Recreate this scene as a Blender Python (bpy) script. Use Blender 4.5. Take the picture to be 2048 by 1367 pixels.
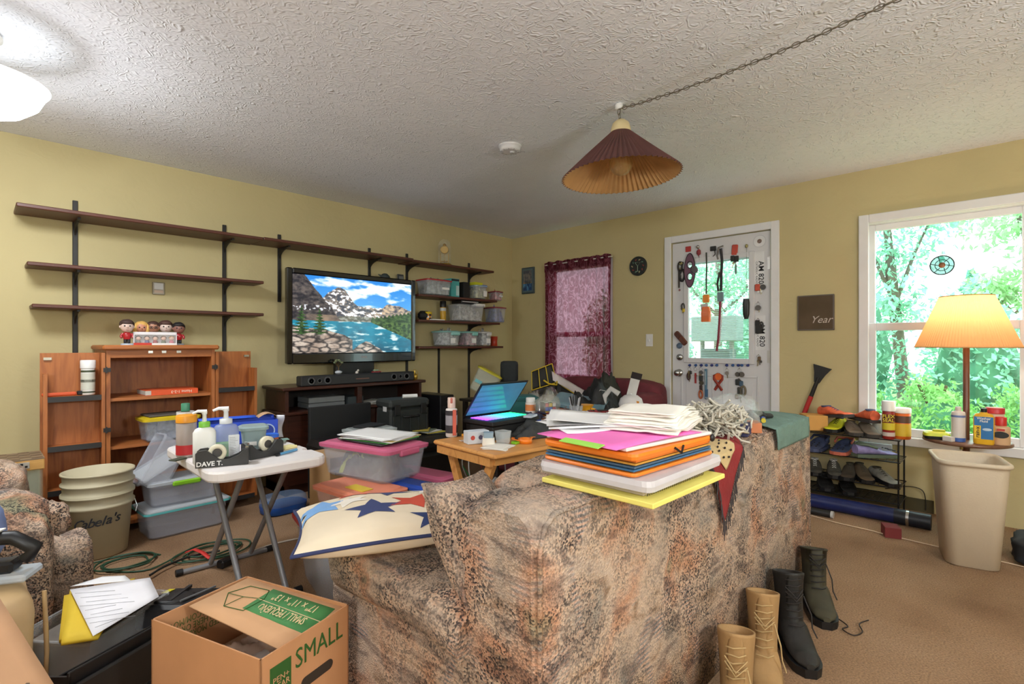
import bpy, bmesh, math, random
from mathutils import Vector, Matrix, Euler, noise
for o in list(bpy.data.objects): bpy.data.objects.remove(o, do_unlink=True)
SC = bpy.context.scene
COL = SC.collection
R_ = math.radians
# ---------------------------------------------------------------- camera
FPX, HZ, CAMH, YAW = 1034.0, 688.0, 1.12, R_(43.9)
XB, YA, ZC = 4.395, 4.23, 2.36          # right wall x, left wall y, ceiling z
cd = bpy.data.cameras.new('camera'); cam = bpy.data.objects.new('camera', cd); COL.objects.link(cam)
cam.location = (0, 0, CAMH); cam.rotation_euler = (R_(90), 0, YAW - R_(90))
cd.sensor_width = 36; cd.lens = 36 * FPX / 2048; cd.shift_y = (HZ - 683.5) / 2048; cd.clip_start = .05
SC.camera = cam
# ---------------------------------------------------------------- world: bright overcast sky
W = bpy.data.worlds.new('sky'); SC.world = W; W.use_nodes = True
nt = W.node_tree; bg = nt.nodes['Background']
bg.inputs[0].default_value = (.93, .98, 1.0, 1); bg.inputs[1].default_value = 4.0
# ---------------------------------------------------------------- exposure
vs = SC.view_settings
vs.view_transform = 'Standard'; vs.look = 'None'; vs.exposure = 0.58; vs.gamma = 1; vs.use_curve_mapping = False
CEIL_LIGHT_STRENGTH = 42.0      # frosted ceiling bowl
FILL_GLOBE_STRENGTH = 66.0           # two globe fill lamps added out of view behind the camera
SHADE_BULB_WATTS = 4.5          # floor lamp bulb

# ---------------------------------------------------------------- pixel -> place helpers
FW = (math.cos(YAW), math.sin(YAW)); RT = (math.sin(YAW), -math.cos(YAW))
def _d(px, py):
    t = (px - 1024) / FPX
    return FW[0] + t * RT[0], FW[1] + t * RT[1], (HZ - py) / FPX
def PZ(px, py, z=0.0):
    d = _d(px, py); k = (z - CAMH) / d[2]; return Vector((d[0] * k, d[1] * k, z))
def PX(px, py, x):
    d = _d(px, py); k = x / d[0]; return Vector((x, d[1] * k, CAMH + d[2] * k))
def PY(px, py, y):
    d = _d(px, py); k = y / d[1]; return Vector((d[0] * k, y, CAMH + d[2] * k))
def PD(px, py, k):
    d = _d(px, py); return Vector((d[0] * k, d[1] * k, CAMH + d[2] * k))

# ---------------------------------------------------------------- materials
def lin(c):
    if isinstance(c, str): c = tuple(int(c[i:i + 2], 16) for i in (0, 2, 4))
    o = []
    for v in c[:3]:
        v /= 255.0
        o.append(v / 12.92 if v <= .04045 else ((v + .055) / 1.055) ** 2.4)
    return (*o, 1.0)
MATS = {}
def N(nt, t, **kw):
    n = nt.nodes.new(t)
    for k, v in kw.items():
        if k in n.inputs: n.inputs[k].default_value = v
        else: setattr(n, k, v)
    return n
def L(nt, a, b): nt.links.new(a, b)
def new_mat(name):
    m = bpy.data.materials.new(name); m.use_nodes = True
    return m, m.node_tree, m.node_tree.nodes['Principled BSDF']
def coords(nt, scale=(1, 1, 1), kind='Object', rot=(0, 0, 0)):
    tc = N(nt, 'ShaderNodeTexCoord'); mp = N(nt, 'ShaderNodeMapping')
    mp.inputs['Scale'].default_value = scale; mp.inputs['Rotation'].default_value = rot
    L(nt, tc.outputs[kind], mp.inputs[0]); return mp.outputs[0]
def ramp(nt, fac, stops):
    r = N(nt, 'ShaderNodeValToRGB'); e = r.color_ramp.elements
    while len(e) < len(stops): e.new(.5)
    for el, (p, c) in zip(e, stops): el.position = p; el.color = lin(c)
    L(nt, fac, r.inputs[0]); return r.outputs[0]
def bump(nt, fac, strength, dist=.01):
    b = N(nt, 'ShaderNodeBump'); b.inputs['Strength'].default_value = strength; b.inputs['Distance'].default_value = dist
    L(nt, fac, b.inputs['Height']); return b.outputs[0]
def mat(col, rough=.55, metal=0, var=.1, scale=9, bmp=0, bscale=60, alpha=1, emit=0, trans=0, coat=0, sheen=0):
    key = (str(col), rough, metal, var, scale, bmp, bscale, alpha, emit, trans, coat, sheen)
    if key in MATS: return MATS[key]
    m, nt, b = new_mat('m_%d' % len(MATS)); MATS[key] = m
    v = coords(nt)
    n = N(nt, 'ShaderNodeTexNoise'); n.inputs['Scale'].default_value = scale; n.inputs['Detail'].default_value = 4
    L(nt, v, n.inputs[0])
    c = lin(col)
    r = N(nt, 'ShaderNodeValToRGB'); e = r.color_ramp.elements
    e[0].position = .3; e[1].position = .7
    e[0].color = (*[x * (1 - var) for x in c[:3]], 1); e[1].color = (*[min(1, x * (1 + var)) for x in c[:3]], 1)
    L(nt, n.outputs[0], r.inputs[0]); L(nt, r.outputs[0], b.inputs['Base Color'])
    b.inputs['Roughness'].default_value = rough; b.inputs['Metallic'].default_value = metal
    b.inputs['Alpha'].default_value = alpha; b.inputs['Coat Weight'].default_value = coat
    b.inputs['Transmission Weight'].default_value = trans
    if trans: b.inputs['IOR'].default_value = 1.3
    if sheen: b.inputs['Sheen Weight'].default_value = sheen
    if emit: L(nt, r.outputs[0], b.inputs['Emission Color']); b.inputs['Emission Strength'].default_value = emit
    if bmp:
        n2 = N(nt, 'ShaderNodeTexNoise'); n2.inputs['Scale'].default_value = bscale; n2.inputs['Detail'].default_value = 3
        L(nt, v, n2.inputs[0]); L(nt, bump(nt, n2.outputs[0], bmp), b.inputs['Normal'])
    return m
def wood(c1, c2, c3=None, axis='X', scale=6.0, rough=.5, bmp=.05):
    key = ('wood', c1, c2, c3, axis, scale, rough)
    if key in MATS: return MATS[key]
    m, nt, b = new_mat('wood_%d' % len(MATS)); MATS[key] = m
    s = {'X': (.12, 1, 1), 'Y': (1, .12, 1), 'Z': (1, 1, .12)}[axis]
    v = coords(nt, s)
    n = N(nt, 'ShaderNodeTexNoise'); n.inputs['Scale'].default_value = scale * 4; n.inputs['Detail'].default_value = 6; n.inputs['Distortion'].default_value = 1.2
    L(nt, v, n.inputs[0])
    st = [(.25, c1), (.5, c2), (.75, c3 or c1)]
    L(nt, ramp(nt, n.outputs[0], st), b.inputs['Base Color']); b.inputs['Roughness'].default_value = rough
    L(nt, bump(nt, n.outputs[0], bmp, .004), b.inputs['Normal'])
    return m
def clear(col=(225, 230, 236), a=.3, rough=.25):
    return mat(tuple(min(255, int(k * 1.06)) for k in col), rough=rough, alpha=a * .62 if a < .55 else a, var=.05, scale=4)

# ---------------------------------------------------------------- mesh builder
class MB:
    def __init__(s, M=None): s.v = []; s.f = []; s.mi = []; s.sm = []; s.M = M or Matrix(); s.cols = None
    def add(s, vs, fs, mi=0, smooth=False, M=None):
        A = s.M @ M if M is not None else s.M; b = len(s.v)
        s.v += [tuple(A @ Vector(p)) for p in vs]
        for f in fs: s.f.append(tuple(i + b for i in f)); s.mi.append(mi); s.sm.append(smooth)
        return s
    def box(s, c, d, r=(0, 0, 0), bev=0, mi=0):
        M = Matrix.Translation(c) @ Euler(r).to_matrix().to_4x4()
        x, y, z = (k / 2 for k in d)
        if bev:
            w = min(bev, x * .98, y * .98, z * .98); vs = []
            for sx in (-1, 1):
                for sy in (-1, 1):
                    for sz in (-1, 1):
                        vs += [(sx * x, sy * (y - w), sz * (z - w)), (sx * (x - w), sy * y, sz * (z - w)), (sx * (x - w), sy * (y - w), sz * z)]
            bm = bmesh.new()
            for p in vs: bm.verts.new(p)
            r_ = bmesh.ops.convex_hull(bm, input=bm.verts)
            bm.verts.index_update()
            bmesh.ops.dissolve_limit(bm, angle_limit=.01, verts=bm.verts, edges=bm.edges)
            bm.verts.index_update()
            vv = [v.co.copy() for v in bm.verts]; ff = [[v.index for v in f.verts] for f in bm.faces]; bm.free()
            return s.add(vv, ff, mi, False, M)
        vs = [(-x, -y, -z), (x, -y, -z), (x, y, -z), (-x, y, -z), (-x, -y, z), (x, -y, z), (x, y, z), (-x, y, z)]
        return s.add(vs, [(0, 3, 2, 1), (4, 5, 6, 7), (0, 1, 5, 4), (1, 2, 6, 5), (2, 3, 7, 6), (3, 0, 4, 7)], mi, False, M)
    def bb(s, a, b, bev=0, mi=0):
        return s.box([(p + q) / 2 for p, q in zip(a, b)], [abs(q - p) for p, q in zip(a, b)], bev=bev, mi=mi)
    def loft(s, loops, mi=0, cap0=True, cap1=True, closed=True, smooth=True, M=None):
        n = len(loops[0]); vs = [p for l in loops for p in l]; fs = []
        m = n if closed else n - 1
        for i in range(len(loops) - 1):
            for j in range(m):
                k = (j + 1) % n
                fs.append((i * n + j, i * n + k, (i + 1) * n + k, (i + 1) * n + j))
        s.add(vs, fs, mi, smooth, M)
        if cap0: s.add(loops[0], [tuple(range(n))[::-1]], mi, False, M)
        if cap1: s.add(loops[-1], [tuple(range(n))], mi, False, M)
        return s
    def lathe(s, prof, n=24, c=(0, 0, 0), mi=0, cap0=True, cap1=True, M=None, smooth=True, sx=1, sy=1):
        T = Matrix.Translation(c); T = (M @ T) if M is not None else T
        loops = [[(r * sx * math.cos(2 * math.pi * k / n), r * sy * math.sin(2 * math.pi * k / n), z) for k in range(n)] for r, z in prof]
        return s.loft(loops, mi, cap0, cap1, True, smooth, T)
    def cyl(s, a, b, r, r2=None, n=16, mi=0, smooth=True):
        a, b = Vector(a), Vector(b); d = b - a
        M = Matrix.Translation(a) @ d.to_track_quat('Z', 'Y').to_matrix().to_4x4()
        return s.lathe([(r, 0), (r if r2 is None else r2, d.length)], n, mi=mi, M=M, smooth=smooth)
    def rr(s, rings, n=4, c=(0, 0), mi=0, cap0=True, cap1=True, M=None, smooth=False):
        # rings: (w, d, corner radius, z)
        loops = []
        for w, d, r, z in rings:
            r = min(r, w / 2 - 1e-5, d / 2 - 1e-5); l = []
            for cx, cy, a0 in ((w / 2 - r, d / 2 - r, 0), (-w / 2 + r, d / 2 - r, 90), (-w / 2 + r, -d / 2 + r, 180), (w / 2 - r, -d / 2 + r, 270)):
                for k in range(n + 1):
                    a = R_(a0 + 90 * k / n); l.append((c[0] + cx + r * math.cos(a), c[1] + cy + r * math.sin(a), z))
            loops.append(l)
        return s.loft(loops, mi, cap0, cap1, True, smooth, M)
    def tube(s, pts, r, n=8, closed=False, mi=0, caps=True, flat=1.0, up=None):
        pts = [Vector(p) for p in pts]; m = len(pts); loops = []; prev = None
        for i, p in enumerate(pts):
            if closed: t = pts[(i + 1) % m] - pts[i - 1]
            else: t = pts[min(i + 1, m - 1)] - pts[max(i - 1, 0)]
            t.normalize()
            if prev is None:
                u = Vector(up) if up else (Vector((0, 0, 1)) if abs(t.z) < .9 else Vector((1, 0, 0)))
            else: u = prev
            u = (u - t * u.dot(t)).normalized(); w = t.cross(u); prev = u
            rr = r[i] if isinstance(r, (list, tuple)) else r
            loops.append([p + u * (rr * flat * math.cos(2 * math.pi * k / n)) + w * (rr * math.sin(2 * math.pi * k / n)) for k in range(n)])
        if closed: loops.append(loops[0]); caps = False
        return s.loft(loops, mi, caps, caps, True, True)
    def ball(s, c, r, n=16, m=10, mi=0, jit=0, freq=3, seed=0, M=None):
        r = (r, r, r) if not isinstance(r, (tuple, list)) else r; loops = []
        for i in range(1, m):
            a = math.pi * i / m; l = []
            for k in range(n):
                b = 2 * math.pi * k / n
                d = Vector((math.sin(a) * math.cos(b), math.sin(a) * math.sin(b), -math.cos(a)))
                q = 1 + (jit * noise.noise(d * freq + Vector((seed, seed * 2, 0))) if jit else 0)
                l.append((c[0] + d.x * r[0] * q, c[1] + d.y * r[1] * q, c[2] + d.z * r[2] * q))
            loops.append(l)
        nn = len(loops[0])
        s.loft(loops, mi, False, False, True, True, M)
        for l, z, rev in ((loops[0], -1, True), (loops[-1], 1, False)):
            vs = list(l) + [(c[0], c[1], c[2] + z * r[2])]
            fs = [((k + 1) % nn, k, nn) if rev else (k, (k + 1) % nn, nn) for k in range(nn)]
            s.add(vs, fs, mi, True, M)
        return s
    def prism(s, poly, z0, z1, M=None, mi=0):
        n = len(poly); vs = [(x, y, z0) for x, y in poly] + [(x, y, z1) for x, y in poly]
        fs = [tuple(range(n))[::-1], tuple(range(n, 2 * n))] + [(i, (i + 1) % n, n + (i + 1) % n, n + i) for i in range(n)]
        return s.add(vs, fs, mi, False, M)
    def sheet(s, fn, nu, nv, th=0, mi=0, smooth=True):
        # fn(u,v) -> point; optional thickness downwards along the local normal
        g = [[Vector(fn(i / nu, j / nv)) for i in range(nu + 1)] for j in range(nv + 1)]
        vs = [p for r in g for p in r]; w = nu + 1
        fs = [(j * w + i, j * w + i + 1, (j + 1) * w + i + 1, (j + 1) * w + i) for j in range(nv) for i in range(nu)]
        if th:
            lo = []
            for j in range(nv + 1):
                for i in range(nu + 1):
                    a = g[j][min(i + 1, nu)] - g[j][max(i - 1, 0)]; b = g[min(j + 1, nv)][i] - g[max(j - 1, 0)][i]
                    nn = a.cross(b)
                    nn = nn.normalized() if nn.length > 1e-9 else Vector((0, 0, 1))
                    lo.append(g[j][i] - nn * th)
            o = len(vs); vs += lo
            fs += [tuple(k + o for k in f[::-1]) for f in list(fs)]
            ring = [i for i in range(w)] + [j * w + nu for j in range(1, nv + 1)] + [nv * w + i for i in range(nu - 1, -1, -1)] + [j * w for j in range(nv - 1, 0, -1)]
            for a, b in zip(ring, ring[1:] + ring[:1]): fs.append((b, a, a + o, b + o))
        return s.add(vs, fs, mi, smooth)
    def put(s, name, mats, parent=None, autosmooth=True):
        me = bpy.data.meshes.new(name); me.from_pydata(s.v, [], s.f)
        for m in (mats if isinstance(mats, (list, tuple)) else [mats]): me.materials.append(m)
        me.polygons.foreach_set('material_index', s.mi); me.polygons.foreach_set('use_smooth', s.sm)
        if s.cols is not None:
            ca = me.color_attributes.new('Col', 'BYTE_COLOR', 'CORNER')
            for p in me.polygons:
                c = s.cols[p.index]
                for li in p.loop_indices: ca.data[li].color_srgb = c
        me.update()
        o = bpy.data.objects.new(name, me); COL.objects.link(o)
        if parent is not None: o.parent = parent
        return o
def tag(o, label, cat, group=None):
    o['label'] = label; o['category'] = cat
    if group: o['group'] = group
    return o
def thing(name, label, cat, loc=(0, 0, 0), rz=0, group=None, rot=None):
    o = bpy.data.objects.new(name, None); COL.objects.link(o)
    o.empty_display_size = .05
    o.location = loc; o.rotation_euler = rot if rot else (0, 0, R_(rz)); return tag(o, label, cat, group)
def one(mb, name, mats, label, cat, loc=(0, 0, 0), rz=0, group=None, rot=None):
    o = mb.put(name, mats); o.location = loc; o.rotation_euler = rot if rot else (0, 0, R_(rz)); return tag(o, label, cat, group)
def struct(mb, name, mats, parent=None):
    o = mb.put(name, mats, parent)
    if parent is None: o['kind'] = 'structure'
    return o
def share(src, name, parent, loc=(0, 0, 0), rot=(0, 0, 0), scale=(1, 1, 1)):
    o = bpy.data.objects.new(name, src.data); COL.objects.link(o); o.parent = parent
    o.location = loc; o.rotation_euler = rot; o.scale = scale; return o
def dup(root, loc, rz=None, label=None, rot=None, scale=None):
    r = root.copy(); COL.objects.link(r); r.location = loc
    if rz is not None: r.rotation_euler = (0, 0, R_(rz))
    if rot: r.rotation_euler = rot
    if scale: r.scale = scale
    if label: r['label'] = label
    for ch in list(root.children):
        c = ch.copy(); COL.objects.link(c); c.parent = r
        for g in ch.children:
            d = g.copy(); COL.objects.link(d); d.parent = c
    return r
def text(body, size, mats, parent, loc, rot, name='lettering', align='CENTER', ext=.0006, shear=0, sx=1.0, bold=0):
    cu = bpy.data.curves.new('t', 'FONT'); cu.body = body; cu.size = size; cu.align_x = align; cu.align_y = 'CENTER'
    cu.extrude = ext; cu.shear = shear; cu.resolution_u = 2; cu.offset = bold; cu.space_line = .85
    t = bpy.data.objects.new('t', cu); COL.objects.link(t)
    dg = bpy.context.evaluated_depsgraph_get(); me = bpy.data.meshes.new_from_object(t.evaluated_get(dg))
    bpy.data.objects.remove(t, do_unlink=True)
    me.materials.clear(); me.materials.append(mats)
    o = bpy.data.objects.new(name, me); COL.objects.link(o); o.parent = parent
    o.location = loc; o.rotation_euler = [R_(a) for a in rot]; o.scale = (sx, 1, 1); return o
RND = random.Random(7)
def nz(x, y=0, z=0): return noise.noise(Vector((x, y, z)))
def shell(w, d, h, taper=.9, r=.03, t=.004, z0=0):
    # open tub with real wall thickness; outer up, inner down
    a, b = w * taper, d * taper
    return [(a - .02, b - .02, r, z0), (a, b, r, z0 + .01), (w, d, r, z0 + h), (w - 2 * t, d - 2 * t, r, z0 + h), (a - 2 * t, b - 2 * t, r, z0 + .01 + t)]
BLACK = mat((22, 22, 24), rough=.45); WHITE = mat((232, 232, 230), rough=.5, var=.03); PAPER = mat((238, 238, 236), rough=.8, var=.02)
CHROME = mat((190, 190, 190), rough=.25, metal=1, var=.02); INK = mat((40, 40, 44), rough=.7, var=.02); GREYINK = mat((150, 150, 152), rough=.8)
# ================================================================ ROOM SHELL
def plaster(name, c, b_str, sc, ridged=False, var=.06):
    m, nt, b = new_mat(name); v = coords(nt)
    n = N(nt, 'ShaderNodeTexNoise'); n.inputs['Scale'].default_value = 1.3; n.inputs['Detail'].default_value = 3; L(nt, v, n.inputs[0])
    cc = lin(c); r = N(nt, 'ShaderNodeValToRGB'); e = r.color_ramp.elements; e[0].position = .35; e[1].position = .65
    e[0].color = (*[x * (1 - var) for x in cc[:3]], 1); e[1].color = (*[min(1, x * (1 + var)) for x in cc[:3]], 1)
    L(nt, n.outputs[0], r.inputs[0]); L(nt, r.outputs[0], b.inputs['Base Color']); b.inputs['Roughness'].default_value = .8
    w = N(nt, 'ShaderNodeTexNoise'); w.inputs['Scale'].default_value = sc * .45; w.inputs['Detail'].default_value = 1; L(nt, v, w.inputs[0])
    mx = N(nt, 'ShaderNodeMixRGB'); mx.blend_type = 'ADD'; mx.inputs[0].default_value = .22
    L(nt, v, mx.inputs[1]); L(nt, w.outputs['Color'], mx.inputs[2])
    k = N(nt, 'ShaderNodeTexNoise'); k.inputs['Scale'].default_value = sc; k.inputs['Detail'].default_value = 2.5
    if ridged: k.noise_type = 'RIDGED_MULTIFRACTAL'
    L(nt, mx.outputs[0], k.inputs[0])
    L(nt, bump(nt, k.outputs[0], b_str, .012), b.inputs['Normal'])
    return m
M_WALL = plaster('wall_plaster', (196, 182, 136), .28, 14, False, .05)
M_CEIL = plaster('ceiling_texture', (240, 243, 250), .7, 34, True, .03)
def carpet():
    m, nt, b = new_mat('carpet'); v = coords(nt)
    n = N(nt, 'ShaderNodeTexNoise'); n.inputs['Scale'].default_value = 2.2; n.inputs['Detail'].default_value = 5; L(nt, v, n.inputs[0])
    f = N(nt, 'ShaderNodeTexNoise'); f.inputs['Scale'].default_value = 150; f.inputs['Detail'].default_value = 2; L(nt, v, f.inputs[0])
    c1 = ramp(nt, n.outputs[0], [(.3, (148, 112, 80)), (.5, (172, 136, 102)), (.7, (182, 147, 114))])
    c2 = ramp(nt, f.outputs[0], [(.3, (140, 140, 140)), (.7, (255, 255, 255))])
    mx = N(nt, 'ShaderNodeMixRGB'); mx.blend_type = 'MULTIPLY'; mx.inputs[0].default_value = .6; L(nt, c1, mx.inputs[1]); L(nt, c2, mx.inputs[2])
    L(nt, mx.outputs[0], b.inputs['Base Color']); b.inputs['Roughness'].default_value = .95
    L(nt, bump(nt, f.outputs[0], .5, .01), b.inputs['Normal']); return m
M_TRIM = mat((226, 226, 228), rough=.45, var=.03)
X0, Y0 = -2.7, -2.3
struct(MB().bb((X0, Y0, -.1), (XB + .12, YA + .12, 0)), 'floor', carpet())
struct(MB().bb((X0, Y0, ZC), (XB + .12, YA + .12, ZC + .1)), 'ceiling', M_CEIL)
struct(MB().bb((X0, YA, 0), (XB + .12, YA + .12, ZC)), 'wall_left', M_WALL)
struct(MB().bb((X0 - .12, Y0, 0), (X0, YA + .12, ZC)), 'wall_rear', M_WALL)
struct(MB().bb((X0 - .12, Y0 - .12, 0), (XB + .12, Y0, ZC)), 'wall_near', M_WALL)
WIN = (-.13, .765, .46, 2.0); CUR = (2.84, 3.67, .72, 1.985); DOO = (1.365, 2.215, 0, 2.035)
m = MB(); y = Y0
for (a, b_, z0, z1) in (WIN, DOO, CUR):
    m.bb((XB, y, 0), (XB + .12, a, ZC)); m.bb((XB, a, z1), (XB + .12, b_, ZC))
    if z0 > 0: m.bb((XB, a, 0), (XB + .12, b_, z0))
    y = b_
m.bb((XB, y, 0), (XB + .12, YA, ZC))
struct(m, 'wall_right', M_WALL)
# dark mottled strip of baseboard behind the shoe rack
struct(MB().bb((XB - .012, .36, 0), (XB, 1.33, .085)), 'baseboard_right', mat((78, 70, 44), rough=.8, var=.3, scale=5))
struct(MB().bb((X0, YA - .012, 0), (XB, YA, .08)), 'baseboard_left', mat((120, 100, 62), rough=.7, var=.15))

# ---------------------------------------------------------------- big window (double hung)
GLASS = None
def glass_mat(name, col, a):
    m, nt, b = new_mat(name); out = nt.nodes['Material Output']
    t = N(nt, 'ShaderNodeBsdfTransparent'); g = N(nt, 'ShaderNodeBsdfGlossy'); g.inputs['Roughness'].default_value = .03
    t.inputs[0].default_value = col; mx = N(nt, 'ShaderNodeMixShader'); mx.inputs[0].default_value = a
    L(nt, t.outputs[0], mx.inputs[1]); L(nt, g.outputs[0], mx.inputs[2]); L(nt, mx.outputs[0], out.inputs[0]); return m
GLASS = glass_mat('pane_glass', (.86, .97, .95, 1), .06)
w1 = bpy.data.objects.new('window_1', None); COL.objects.link(w1); w1['kind'] = 'structure'; w1['label'] = 'white double hung window behind the floor lamp'
ya, yb, za, zb = WIN
def ring(m, x0, x1, ya, yb, za, zb, t, tb=None):
    tb = tb or t
    m.bb((x0, ya, za), (x1, ya + t, zb), .004); m.bb((x0, yb - t, za), (x1, yb, zb), .004)
    m.bb((x0, ya + t, zb - t), (x1, yb - t, zb), .004); m.bb((x0, ya + t, za), (x1, yb - t, za + tb), .004); return m
ring(MB(), XB - .022, XB + .0, ya - .035, yb + .012, za - .03, zb + .035, .06).put('window_casing', M_TRIM, w1)
ring(MB(), XB, XB + .11, ya, yb, za, zb, .03).put('window_frame', M_TRIM, w1)
zm = 1.245
us = ring(MB(), XB + .055, XB + .085, ya + .03, yb - .03, zm - .02, zb - .03, .045).put('upper_sash', M_TRIM, w1)
MB().bb((XB + .068, ya + .07, zm + .02), (XB + .072, yb - .07, zb - .07)).put('pane', GLASS, us)
ls = ring(MB(), XB + .015, XB + .045, ya + .03, yb - .03, za + .03, zm + .025, .055).put('lower_sash', M_TRIM, w1)
MB().bb((XB + .028, ya + .08, za + .08), (XB + .032, yb - .08, zm - .025)).put('pane', GLASS, ls)
MB().box((XB + .012, .3, zm + .02), (.02, .05, .012), bev=.003).put('sash_lock', mat((205, 205, 205), .4), w1)
# green stained glass roundel hung on the upper pane
pc = PX(1884, 530, XB + .03)
T = thing('suncatcher', 'round teal stained glass suncatcher hanging against window glass', 'suncatcher', pc)
m = MB()
def circ(r, n=28, y0=0, z0=0, x=0, sz=1): return [(x, y0 + r * math.cos(2 * math.pi * k / n), z0 + sz * r * math.sin(2 * math.pi * k / n)) for k in range(n)]
m.tube(circ(.062), .004, 6, True)
for k in range(6):
    a = k * math.pi / 3; m.tube([(0, .02 * math.cos(a), .02 * math.sin(a)), (0, .062 * math.cos(a + .2), .062 * math.sin(a + .2))], .0025, 5)
m.tube(circ(.036), .0025, 5, True); m.put('leading', mat((24, 40, 40), .5), T)
MB().lathe([(.06, -.0015), (.06, .0015)], 28, M=Matrix.Rotation(R_(90), 4, 'Y')).put('glass_disc', mat((70, 190, 180), .2, alpha=.65), T)
MB().ball((-.004, 0, 0), (.008, .018, .018)).put('centre_boss', mat((120, 80, 50), .4), T)
MB().tube([(0, 0, .062), (.01, 0, .11)], .0015, 5).put('hanging_loop', mat((160, 160, 160), .4), T)

# ---------------------------------------------------------------- curtained window
w2 = bpy.data.objects.new('window_2', None); COL.objects.link(w2); w2['kind'] = 'structure'
ya, yb, za, zb = CUR
ring(MB(), XB + .01, XB + .1, ya, yb, za, zb, .04).put('window_frame', M_TRIM, w2)
m = ring(MB(), XB + .03, XB + .06, ya + .04, yb - .04, za + .04, zb - .04, .035); m.bb((XB + .025, ya + .05, 1.2), (XB + .06, yb - .05, 1.25)); m.put('sash', M_TRIM, w2)
MB().bb((XB + .045, ya + .06, za + .06), (XB + .049, yb - .06, zb - .06)).put('pane', GLASS, w2)
def curtain_mat():
    m, nt, b = new_mat('burgundy_lace'); v = coords(nt, (1, 1, .6))
    k = N(nt, 'ShaderNodeTexNoise'); k.inputs['Scale'].default_value = 15; k.inputs['Detail'].default_value = 1; k.inputs['Distortion'].default_value = 2.0; L(nt, v, k.inputs[0])
    L(nt, ramp(nt, k.outputs[0], [(.42, (96, 26, 44)), (.5, (150, 78, 98)), (.56, (96, 26, 44))]), b.inputs['Base Color'])
    b.inputs['Roughness'].default_value = .8
    tr = N(nt, 'ShaderNodeBsdfTranslucent'); L(nt, ramp(nt, k.outputs[0], [(.40, (110, 22, 42)), (.5, (176, 116, 136)), (.60, (110, 22, 42))]), tr.inputs[0])
    tp = N(nt, 'ShaderNodeBsdfTransparent'); tp.inputs[0].default_value = (.5, .3, .36, 1)
    a = N(nt, 'ShaderNodeMixShader'); a.inputs[0].default_value = .42; c = N(nt, 'ShaderNodeMixShader'); c.inputs[0].default_value = .1
    out = nt.nodes['Material Output']; L(nt, b.outputs[0], a.inputs[1]); L(nt, tr.outputs[0], a.inputs[2]); L(nt, a.outputs[0], c.inputs[1]); L(nt, tp.outputs[0], c.inputs[2]); L(nt, c.outputs[0], out.inputs[0])
    return m
CT = thing('curtain', 'sheer burgundy lace curtain gathered on a rod over the far window', 'curtain', (XB - .045, (ya + yb) / 2, 0))
hw = (yb - ya) / 2 + .012; M_CURT = curtain_mat()
def cf(u, v):
    y_ = -hw + 2 * hw * u; f = .026 * math.sin(u * 50 + 3 * math.sin(u * 5)) + .006 * math.sin(u * 91)
    top = zb + .02 + .012 * abs(math.sin(u * 22))
    return (f * (.5 + .5 * (1 - v)) - .004, y_ * (1 - .02 * math.sin(v * 3.1)), .7 + (top - .7) * v)
MB().sheet(cf, 90, 12).put('panel', M_CURT, CT)
MB().sheet(lambda u, v: (cf(u, 1)[0] - .006, cf(u, 1)[1], cf(u, 1)[2] - .1 + .1 * v + .002), 90, 2).put('rod_pocket', M_CURT, CT)
MB().cyl((0, -hw - .01, zb), (0, hw + .01, zb), .006).put('rod', mat((215, 210, 205), .4), CT)

# ---------------------------------------------------------------- door
d1 = bpy.data.objects.new('door_1', None); COL.objects.link(d1); d1['kind'] = 'structure'; d1['label'] = 'white steel front door with blind glass, covered in hanging keys'
ya, yb, za, zb = DOO
t1 = struct(MB().bb((XB - .02, ya - .062, 0), (XB, ya + .0, zb + .06), .004).bb((XB - .02, yb, 0), (XB, yb + .062, zb + .06), .004).bb((XB - .02, ya, zb), (XB, yb, zb + .06), .004), 'trim_1', M_TRIM)
M_DOOR = mat((214, 213, 216), rough=.45, var=.03, scale=3)
XD = XB + .012
g0, g1, h0, h1 = 1.525, 2.07, .985, 1.85
m = MB(); ya += .012; yb -= .004; zb -= .006
m.bb((XD, ya, .01), (XD + .045, yb, h0)); m.bb((XD, ya, h1), (XD + .045, yb, zb)); m.bb((XD, ya, h0), (XD + .045, g0, h1)); m.bb((XD, g1, h0), (XD + .045, yb, h1))
m.put('slab', M_DOOR, d1)
ring(MB(), XD - .014, XD + .02, g0 - .03, g1 + .03, h0 - .03, h1 + .03, .045).put('glazing_frame', M_DOOR, d1)
for (p0, p1) in ((1.46, 1.76), (1.83, 2.13)):
    pn = ring(MB(), XD - .006, XD, p0, p1, .2, .86, .018).put('panel_moulding', M_DOOR, d1)
    MB().bb((XD - .004, p0 + .05, .25), (XD, p1 - .05, .81), .003).put('raised_panel', M_DOOR, d1)
MB().bb((XD + .03, g0, h0), (XD + .034, g1, h1)).put('pane', glass_mat('door_glass', (.9, .98, .97, 1), .05), d1)
m = MB()
for i in range(56): m.box((XD + .022, (g0 + g1) / 2, h0 + .02 + i * (h1 - h0 - .03) / 56), (.010, g1 - g0 - .03, .0012), (0, R_(14), 0))
bl = m.put('blind_slats', mat((228, 240, 238), .5, alpha=.8), d1); bl['kind'] = 'stuff'
MB().bb((XD + .018, g0, h1 - .025), (XD + .03, g1, h1)).bb((XD + .018, g0, h0), (XD + .03, g1, h0 + .015)).put('blind_rails', mat((190, 225, 220), .4), d1)
for hz in (1.77, 1.02, .28):
    h = MB().cyl((XD - .006, ya - .008, hz - .05), (XD - .006, ya - .008, hz + .05), .007).bb((XD - .003, ya - .008, hz - .05), (XD, ya + .022, hz + .05)).put('hinge', mat((200, 198, 194), .35, metal=.6), d1)
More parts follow.
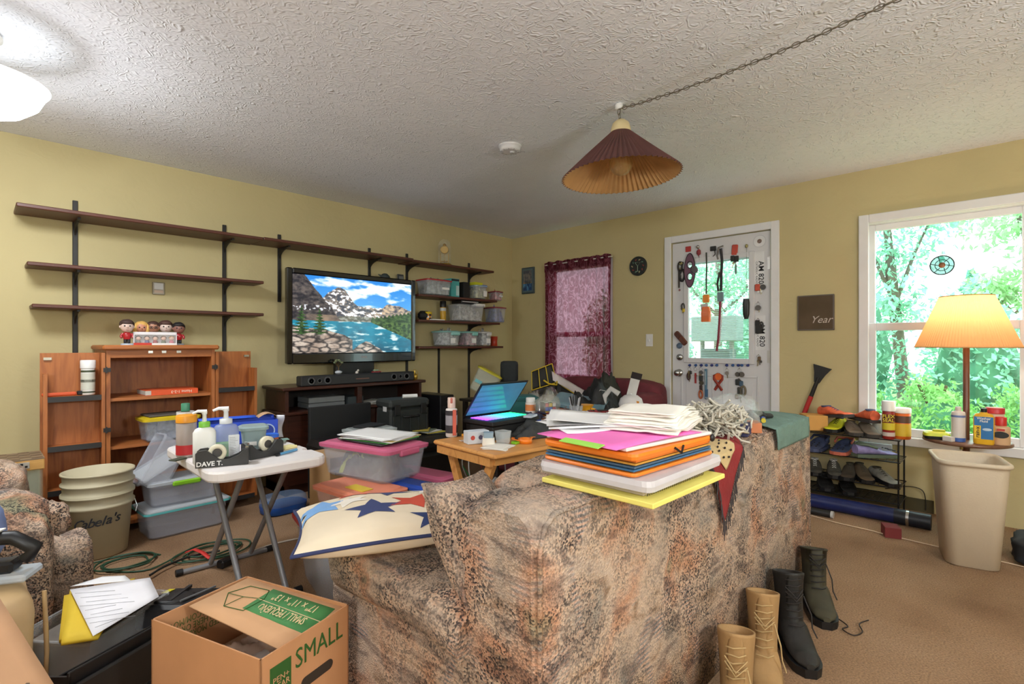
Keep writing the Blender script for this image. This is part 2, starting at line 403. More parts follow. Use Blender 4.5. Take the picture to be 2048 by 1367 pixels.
def knobset(py, r, z, name):
    M = Matrix.Translation((XD, py, z)) @ Matrix.Rotation(R_(-90), 4, 'Y')
    MB(M).lathe([(r, 0), (r, .008), (r * .8, .014), (r * .35, .018), (r * .35, .03), (r * .75, .04), (r * .85, .055), (r * .6, .065), (0.001, .068)]).put(name, CHROME, d1)
p = PX(1359, 745, XD); knobset(p.y, .034, p.z, 'door_knob')
p = PX(1360, 714, XD); M = Matrix.Translation((XD, p.y, p.z)) @ Matrix.Rotation(R_(-90), 4, 'Y')
MB(M).lathe([(.03, 0), (.03, .01), (.022, .016), (.001, .018)]).box((0, 0, .022), (.008, .032, .014), bev=.002).put('deadbolt', CHROME, d1)

# ---------------------------------------------------------------- outdoors
struct(MB().bb((XB + .3, -9, -.5), (26, 14, -.3)), 'ground', mat((110, 140, 70), .9, var=.3, scale=2))
def leaf_mat(c, tr=.35):
    m, nt, b = new_mat('leaf'); v = coords(nt); n = N(nt, 'ShaderNodeTexNoise'); n.inputs['Scale'].default_value = 3; n.inputs['Detail'].default_value = 3; L(nt, v, n.inputs[0])
    cc = ramp(nt, n.outputs[0], [(.3, tuple(int(k * .7) for k in c)), (.6, c), (.8, tuple(min(255, int(k * 1.15)) for k in c))])
    L(nt, cc, b.inputs['Base Color']); b.inputs['Roughness'].default_value = .6
    t = N(nt, 'ShaderNodeBsdfTranslucent'); L(nt, cc, t.inputs[0]); mx = N(nt, 'ShaderNodeMixShader'); mx.inputs[0].default_value = tr
    L(nt, b.outputs[0], mx.inputs[1]); L(nt, t.outputs[0], mx.inputs[2]); L(nt, mx.outputs[0], nt.nodes['Material Output'].inputs[0]); return m
def leaves(m, pts, size, rnd, droop=0):
    for p in pts:
        q = Euler((rnd.uniform(-1.2, 1.2), rnd.uniform(-1.2, 1.2) + droop, rnd.uniform(0, 6.3))).to_matrix(); s_ = size * rnd.uniform(.6, 1.3)
        a = [Vector(k) for k in ((-s_, 0, 0), (0, -s_ * .45, 0), (s_, 0, 0), (0, s_ * .45, 0))]
        b = len(m.v); m.v += [tuple(Vector(p) + q @ k) for k in a]; m.f.append((b, b + 1, b + 2, b + 3)); m.mi.append(0); m.sm.append(False)
def blobpts(c, r, n, rnd, shellk=.55):
    o = []
    while len(o) < n:
        d = Vector((rnd.gauss(0, 1), rnd.gauss(0, 1), rnd.gauss(0, 1))).normalized(); k = rnd.uniform(shellk, 1) * (1 + .35 * nz(d.x * 2 + c[0], d.y * 2 + c[1], d.z * 2))
        o.append((c[0] + d.x * r[0] * k, c[1] + d.y * r[1] * k, c[2] + d.z * r[2] * k))
    return o
rg = random.Random(3)
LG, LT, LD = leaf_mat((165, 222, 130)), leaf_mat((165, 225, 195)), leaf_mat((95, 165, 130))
def hedge(c, r, n, mt, label, size=.03):
    T = thing('hedge_shrub', label, 'shrub', (c[0], c[1], -.3), group='shrubs outside the window')
    m = MB(); leaves(m, [(p[0] - c[0], p[1] - c[1], max(0.02, p[2] + .3)) for p in blobpts(c, r, n, rg, .75)], size, rg); m.put('foliage', mt, T)
    m = MB()
    for k in range(4): m.tube([(0, 0, 0), (rg.uniform(-.2, .2), rg.uniform(-.2, .2), .5), (rg.uniform(-.5, .5) * r[0], rg.uniform(-.6, .6) * r[1], 1.0)], .015, 5)
    m.put('stem', mat((90, 70, 50), .9), T)
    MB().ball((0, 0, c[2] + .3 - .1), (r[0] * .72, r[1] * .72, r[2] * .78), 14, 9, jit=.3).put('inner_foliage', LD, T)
for i, yy in enumerate((-.98, -.2, .58, 1.36)):
    hedge((6.9 + .1 * (i % 2), yy, .2), (.5, .38, .56), 4200, LG, ['trimmed bright green hedge shrub outside the window'][0])
for i, (xx, yy, zz) in enumerate(((8.6, -1.0, .8), (8.7, .3, .7), (8.6, 1.6, .9), (8.5, 2.9, .9), (8.0, 4.2, 1.0), (8.4, 5.5, 1.0))):
    hedge((xx, yy, zz), (.55, .55, 1.0 + .12 * (i % 3)), 2200, LT, 'loose pale teal shrub behind the trimmed hedge', .05)
def tree(c, h, crowns, mt, label, lean=0, n=1500, size=.06, tr=.11):
    T = thing('leafy_tree', label, 'tree', (c[0], c[1], -.3)); m = MB()
    m.tube([(0, 0, 0), (0, lean * .4, h * .4), (0, lean, h)], [tr, tr * .8, tr * .4], 8)
    for (dx, dy, z, r) in crowns: m.tube([(0, lean * .5, h * .5), (dx * .6, dy * .6 + lean * .3, (z + .3) * .8 + .1), (dx, dy, z + .3)], [tr * .35, tr * .25, tr * .1], 6)
    m.put('trunk', mat((96, 84, 72), .9, var=.2), T)
    m = MB()
    for (dx, dy, z, r) in crowns: leaves(m, [(p[0], p[1], p[2] + .3) for p in blobpts((dx, dy, z), (r, r, r * .8), n, rg, .2)], size, rg)
    m.put('foliage', mt, T)
tree((11, 1.25), 4.2, [(0, .3, 2.6, .75), (.3, -.3, 3.3, .8), (-.2, .7, 3.5, .7), (0, .2, 1.75, .6)], LT, 'tall teal leaved tree with bare trunk beyond the window', .35, 650)
tree((10.5, -.35), 4.4, [(0, .25, 2.9, .7), (0, -.3, 2.3, .7), (.2, .4, 3.6, .55), (0, .5, 1.9, .45)], leaf_mat((185, 232, 170)), 'yellow green maple branches beyond the right of the window', 0, 700)
tree((10.8, 4.4), 4.0, [(0, 0, 2.3, .9), (0, .8, 2.7, .8), (0, -.8, 2.6, .8)], leaf_mat((160, 225, 190)), 'blue green tree seen through the door blinds', 0, 1100)
T = thing('conifer', 'small dark conical spruce standing between the taller trees', 'tree', (14, .56, -.3)); m = MB(); pts = []
for k in range(1500):
    z = rg.random() ** 1.3; rr_ = 1.15 * (1 - z) * (.7 + .3 * math.sin(z * 60)); a = rg.uniform(0, 6.28); pts.append((rr_ * math.cos(a), rr_ * math.sin(a), .4 + z * 2.5))
leaves(m, pts, .09, rg); m.put('foliage', leaf_mat((130, 195, 170)), T)
MB().cyl((0, 0, 0), (0, 0, 2.5), .08, .02).put('trunk', mat((90, 75, 60), .9), T)
T = thing('stand_in_box', 'made-up grey box on posts standing in for dark reflections in the door glass', 'cabinet', (7.0, 2.87, -.3))  # made-up box in place of dark shapes taken for reflections in the glass
MB().box((0, 0, 1.63), (.25, .62, .34), bev=.01).put('box', mat((105, 120, 118), .5), T)
m = MB().box((0, -.02, 1.29), (.2, .40, .14), bev=.006)
for k in range(5): m.box((-.105, -.02, 1.245 + k * .023), (.012, .36, .008))
m.put('slatted_block', mat((70, 84, 84), .5), T)
MB().cyl((0, -.2, 0), (0, -.2, 1.5), .03).put('post', mat((110, 110, 105), .6), T); MB().cyl((0, .2, 0), (0, .2, 1.5), .03).put('post', mat((110, 110, 105), .6), T)

# ---------------------------------------------------------------- ceiling lights
def bowl_mat(st_):
    m, nt, b = new_mat('lit_frosted_glass'); e = N(nt, 'ShaderNodeEmission'); e.inputs[0].default_value = (.93, .97, 1, 1); e.inputs[1].default_value = st_
    L(nt, e.outputs[0], nt.nodes['Material Output'].inputs[0]); return m
M_BOWL = bowl_mat(CEIL_LIGHT_STRENGTH); M_BOWLT = bowl_mat(CEIL_LIGHT_STRENGTH * .05); M_FILL_GLOBE = bowl_mat(FILL_GLOBE_STRENGTH)
def ceiling_light(loc, label, top=None):
    T = thing('ceiling_light', label, 'ceiling light', loc)
    MB().lathe([(.06, 0), (.07, -.012), (.07, -.025), (.02, -.03)][::-1], 32).put('canopy', mat((225, 222, 215), .4), T)
    MB().cyl((0, 0, -.03), (0, 0, -.33), .008).put('stem', mat((210, 200, 180), .3, metal=.6), T)
    MB().lathe([(.001, -.335), (.07, -.33), (.13, -.305), (.18, -.26), (.2, -.215), (.215, -.195)], 40, cap0=False, cap1=False).put('glass_bowl', M_BOWL, T)
    MB().lathe([(.215, -.195), (.21, -.19), (.18, -.182), (.02, -.17)], 40).put('glass_cover', top or M_BOWLT, T)
    MB().lathe([(.004, -.35), (.012, -.345), (.012, -.33)], 12).put('finial', mat((210, 200, 180), .3, metal=.6), T)
ceiling_light((.01, 2.93, ZC), 'lit frosted glass bowl ceiling light near the bare bracket shelves')
def fill_globe(loc, label):  # added to fill the room evenly; only a reflection hints at lamps back here
    T = thing('fill_globe', label, 'floor lamp', loc); br = mat((120, 100, 60), .35, metal=.8)
    MB().lathe([(.15, 0), (.15, .015), (.1, .03), (.02, .04)], 32).put('base', br, T)
    MB().cyl((0, 0, .03), (0, 0, 1.32), .012).put('pole', br, T); MB().lathe([(.02, 1.3), (.07, 1.33), (.075, 1.36)], 24).put('cup', br, T)
    MB().ball((0, 0, 1.49), .16, 32, 20).put('globe', M_FILL_GLOBE, T)
fill_globe((-1.0, -.3, 0), 'added white globe floor lamp for fill light behind the sofa, brass pole')
fill_globe((1.2, -1.5, 0), 'added white globe floor lamp for fill light facing the waste bin, brass pole')
# smoke detector
sp = PZ(1020, 292, ZC)
T = thing('smoke_detector', 'round white smoke detector on the textured ceiling', 'smoke detector', sp)
MB().lathe([(.045, -.036), (.058, -.034), (.064, -.026), (.066, -.01), (.072, -.008), (.072, 0)], 32).put('housing', mat((222, 222, 224), .5, var=.02), T)
MB().lathe([(.001, -.042), (.014, -.042), (.016, -.036)], 16, c=(.01, -.01, 0)).put('test_button', mat((205, 205, 208), .5), T)
m = MB()
for k in range(10): a = k * math.pi / 5; m.box((.05 * math.cos(a), .05 * math.sin(a), -.0345), (.016, .003, .003), (0, 0, a))
vs_ = m.put('vent_slots', mat((150, 150, 152), .6), T); vs_['kind'] = 'stuff'
# ================================================================ WALL SHELVES
M_SHELF = wood((74, 38, 26), (92, 50, 36), (58, 30, 22), 'X', 5, .45)
M_IRON = mat((34, 32, 30), .5, var=.2)
def shelf_board(x0, x1, z, depth, label, group, th=.022):
    return one(MB().bb((0, -depth, -th), (x1 - x0, 0, 0), .004), 'shelf_board', M_SHELF, label, 'shelf', (x0, YA - .012, z), group=group)
def standard(px, z0, z1, label, arms):
    x = PY(px, 600, YA).x
    T = thing('shelf_standard', label, 'shelf bracket', (x, YA, z0), group='slotted shelf standards')
    m = MB().bb((-.013, -.012, 0), (.013, 0, z1 - z0), .002); rail = m.put('rail', M_IRON, T)
    for z, d in arms:
        zz = z - z0 - .022
        m = MB().bb((-.007, -d, zz - .012), (.007, -.012, zz))
        pts = [(-.012, zz - .012)] + [(-.012 - (d * .7) * (1 - math.cos(a)), zz - .012 - .085 * (1 - math.sin(a))) for a in [R_(k * 9) for k in range(11)]][::-1]
        poly = [(-.012, zz - .012), (-d * .75, zz - .012)] + [(-.012 - d * .73 * (1 - math.sin(R_(k))), zz - .018 - .075 * (1 - math.cos(R_(k)))) for k in range(10, 91, 10)]
        m.prism([(p[0], p[1]) for p in poly], -.005, .005, Matrix(((0, 0, 1, 0), (1, 0, 0, 0), (0, 1, 0, 0), (0, 0, 0, 1))))
        m.put('bracket_arm', M_IRON, T)
SZ = (1.905, 1.592, 1.352, 1.10)
SD = (.27, .22, .21)
xl = PY(32, 400, YA - .27).x
G1 = 'bare shelf boards'
shelf_board(xl, 1.47, SZ[0], .27, 'long dark wood shelf board, empty, highest of three left of the television', G1)
shelf_board(.205, 1.50, SZ[1], .2, 'long dark wood shelf board, empty, middle one above the open cabinet', G1)
shelf_board(.225, 1.50, SZ[2], .2, 'long dark wood shelf board, empty, lowest one above the bobblehead figures', G1)
shelf_board(1.475, 2.80, SZ[0] + .004, .27, 'dark wood shelf board running above the television', G1)
shelf_board(2.803, 3.86, SZ[0], .24, 'dark wood shelf board holding the glass domed clock', G1)
shelf_board(2.875, 3.9, SZ[1], .25, 'dark wood shelf board under the red lidded bin and boxes', G1)
shelf_board(2.875, 3.94, SZ[2], .25, 'dark wood shelf board under the long clear bin', G1)
shelf_board(2.875, 3.99, SZ[3], .25, 'dark wood shelf board under three small latch bins and orange cup', G1)
standard(150, 1.04, 2.02, 'tall dark slotted shelf rail above the open cabinet door, bare of hangings', [(SZ[0], .2), (SZ[1], .17), (SZ[2], .17)])
standard(448, 1.06, 2.01, 'tall dark slotted shelf rail between bobbleheads and television', [(SZ[0], .2), (SZ[1], .17), (SZ[2], .17)])
standard(558, 1.46, 2.0, 'short dark slotted shelf rail just left of the television top', [(SZ[0] + .004, .2)])
standard(738, 1.46, 2.0, 'short dark slotted shelf rail behind the television top', [(SZ[0] + .004, .2)])
standard(813, .62, 2.0, 'long dark slotted shelf rail half hidden by the television edge', [(SZ[0], .2)])
standard(937, .52, 2.0, 'long dark slotted shelf rail near the room corner', [(SZ[0], .2), (SZ[1], .2), (SZ[2], .2), (SZ[3], .2)])
x = PY(877, 700, YA).x
one(MB().bb((-.011, -.01, 0), (.011, 0, .56)), 'wall_rail', M_IRON, 'plain dark rail strip on wall under the lowest shelf', 'rail', (x, YA, .53))

# ================================================================ OPEN WOODEN CABINET
M_OAK = wood((150, 84, 40), (176, 106, 54), (128, 68, 32), 'Z', 5, .45); M_OAKX = wood((150, 84, 40), (176, 106, 54), (128, 68, 32), 'X', 5, .45)
M_DKE = mat((44, 42, 42), .5)
CX0, CX1, CYF, CT_ = .532, 1.105, 3.80, 1.115
T = thing('storage_cabinet', 'open wooden armoire cabinet with two shelved doors under bobblehead figures', 'cabinet', ((CX0 + CX1) / 2, CYF, 0))
cw = (CX1 - CX0) / 2; cdp = YA - .02 - CYF
body = MB().bb((-cw, 0, 0), (-cw + .02, cdp, CT_ - .03)).bb((cw - .02, 0, 0), (cw, cdp, CT_ - .03)).bb((-cw + .02, cdp - .012, .06), (cw - .02, cdp, CT_ - .03)).bb((-cw + .02, .01, .04), (cw - .02, cdp - .012, .06)).put('carcass', M_OAK, T)
MB().bb((-cw - .02, -.03, CT_ - .03), (cw + .02, cdp + .005, CT_), .009).put('top_board', M_OAKX, T)
MB().bb((-cw + .02, .004, CT_ - .075), (cw - .02, .02, CT_ - .03)).put('top_rail', M_OAKX, T)
for z in (.30, .515, .80): MB().bb((-cw + .02, .02, z - .018), (cw - .02, cdp - .012, z)).put('shelf', M_OAKX, T)
for xx in (-.07, .0, .08): MB().bb((xx - .012, -.002, CT_ - .05), (xx + .012, .006, CT_ - .035)).put('catch', CHROME, T)
def cab_door(side, ang):
    D = MB(); s_ = side; wd = .285; dd = .13
    piv = Matrix.Translation((s_ * cw, -.004, 0)) @ Matrix.Rotation(R_(ang) * s_, 4, 'Z')
    D = MB(piv); X = lambda a, b: (min(s_ * a, s_ * b), max(s_ * a, s_ * b))
    def bx(m, a, b, y0, y1, z0, z1): lo, hi = X(a, b); return m.bb((lo, y0, z0), (hi, y1, z1))
    bx(D, .004, wd, dd, dd + .018, .06, CT_ - .045)
    bx(D, .004, .022, 0, dd, .06, CT_ - .045); bx(D, wd - .03, wd - .012, 0, dd, .06, CT_ - .16)
    d_ = D.put('door', M_OAK, T)
    for z in (.075, .30, .545, .82):
        bx(MB(piv), .022, wd - .03, .0, dd, z - .014, z).put('door_shelf', M_OAKX, d_); bx(MB(piv), .022, wd - .03, -.004, .0, z - .022, z + .008).put('shelf_edge', M_DKE, d_)
    for z in (.62, .97): bx(MB(piv), -.02, .014, -.008, -.003, z - .012, z + .012).bb((-.004, -.012, z - .018), (.004, -.004, z + .018)).put('hinge', M_DKE, d_)
    bx(MB(piv), wd - .05, wd - .015, dd - .012, dd - .001, CT_ - .085, CT_ - .07).put('latch', CHROME, d_)
cab_door(-1, 3); cab_door(1, 4)

# ================================================================ TV STAND, TV
M_ESP = wood((52, 26, 18), (70, 36, 25), (40, 20, 14), 'X', 6, .35)
SX0, SX1, SYF, STZ = 1.55, 2.83, 3.80, .80
T = thing('tv_stand', 'dark brown wooden television stand with open shelf against the wall', 'tv stand', ((SX0 + SX1) / 2, SYF, 0))
hw = (SX1 - SX0) / 2
MB().bb((-hw, 0, STZ - .025), (hw, .40, STZ), .006).put('top_board', M_ESP, T)
MB().bb((-hw + .03, .03, 0), (-hw + .055, .39, STZ - .025)).bb((hw - .055, .03, 0), (hw - .03, .39, STZ - .025)).put('side_panel', M_ESP, T)['kind'] = 'stuff'
MB().bb((-hw, -.005, .595), (hw, .39, .617), .005).put('shelf', M_ESP, T)
MB().bb((-.02, .04, .617), (.02, .09, STZ - .025)).put('divider', M_ESP, T)
MB().bb((-hw + .05, .375, .05), (hw - .05, .385, STZ - .03)).put('back_panel', mat((30, 20, 17), .7), T)
for i, (a, b) in enumerate(((-hw + .055, -.15), (-.14, .14), (.15, hw - .055))):
    d_ = MB().bb((a, .03, .07), (b, .05, .59), .004).put('cabinet_door', M_ESP, T)
    MB().lathe([(.006, 0), (.012, .012), (.001, .02)], 12, M=Matrix.Translation(((b - .03) if i == 0 else (a + .03), .03, .4)) @ Matrix.Rotation(R_(90), 4, 'X')).put('knob', mat((225, 225, 220), .4), d_)
MB().bb((-hw + .03, .05, 0), (hw - .03, .38, .07)).put('plinth', M_ESP, T)

TVX0, TVX1, TVY, TVZ0, TVZ1 = 1.665, 2.86, 4.0, .965, 1.715
T = thing('television', 'large black flat screen television showing a mountain lake', 'television', ((TVX0 + TVX1) / 2, TVY, .80))
hw, zb_, zt_ = (TVX1 - TVX0) / 2, TVZ0 - .8, TVZ1 - .8
M_BEZ = mat((14, 14, 16), .18, coat=.5)
ring_ = MB()
for a, b in (((-hw, 0, zb_), (-hw + .045, .05, zt_)), ((hw - .045, 0, zb_), (hw, .05, zt_)), ((-hw + .045, 0, zt_ - .045), (hw - .045, .05, zt_)), ((-hw + .045, 0, zb_), (hw - .045, .05, zb_ + .085))): ring_.bb(a, b, .008)
ring_.put('bezel', M_BEZ, T)
MB().bb((-hw + .02, .04, zb_ + .02), (hw - .02, .085, zt_ - .02), .01).put('rear_housing', mat((20, 20, 22), .5), T)
# the picture on the screen: one small facet per pixel of a painted landscape
def fbm(x, y, o=5, s=0):
    a, v, f = .5, 0, 1
    for i in range(o): v += a * nz(x * f + s, y * f + s * 2, s); a *= .5; f *= 2
    return v
def ridge(x, s, sc): return 1 - abs(nz(x * sc, s)) * 1.4 + .35 * fbm(x * sc * 2, s, 4)
def mixc(a, b, k): k = max(0, min(1, k)); return tuple(p + (q - p) * k for p, q in zip(a, b))
def landscape(u, v):
    n1 = fbm(u * 9, v * 9, 5); n2 = fbm(u * 30, v * 30, 4, 3)
    cl = fbm(u * 4 - .2, v * 8, 5, 9) + .25 * math.exp(-((u - .72) / .3) ** 2 - ((v - .84) / .12) ** 2)
    sky = mixc((30, 120, 205), (120, 185, 230), 1.1 - v); sky = mixc(sky, (240, 242, 246), (cl - .03) * 6)
    far = .62 + .10 * math.exp(-((u - .42) / .07) ** 2) + .22 * math.exp(-((u - .32) / .1) ** 2) + .06 * math.exp(-((u - .8) / .1) ** 2) + .07 * fbm(u * 12, 2.2, 5)
    near = 1.18 - 2.05 * u + .05 * fbm(u * 16, 5, 4)
    if v > .42:
        if v < near and u < .46:
            c = mixc((34, 34, 42), (96, 88, 84), .5 + 1.6 * n2 + n1)
            if v < .50 and u > .1: c = mixc(c, (150, 128, 106), .8 - abs(u - .24) * 4)
            if .55 < v < .62 and n2 > .12: c = (206, 208, 214)
        elif v < far:
            lit = .45 + 2 * n2 + 1.2 * n1 + (.25 if u > .6 else 0)
            c = mixc((62, 66, 78), (196, 172, 142), lit)
            if n2 + .6 * n1 > .1 and u < .72: c = (226, 228, 236)
            if v < .49 + .02 * n1: c = mixc(c, (84, 88, 70), .6)
        else: c = sky
        fo = .42 + .11 * max(0, (u - .62)) / .38 + .015 * math.sin(u * 170) + .02 * n2
        if u > .62 and v < fo + .05: c = mixc((28, 52, 28), (72, 98, 50), .5 + 2.5 * n2)
    else:
        c = mixc((18, 124, 150), (20, 74, 96), (.42 - v) * 1.6 + n1)
        rf = fbm(u * 9, v * 22, 4, 5)
        if rf > .08: c = mixc(c, (196, 214, 214), (rf - .08) * 5)
        bank = .42 - .25 * max(0, (u - .62)) / .38
        if u > .62 and v > bank: c = mixc((26, 50, 26), (80, 106, 54), .5 + 3 * n2 + .3 * math.sin(u * 140))
    rocks = .32 - .55 * max(0, u - .22) + .06 * fbm(u * 7, 8, 3) if u < .46 else .17 - 1.1 * abs(u - .58) + .03 * n1
    if u < .12: rocks = .36 - u * .5
    if v < rocks:
        k = noise.voronoi(Vector((u * 11, v * 17, 0)))[0]; e = k[1] - k[0]
        c = mixc((44, 42, 44), mixc((150, 132, 118), (190, 176, 162), n1 * 2 + .5), min(1, e * 3.2) + n2)
    for tx, th in ((.065, .62), (.2, .60)):
        w = .045 * (th - v) / .28
        if .24 < v < th and abs(u - tx) < w * (.75 + .5 * math.sin(v * 170)): c = mixc((22, 48, 26), (56, 88, 44), .5 + 3 * n2)
    return c
def emis_col():
    m, nt, b = new_mat('screen_picture'); a = N(nt, 'ShaderNodeVertexColor'); a.layer_name = 'Col'
    L(nt, a.outputs[0], b.inputs['Emission Color']); b.inputs['Emission Strength'].default_value = .95; b.inputs['Base Color'].default_value = (.01, .01, .012, 1); b.inputs['Roughness'].default_value = .2
    return m
def picture(name, w, h, nu, nv, fn, mt, parent, M):
    m = MB(M); m.sheet(lambda u, v: ((u - .5) * w, 0, (v - .5) * h), nu, nv, smooth=False)
    m.cols = [(*[max(0, min(1, c / 255)) for c in fn((i + .5) / nu, (j + .5) / nv)], 1) for j in range(nv) for i in range(nu)]
    return m.put(name, mt, parent)
sw, sh = 2 * hw - .09, zt_ - zb_ - .13
picture('screen', sw, sh, 260, 150, landscape, emis_col(), T, Matrix.Translation((0, .012, zb_ + .085 + sh / 2)))
MB().bb((-.35, -.06, 0), (.30, .16, .02), .006).put('base_plate', BLACK, T)
MB().bb((-.18, .03, .02), (.18, .09, zb_ + .05), .01).put('neck', BLACK, T)
text('VIZIO', .022, mat((190, 170, 165), .4), T, (.06, -.001, zb_ + .045), (90, 0, 0), 'maker_lettering')
MB().bb((-hw + .06, -.002, zb_ + .074), (-hw + .38, .0, zb_ + .0765)).put('indicator_strip', mat((60, 60, 64), .4), T)

# ================================================================ OTTOMAN
M_LEATH = mat((30, 28, 28), .42, var=.2, bmp=.15, bscale=90)
T = thing('storage_ottoman', 'black leather storage ottoman bench in front of tv stand', 'ottoman', (2.09, 3.28, 0))
MB().box((0, 0, .185), (.92, .60, .33), bev=.03).put('base', M_LEATH, T)
MB().box((0, 0, .40), (.95, .63, .10), bev=.035).put('lid_cushion', M_LEATH, T)
for sx in (-.41, .41):
    for sy in (-.25, .25): MB().bb((sx - .02, sy - .02, 0), (sx + .02, sy + .02, .03)).put('foot', BLACK, T)

# ================================================================ SOFA
def tapestry():
    m, nt, b = new_mat('tapestry_fabric'); v = coords(nt)
    w = N(nt, 'ShaderNodeTexNoise'); w.inputs['Scale'].default_value = 2.5; w.inputs['Detail'].default_value = 2; L(nt, v, w.inputs[0])
    mp = N(nt, 'ShaderNodeMixRGB'); mp.blend_type = 'ADD'; mp.inputs[0].default_value = .1; L(nt, v, mp.inputs[1]); L(nt, w.outputs['Color'], mp.inputs[2])
    def no(sc, det=4, dist=0, src=None):
        n = N(nt, 'ShaderNodeTexNoise'); n.inputs['Scale'].default_value = sc; n.inputs['Detail'].default_value = det; n.inputs['Distortion'].default_value = dist; L(nt, src or v, n.inputs[0]); return n.outputs[0]
    def mix(f, a_, b_, mode='MIX', k=None):
        x = N(nt, 'ShaderNodeMixRGB'); x.blend_type = mode
        if k is not None: x.inputs[0].default_value = k
        else: L(nt, f, x.inputs[0])
        L(nt, a_, x.inputs[1]); L(nt, b_, x.inputs[2]); return x.outputs[0]
    base = ramp(nt, no(4.5, 5, .6, coords(nt, (1, 1, 1), rot=(.5, .9, .3))), [(.3, (150, 146, 138)), (.42, (186, 166, 148)), (.52, (202, 180, 160)), (.62, (196, 152, 124)), (.75, (146, 146, 120))])
    blue = ramp(nt, no(6, 3, 1.5, coords(nt, (1, 1, .6), rot=(.2, .4, .9))), [(.55, (0, 0, 0)), (.68, (210, 210, 210))])
    wa = N(nt, 'ShaderNodeTexWave'); wa.inputs['Scale'].default_value = 26; wa.inputs['Distortion'].default_value = 2; wa.bands_direction = 'Z'; L(nt, mp.outputs[0], wa.inputs[0])
    ribs = ramp(nt, wa.outputs[0], [(.25, (112, 120, 130)), (.5, (196, 184, 172)), (.8, (214, 174, 156))])
    c = mix(blue, base, ribs)
    # knitted speckle, two thread sizes
    wv = N(nt, 'ShaderNodeTexVoronoi'); wv.inputs['Scale'].default_value = 215; L(nt, v, wv.inputs[0])
    sp = ramp(nt, wv.outputs['Color'], [(.22, (70, 72, 84)), (.42, (166, 162, 162)), (.55, (255, 252, 246)), (.9, (240, 218, 206))])
    sf = ramp(nt, no(5, 4, 1.2), [(.3, (110, 110, 110)), (.6, (255, 255, 255))])
    c = mix(sf, c, sp, 'MULTIPLY')
    st = ramp(nt, no(9, 3, .8, coords(nt, (1, .5, 2.2), rot=(.4, .5, 0))), [(.36, (176, 172, 176)), (.47, (255, 255, 255)), (.6, (255, 250, 244)), (.72, (178, 160, 140))])
    c = mix(None, c, st, 'MULTIPLY', .8)
    L(nt, c, b.inputs['Base Color']); b.inputs['Roughness'].default_value = .95
    L(nt, bump(nt, wv.outputs['Distance'], .5, .006), b.inputs['Normal']); return m
M_TAP = tapestry()
CBX0, CBX1, CBY, CBZ = .78, 2.77, .68, .775
T = thing('sofa', 'tapestry fabric loveseat sofa with rolled arm, seen from behind', 'sofa', (0, 0, 0))
def puff(a, b, r, seg=6, jit=.0, seed=0, M=None):
    # soft box: superellipsoid-like rounded block
    c = [(p + q) / 2 for p, q in zip(a, b)]; d = [abs(q - p) / 2 for p, q in zip(a, b)]; m = MB(M)
    nu, nv = 32, 18; loops = []
    for i in range(1, nv):
        ph = -math.pi / 2 + math.pi * i / nv; l = []
        for k in range(nu):
            th = 2 * math.pi * k / nu
            f = lambda s, e: math.copysign(abs(s) ** e, s)
            p = Vector((f(math.cos(ph), r) * f(math.cos(th), r), f(math.cos(ph), r) * f(math.sin(th), r), f(math.sin(ph), r)))
            q = 1 + jit * nz(p.x * 2.5 + seed, p.y * 2.5, p.z * 2.5)
            l.append((c[0] + p.x * d[0] * q, c[1] + p.y * d[1] * q, c[2] + p.z * d[2] * q))
        loops.append(l)
    m.loft(loops, 0, True, True, True, True); return m
back = MB(); nl = []
prof = [(CBY, .06), (CBY - .004, .35), (CBY, CBZ - .05), (CBY + .012, CBZ - .016), (CBY + .04, CBZ), (CBY + .17, CBZ - .004), (CBY + .215, CBZ - .03), (CBY + .235, CBZ - .1), (CBY + .25, .42), (CBY + .25, .06)]
xs = [(CBX0, .05), (CBX0 + .01, .02), (CBX0 + .035, .0)] + [(CBX0 + .035 + k * (CBX1 - CBX0 - .07) / 12, 0) for k in range(1, 12)] + [(CBX1 - .035, 0), (CBX1 - .01, .02), (CBX1, .05)]
loops = []
for x_, ins in xs: loops.append([(x_, CBY + .12 + (py_ - CBY - .12) * (1 - ins * 3), .06 + (pz_ - .06) * (1 - ins * .35)) for py_, pz_ in prof])
back.loft([l[::-1] for l in loops], 0, True, True, True, True); back.put('back_frame', M_TAP, T)
MB().tube([(CBX0 + .012, CBY + .006, .08), (CBX0 + .012, CBY + .004, CBZ - .07), (CBX0 + .03, CBY + .006, CBZ - .03), (CBX0 + .07, CBY + .012, CBZ - .013)] + [(CBX0 + .1 + k * .31, CBY + .012, CBZ - .012) for k in range(6)] + [(CBX1 - .02, CBY + .01, CBZ - .03), (CBX1 - .01, CBY + .006, .1)], .006, 6).put('piping', M_TAP, T)
def arm(x0, x1):
    m = MB(); loops = []
    for k in range(15):
        v = k / 14; y_ = CBY + .21 + v * (1.585 - CBY - .21)
        zt = .505 + .07 * v ** 1.5 + .012 * math.sin(v * 9); zb = .375 + .02 * math.sin(v * 5)
        e = min(1, (1 - v) * 7 + .35) if v > .9 else 1
        l = []
        for a in range(18):
            t = 2 * math.pi * a / 18; f = lambda s: math.copysign(abs(s) ** .62, s)
            l.append(((x0 + x1) / 2 + f(math.cos(t)) * (x1 - x0) / 2 * e * (1 + .04 * nz(v * 6, a)), y_, (zt + zb) / 2 + f(math.sin(t)) * (zt - zb) / 2 * e))
        loops.append(l)
    m.loft([l[::-1] for l in loops]); m.put('arm_pad', M_TAP, T)
    MB().bb((x0 + .03, CBY + .2, .06), (x1 - .03, 1.54, .44), .02).put('arm_panel', M_TAP, T)
arm(.745, 1.03); arm(2.5, 2.78)
MB().bb((1.0, CBY + .22, .06), (2.53, 1.5, .28), .02).put('seat_base', M_TAP, T)
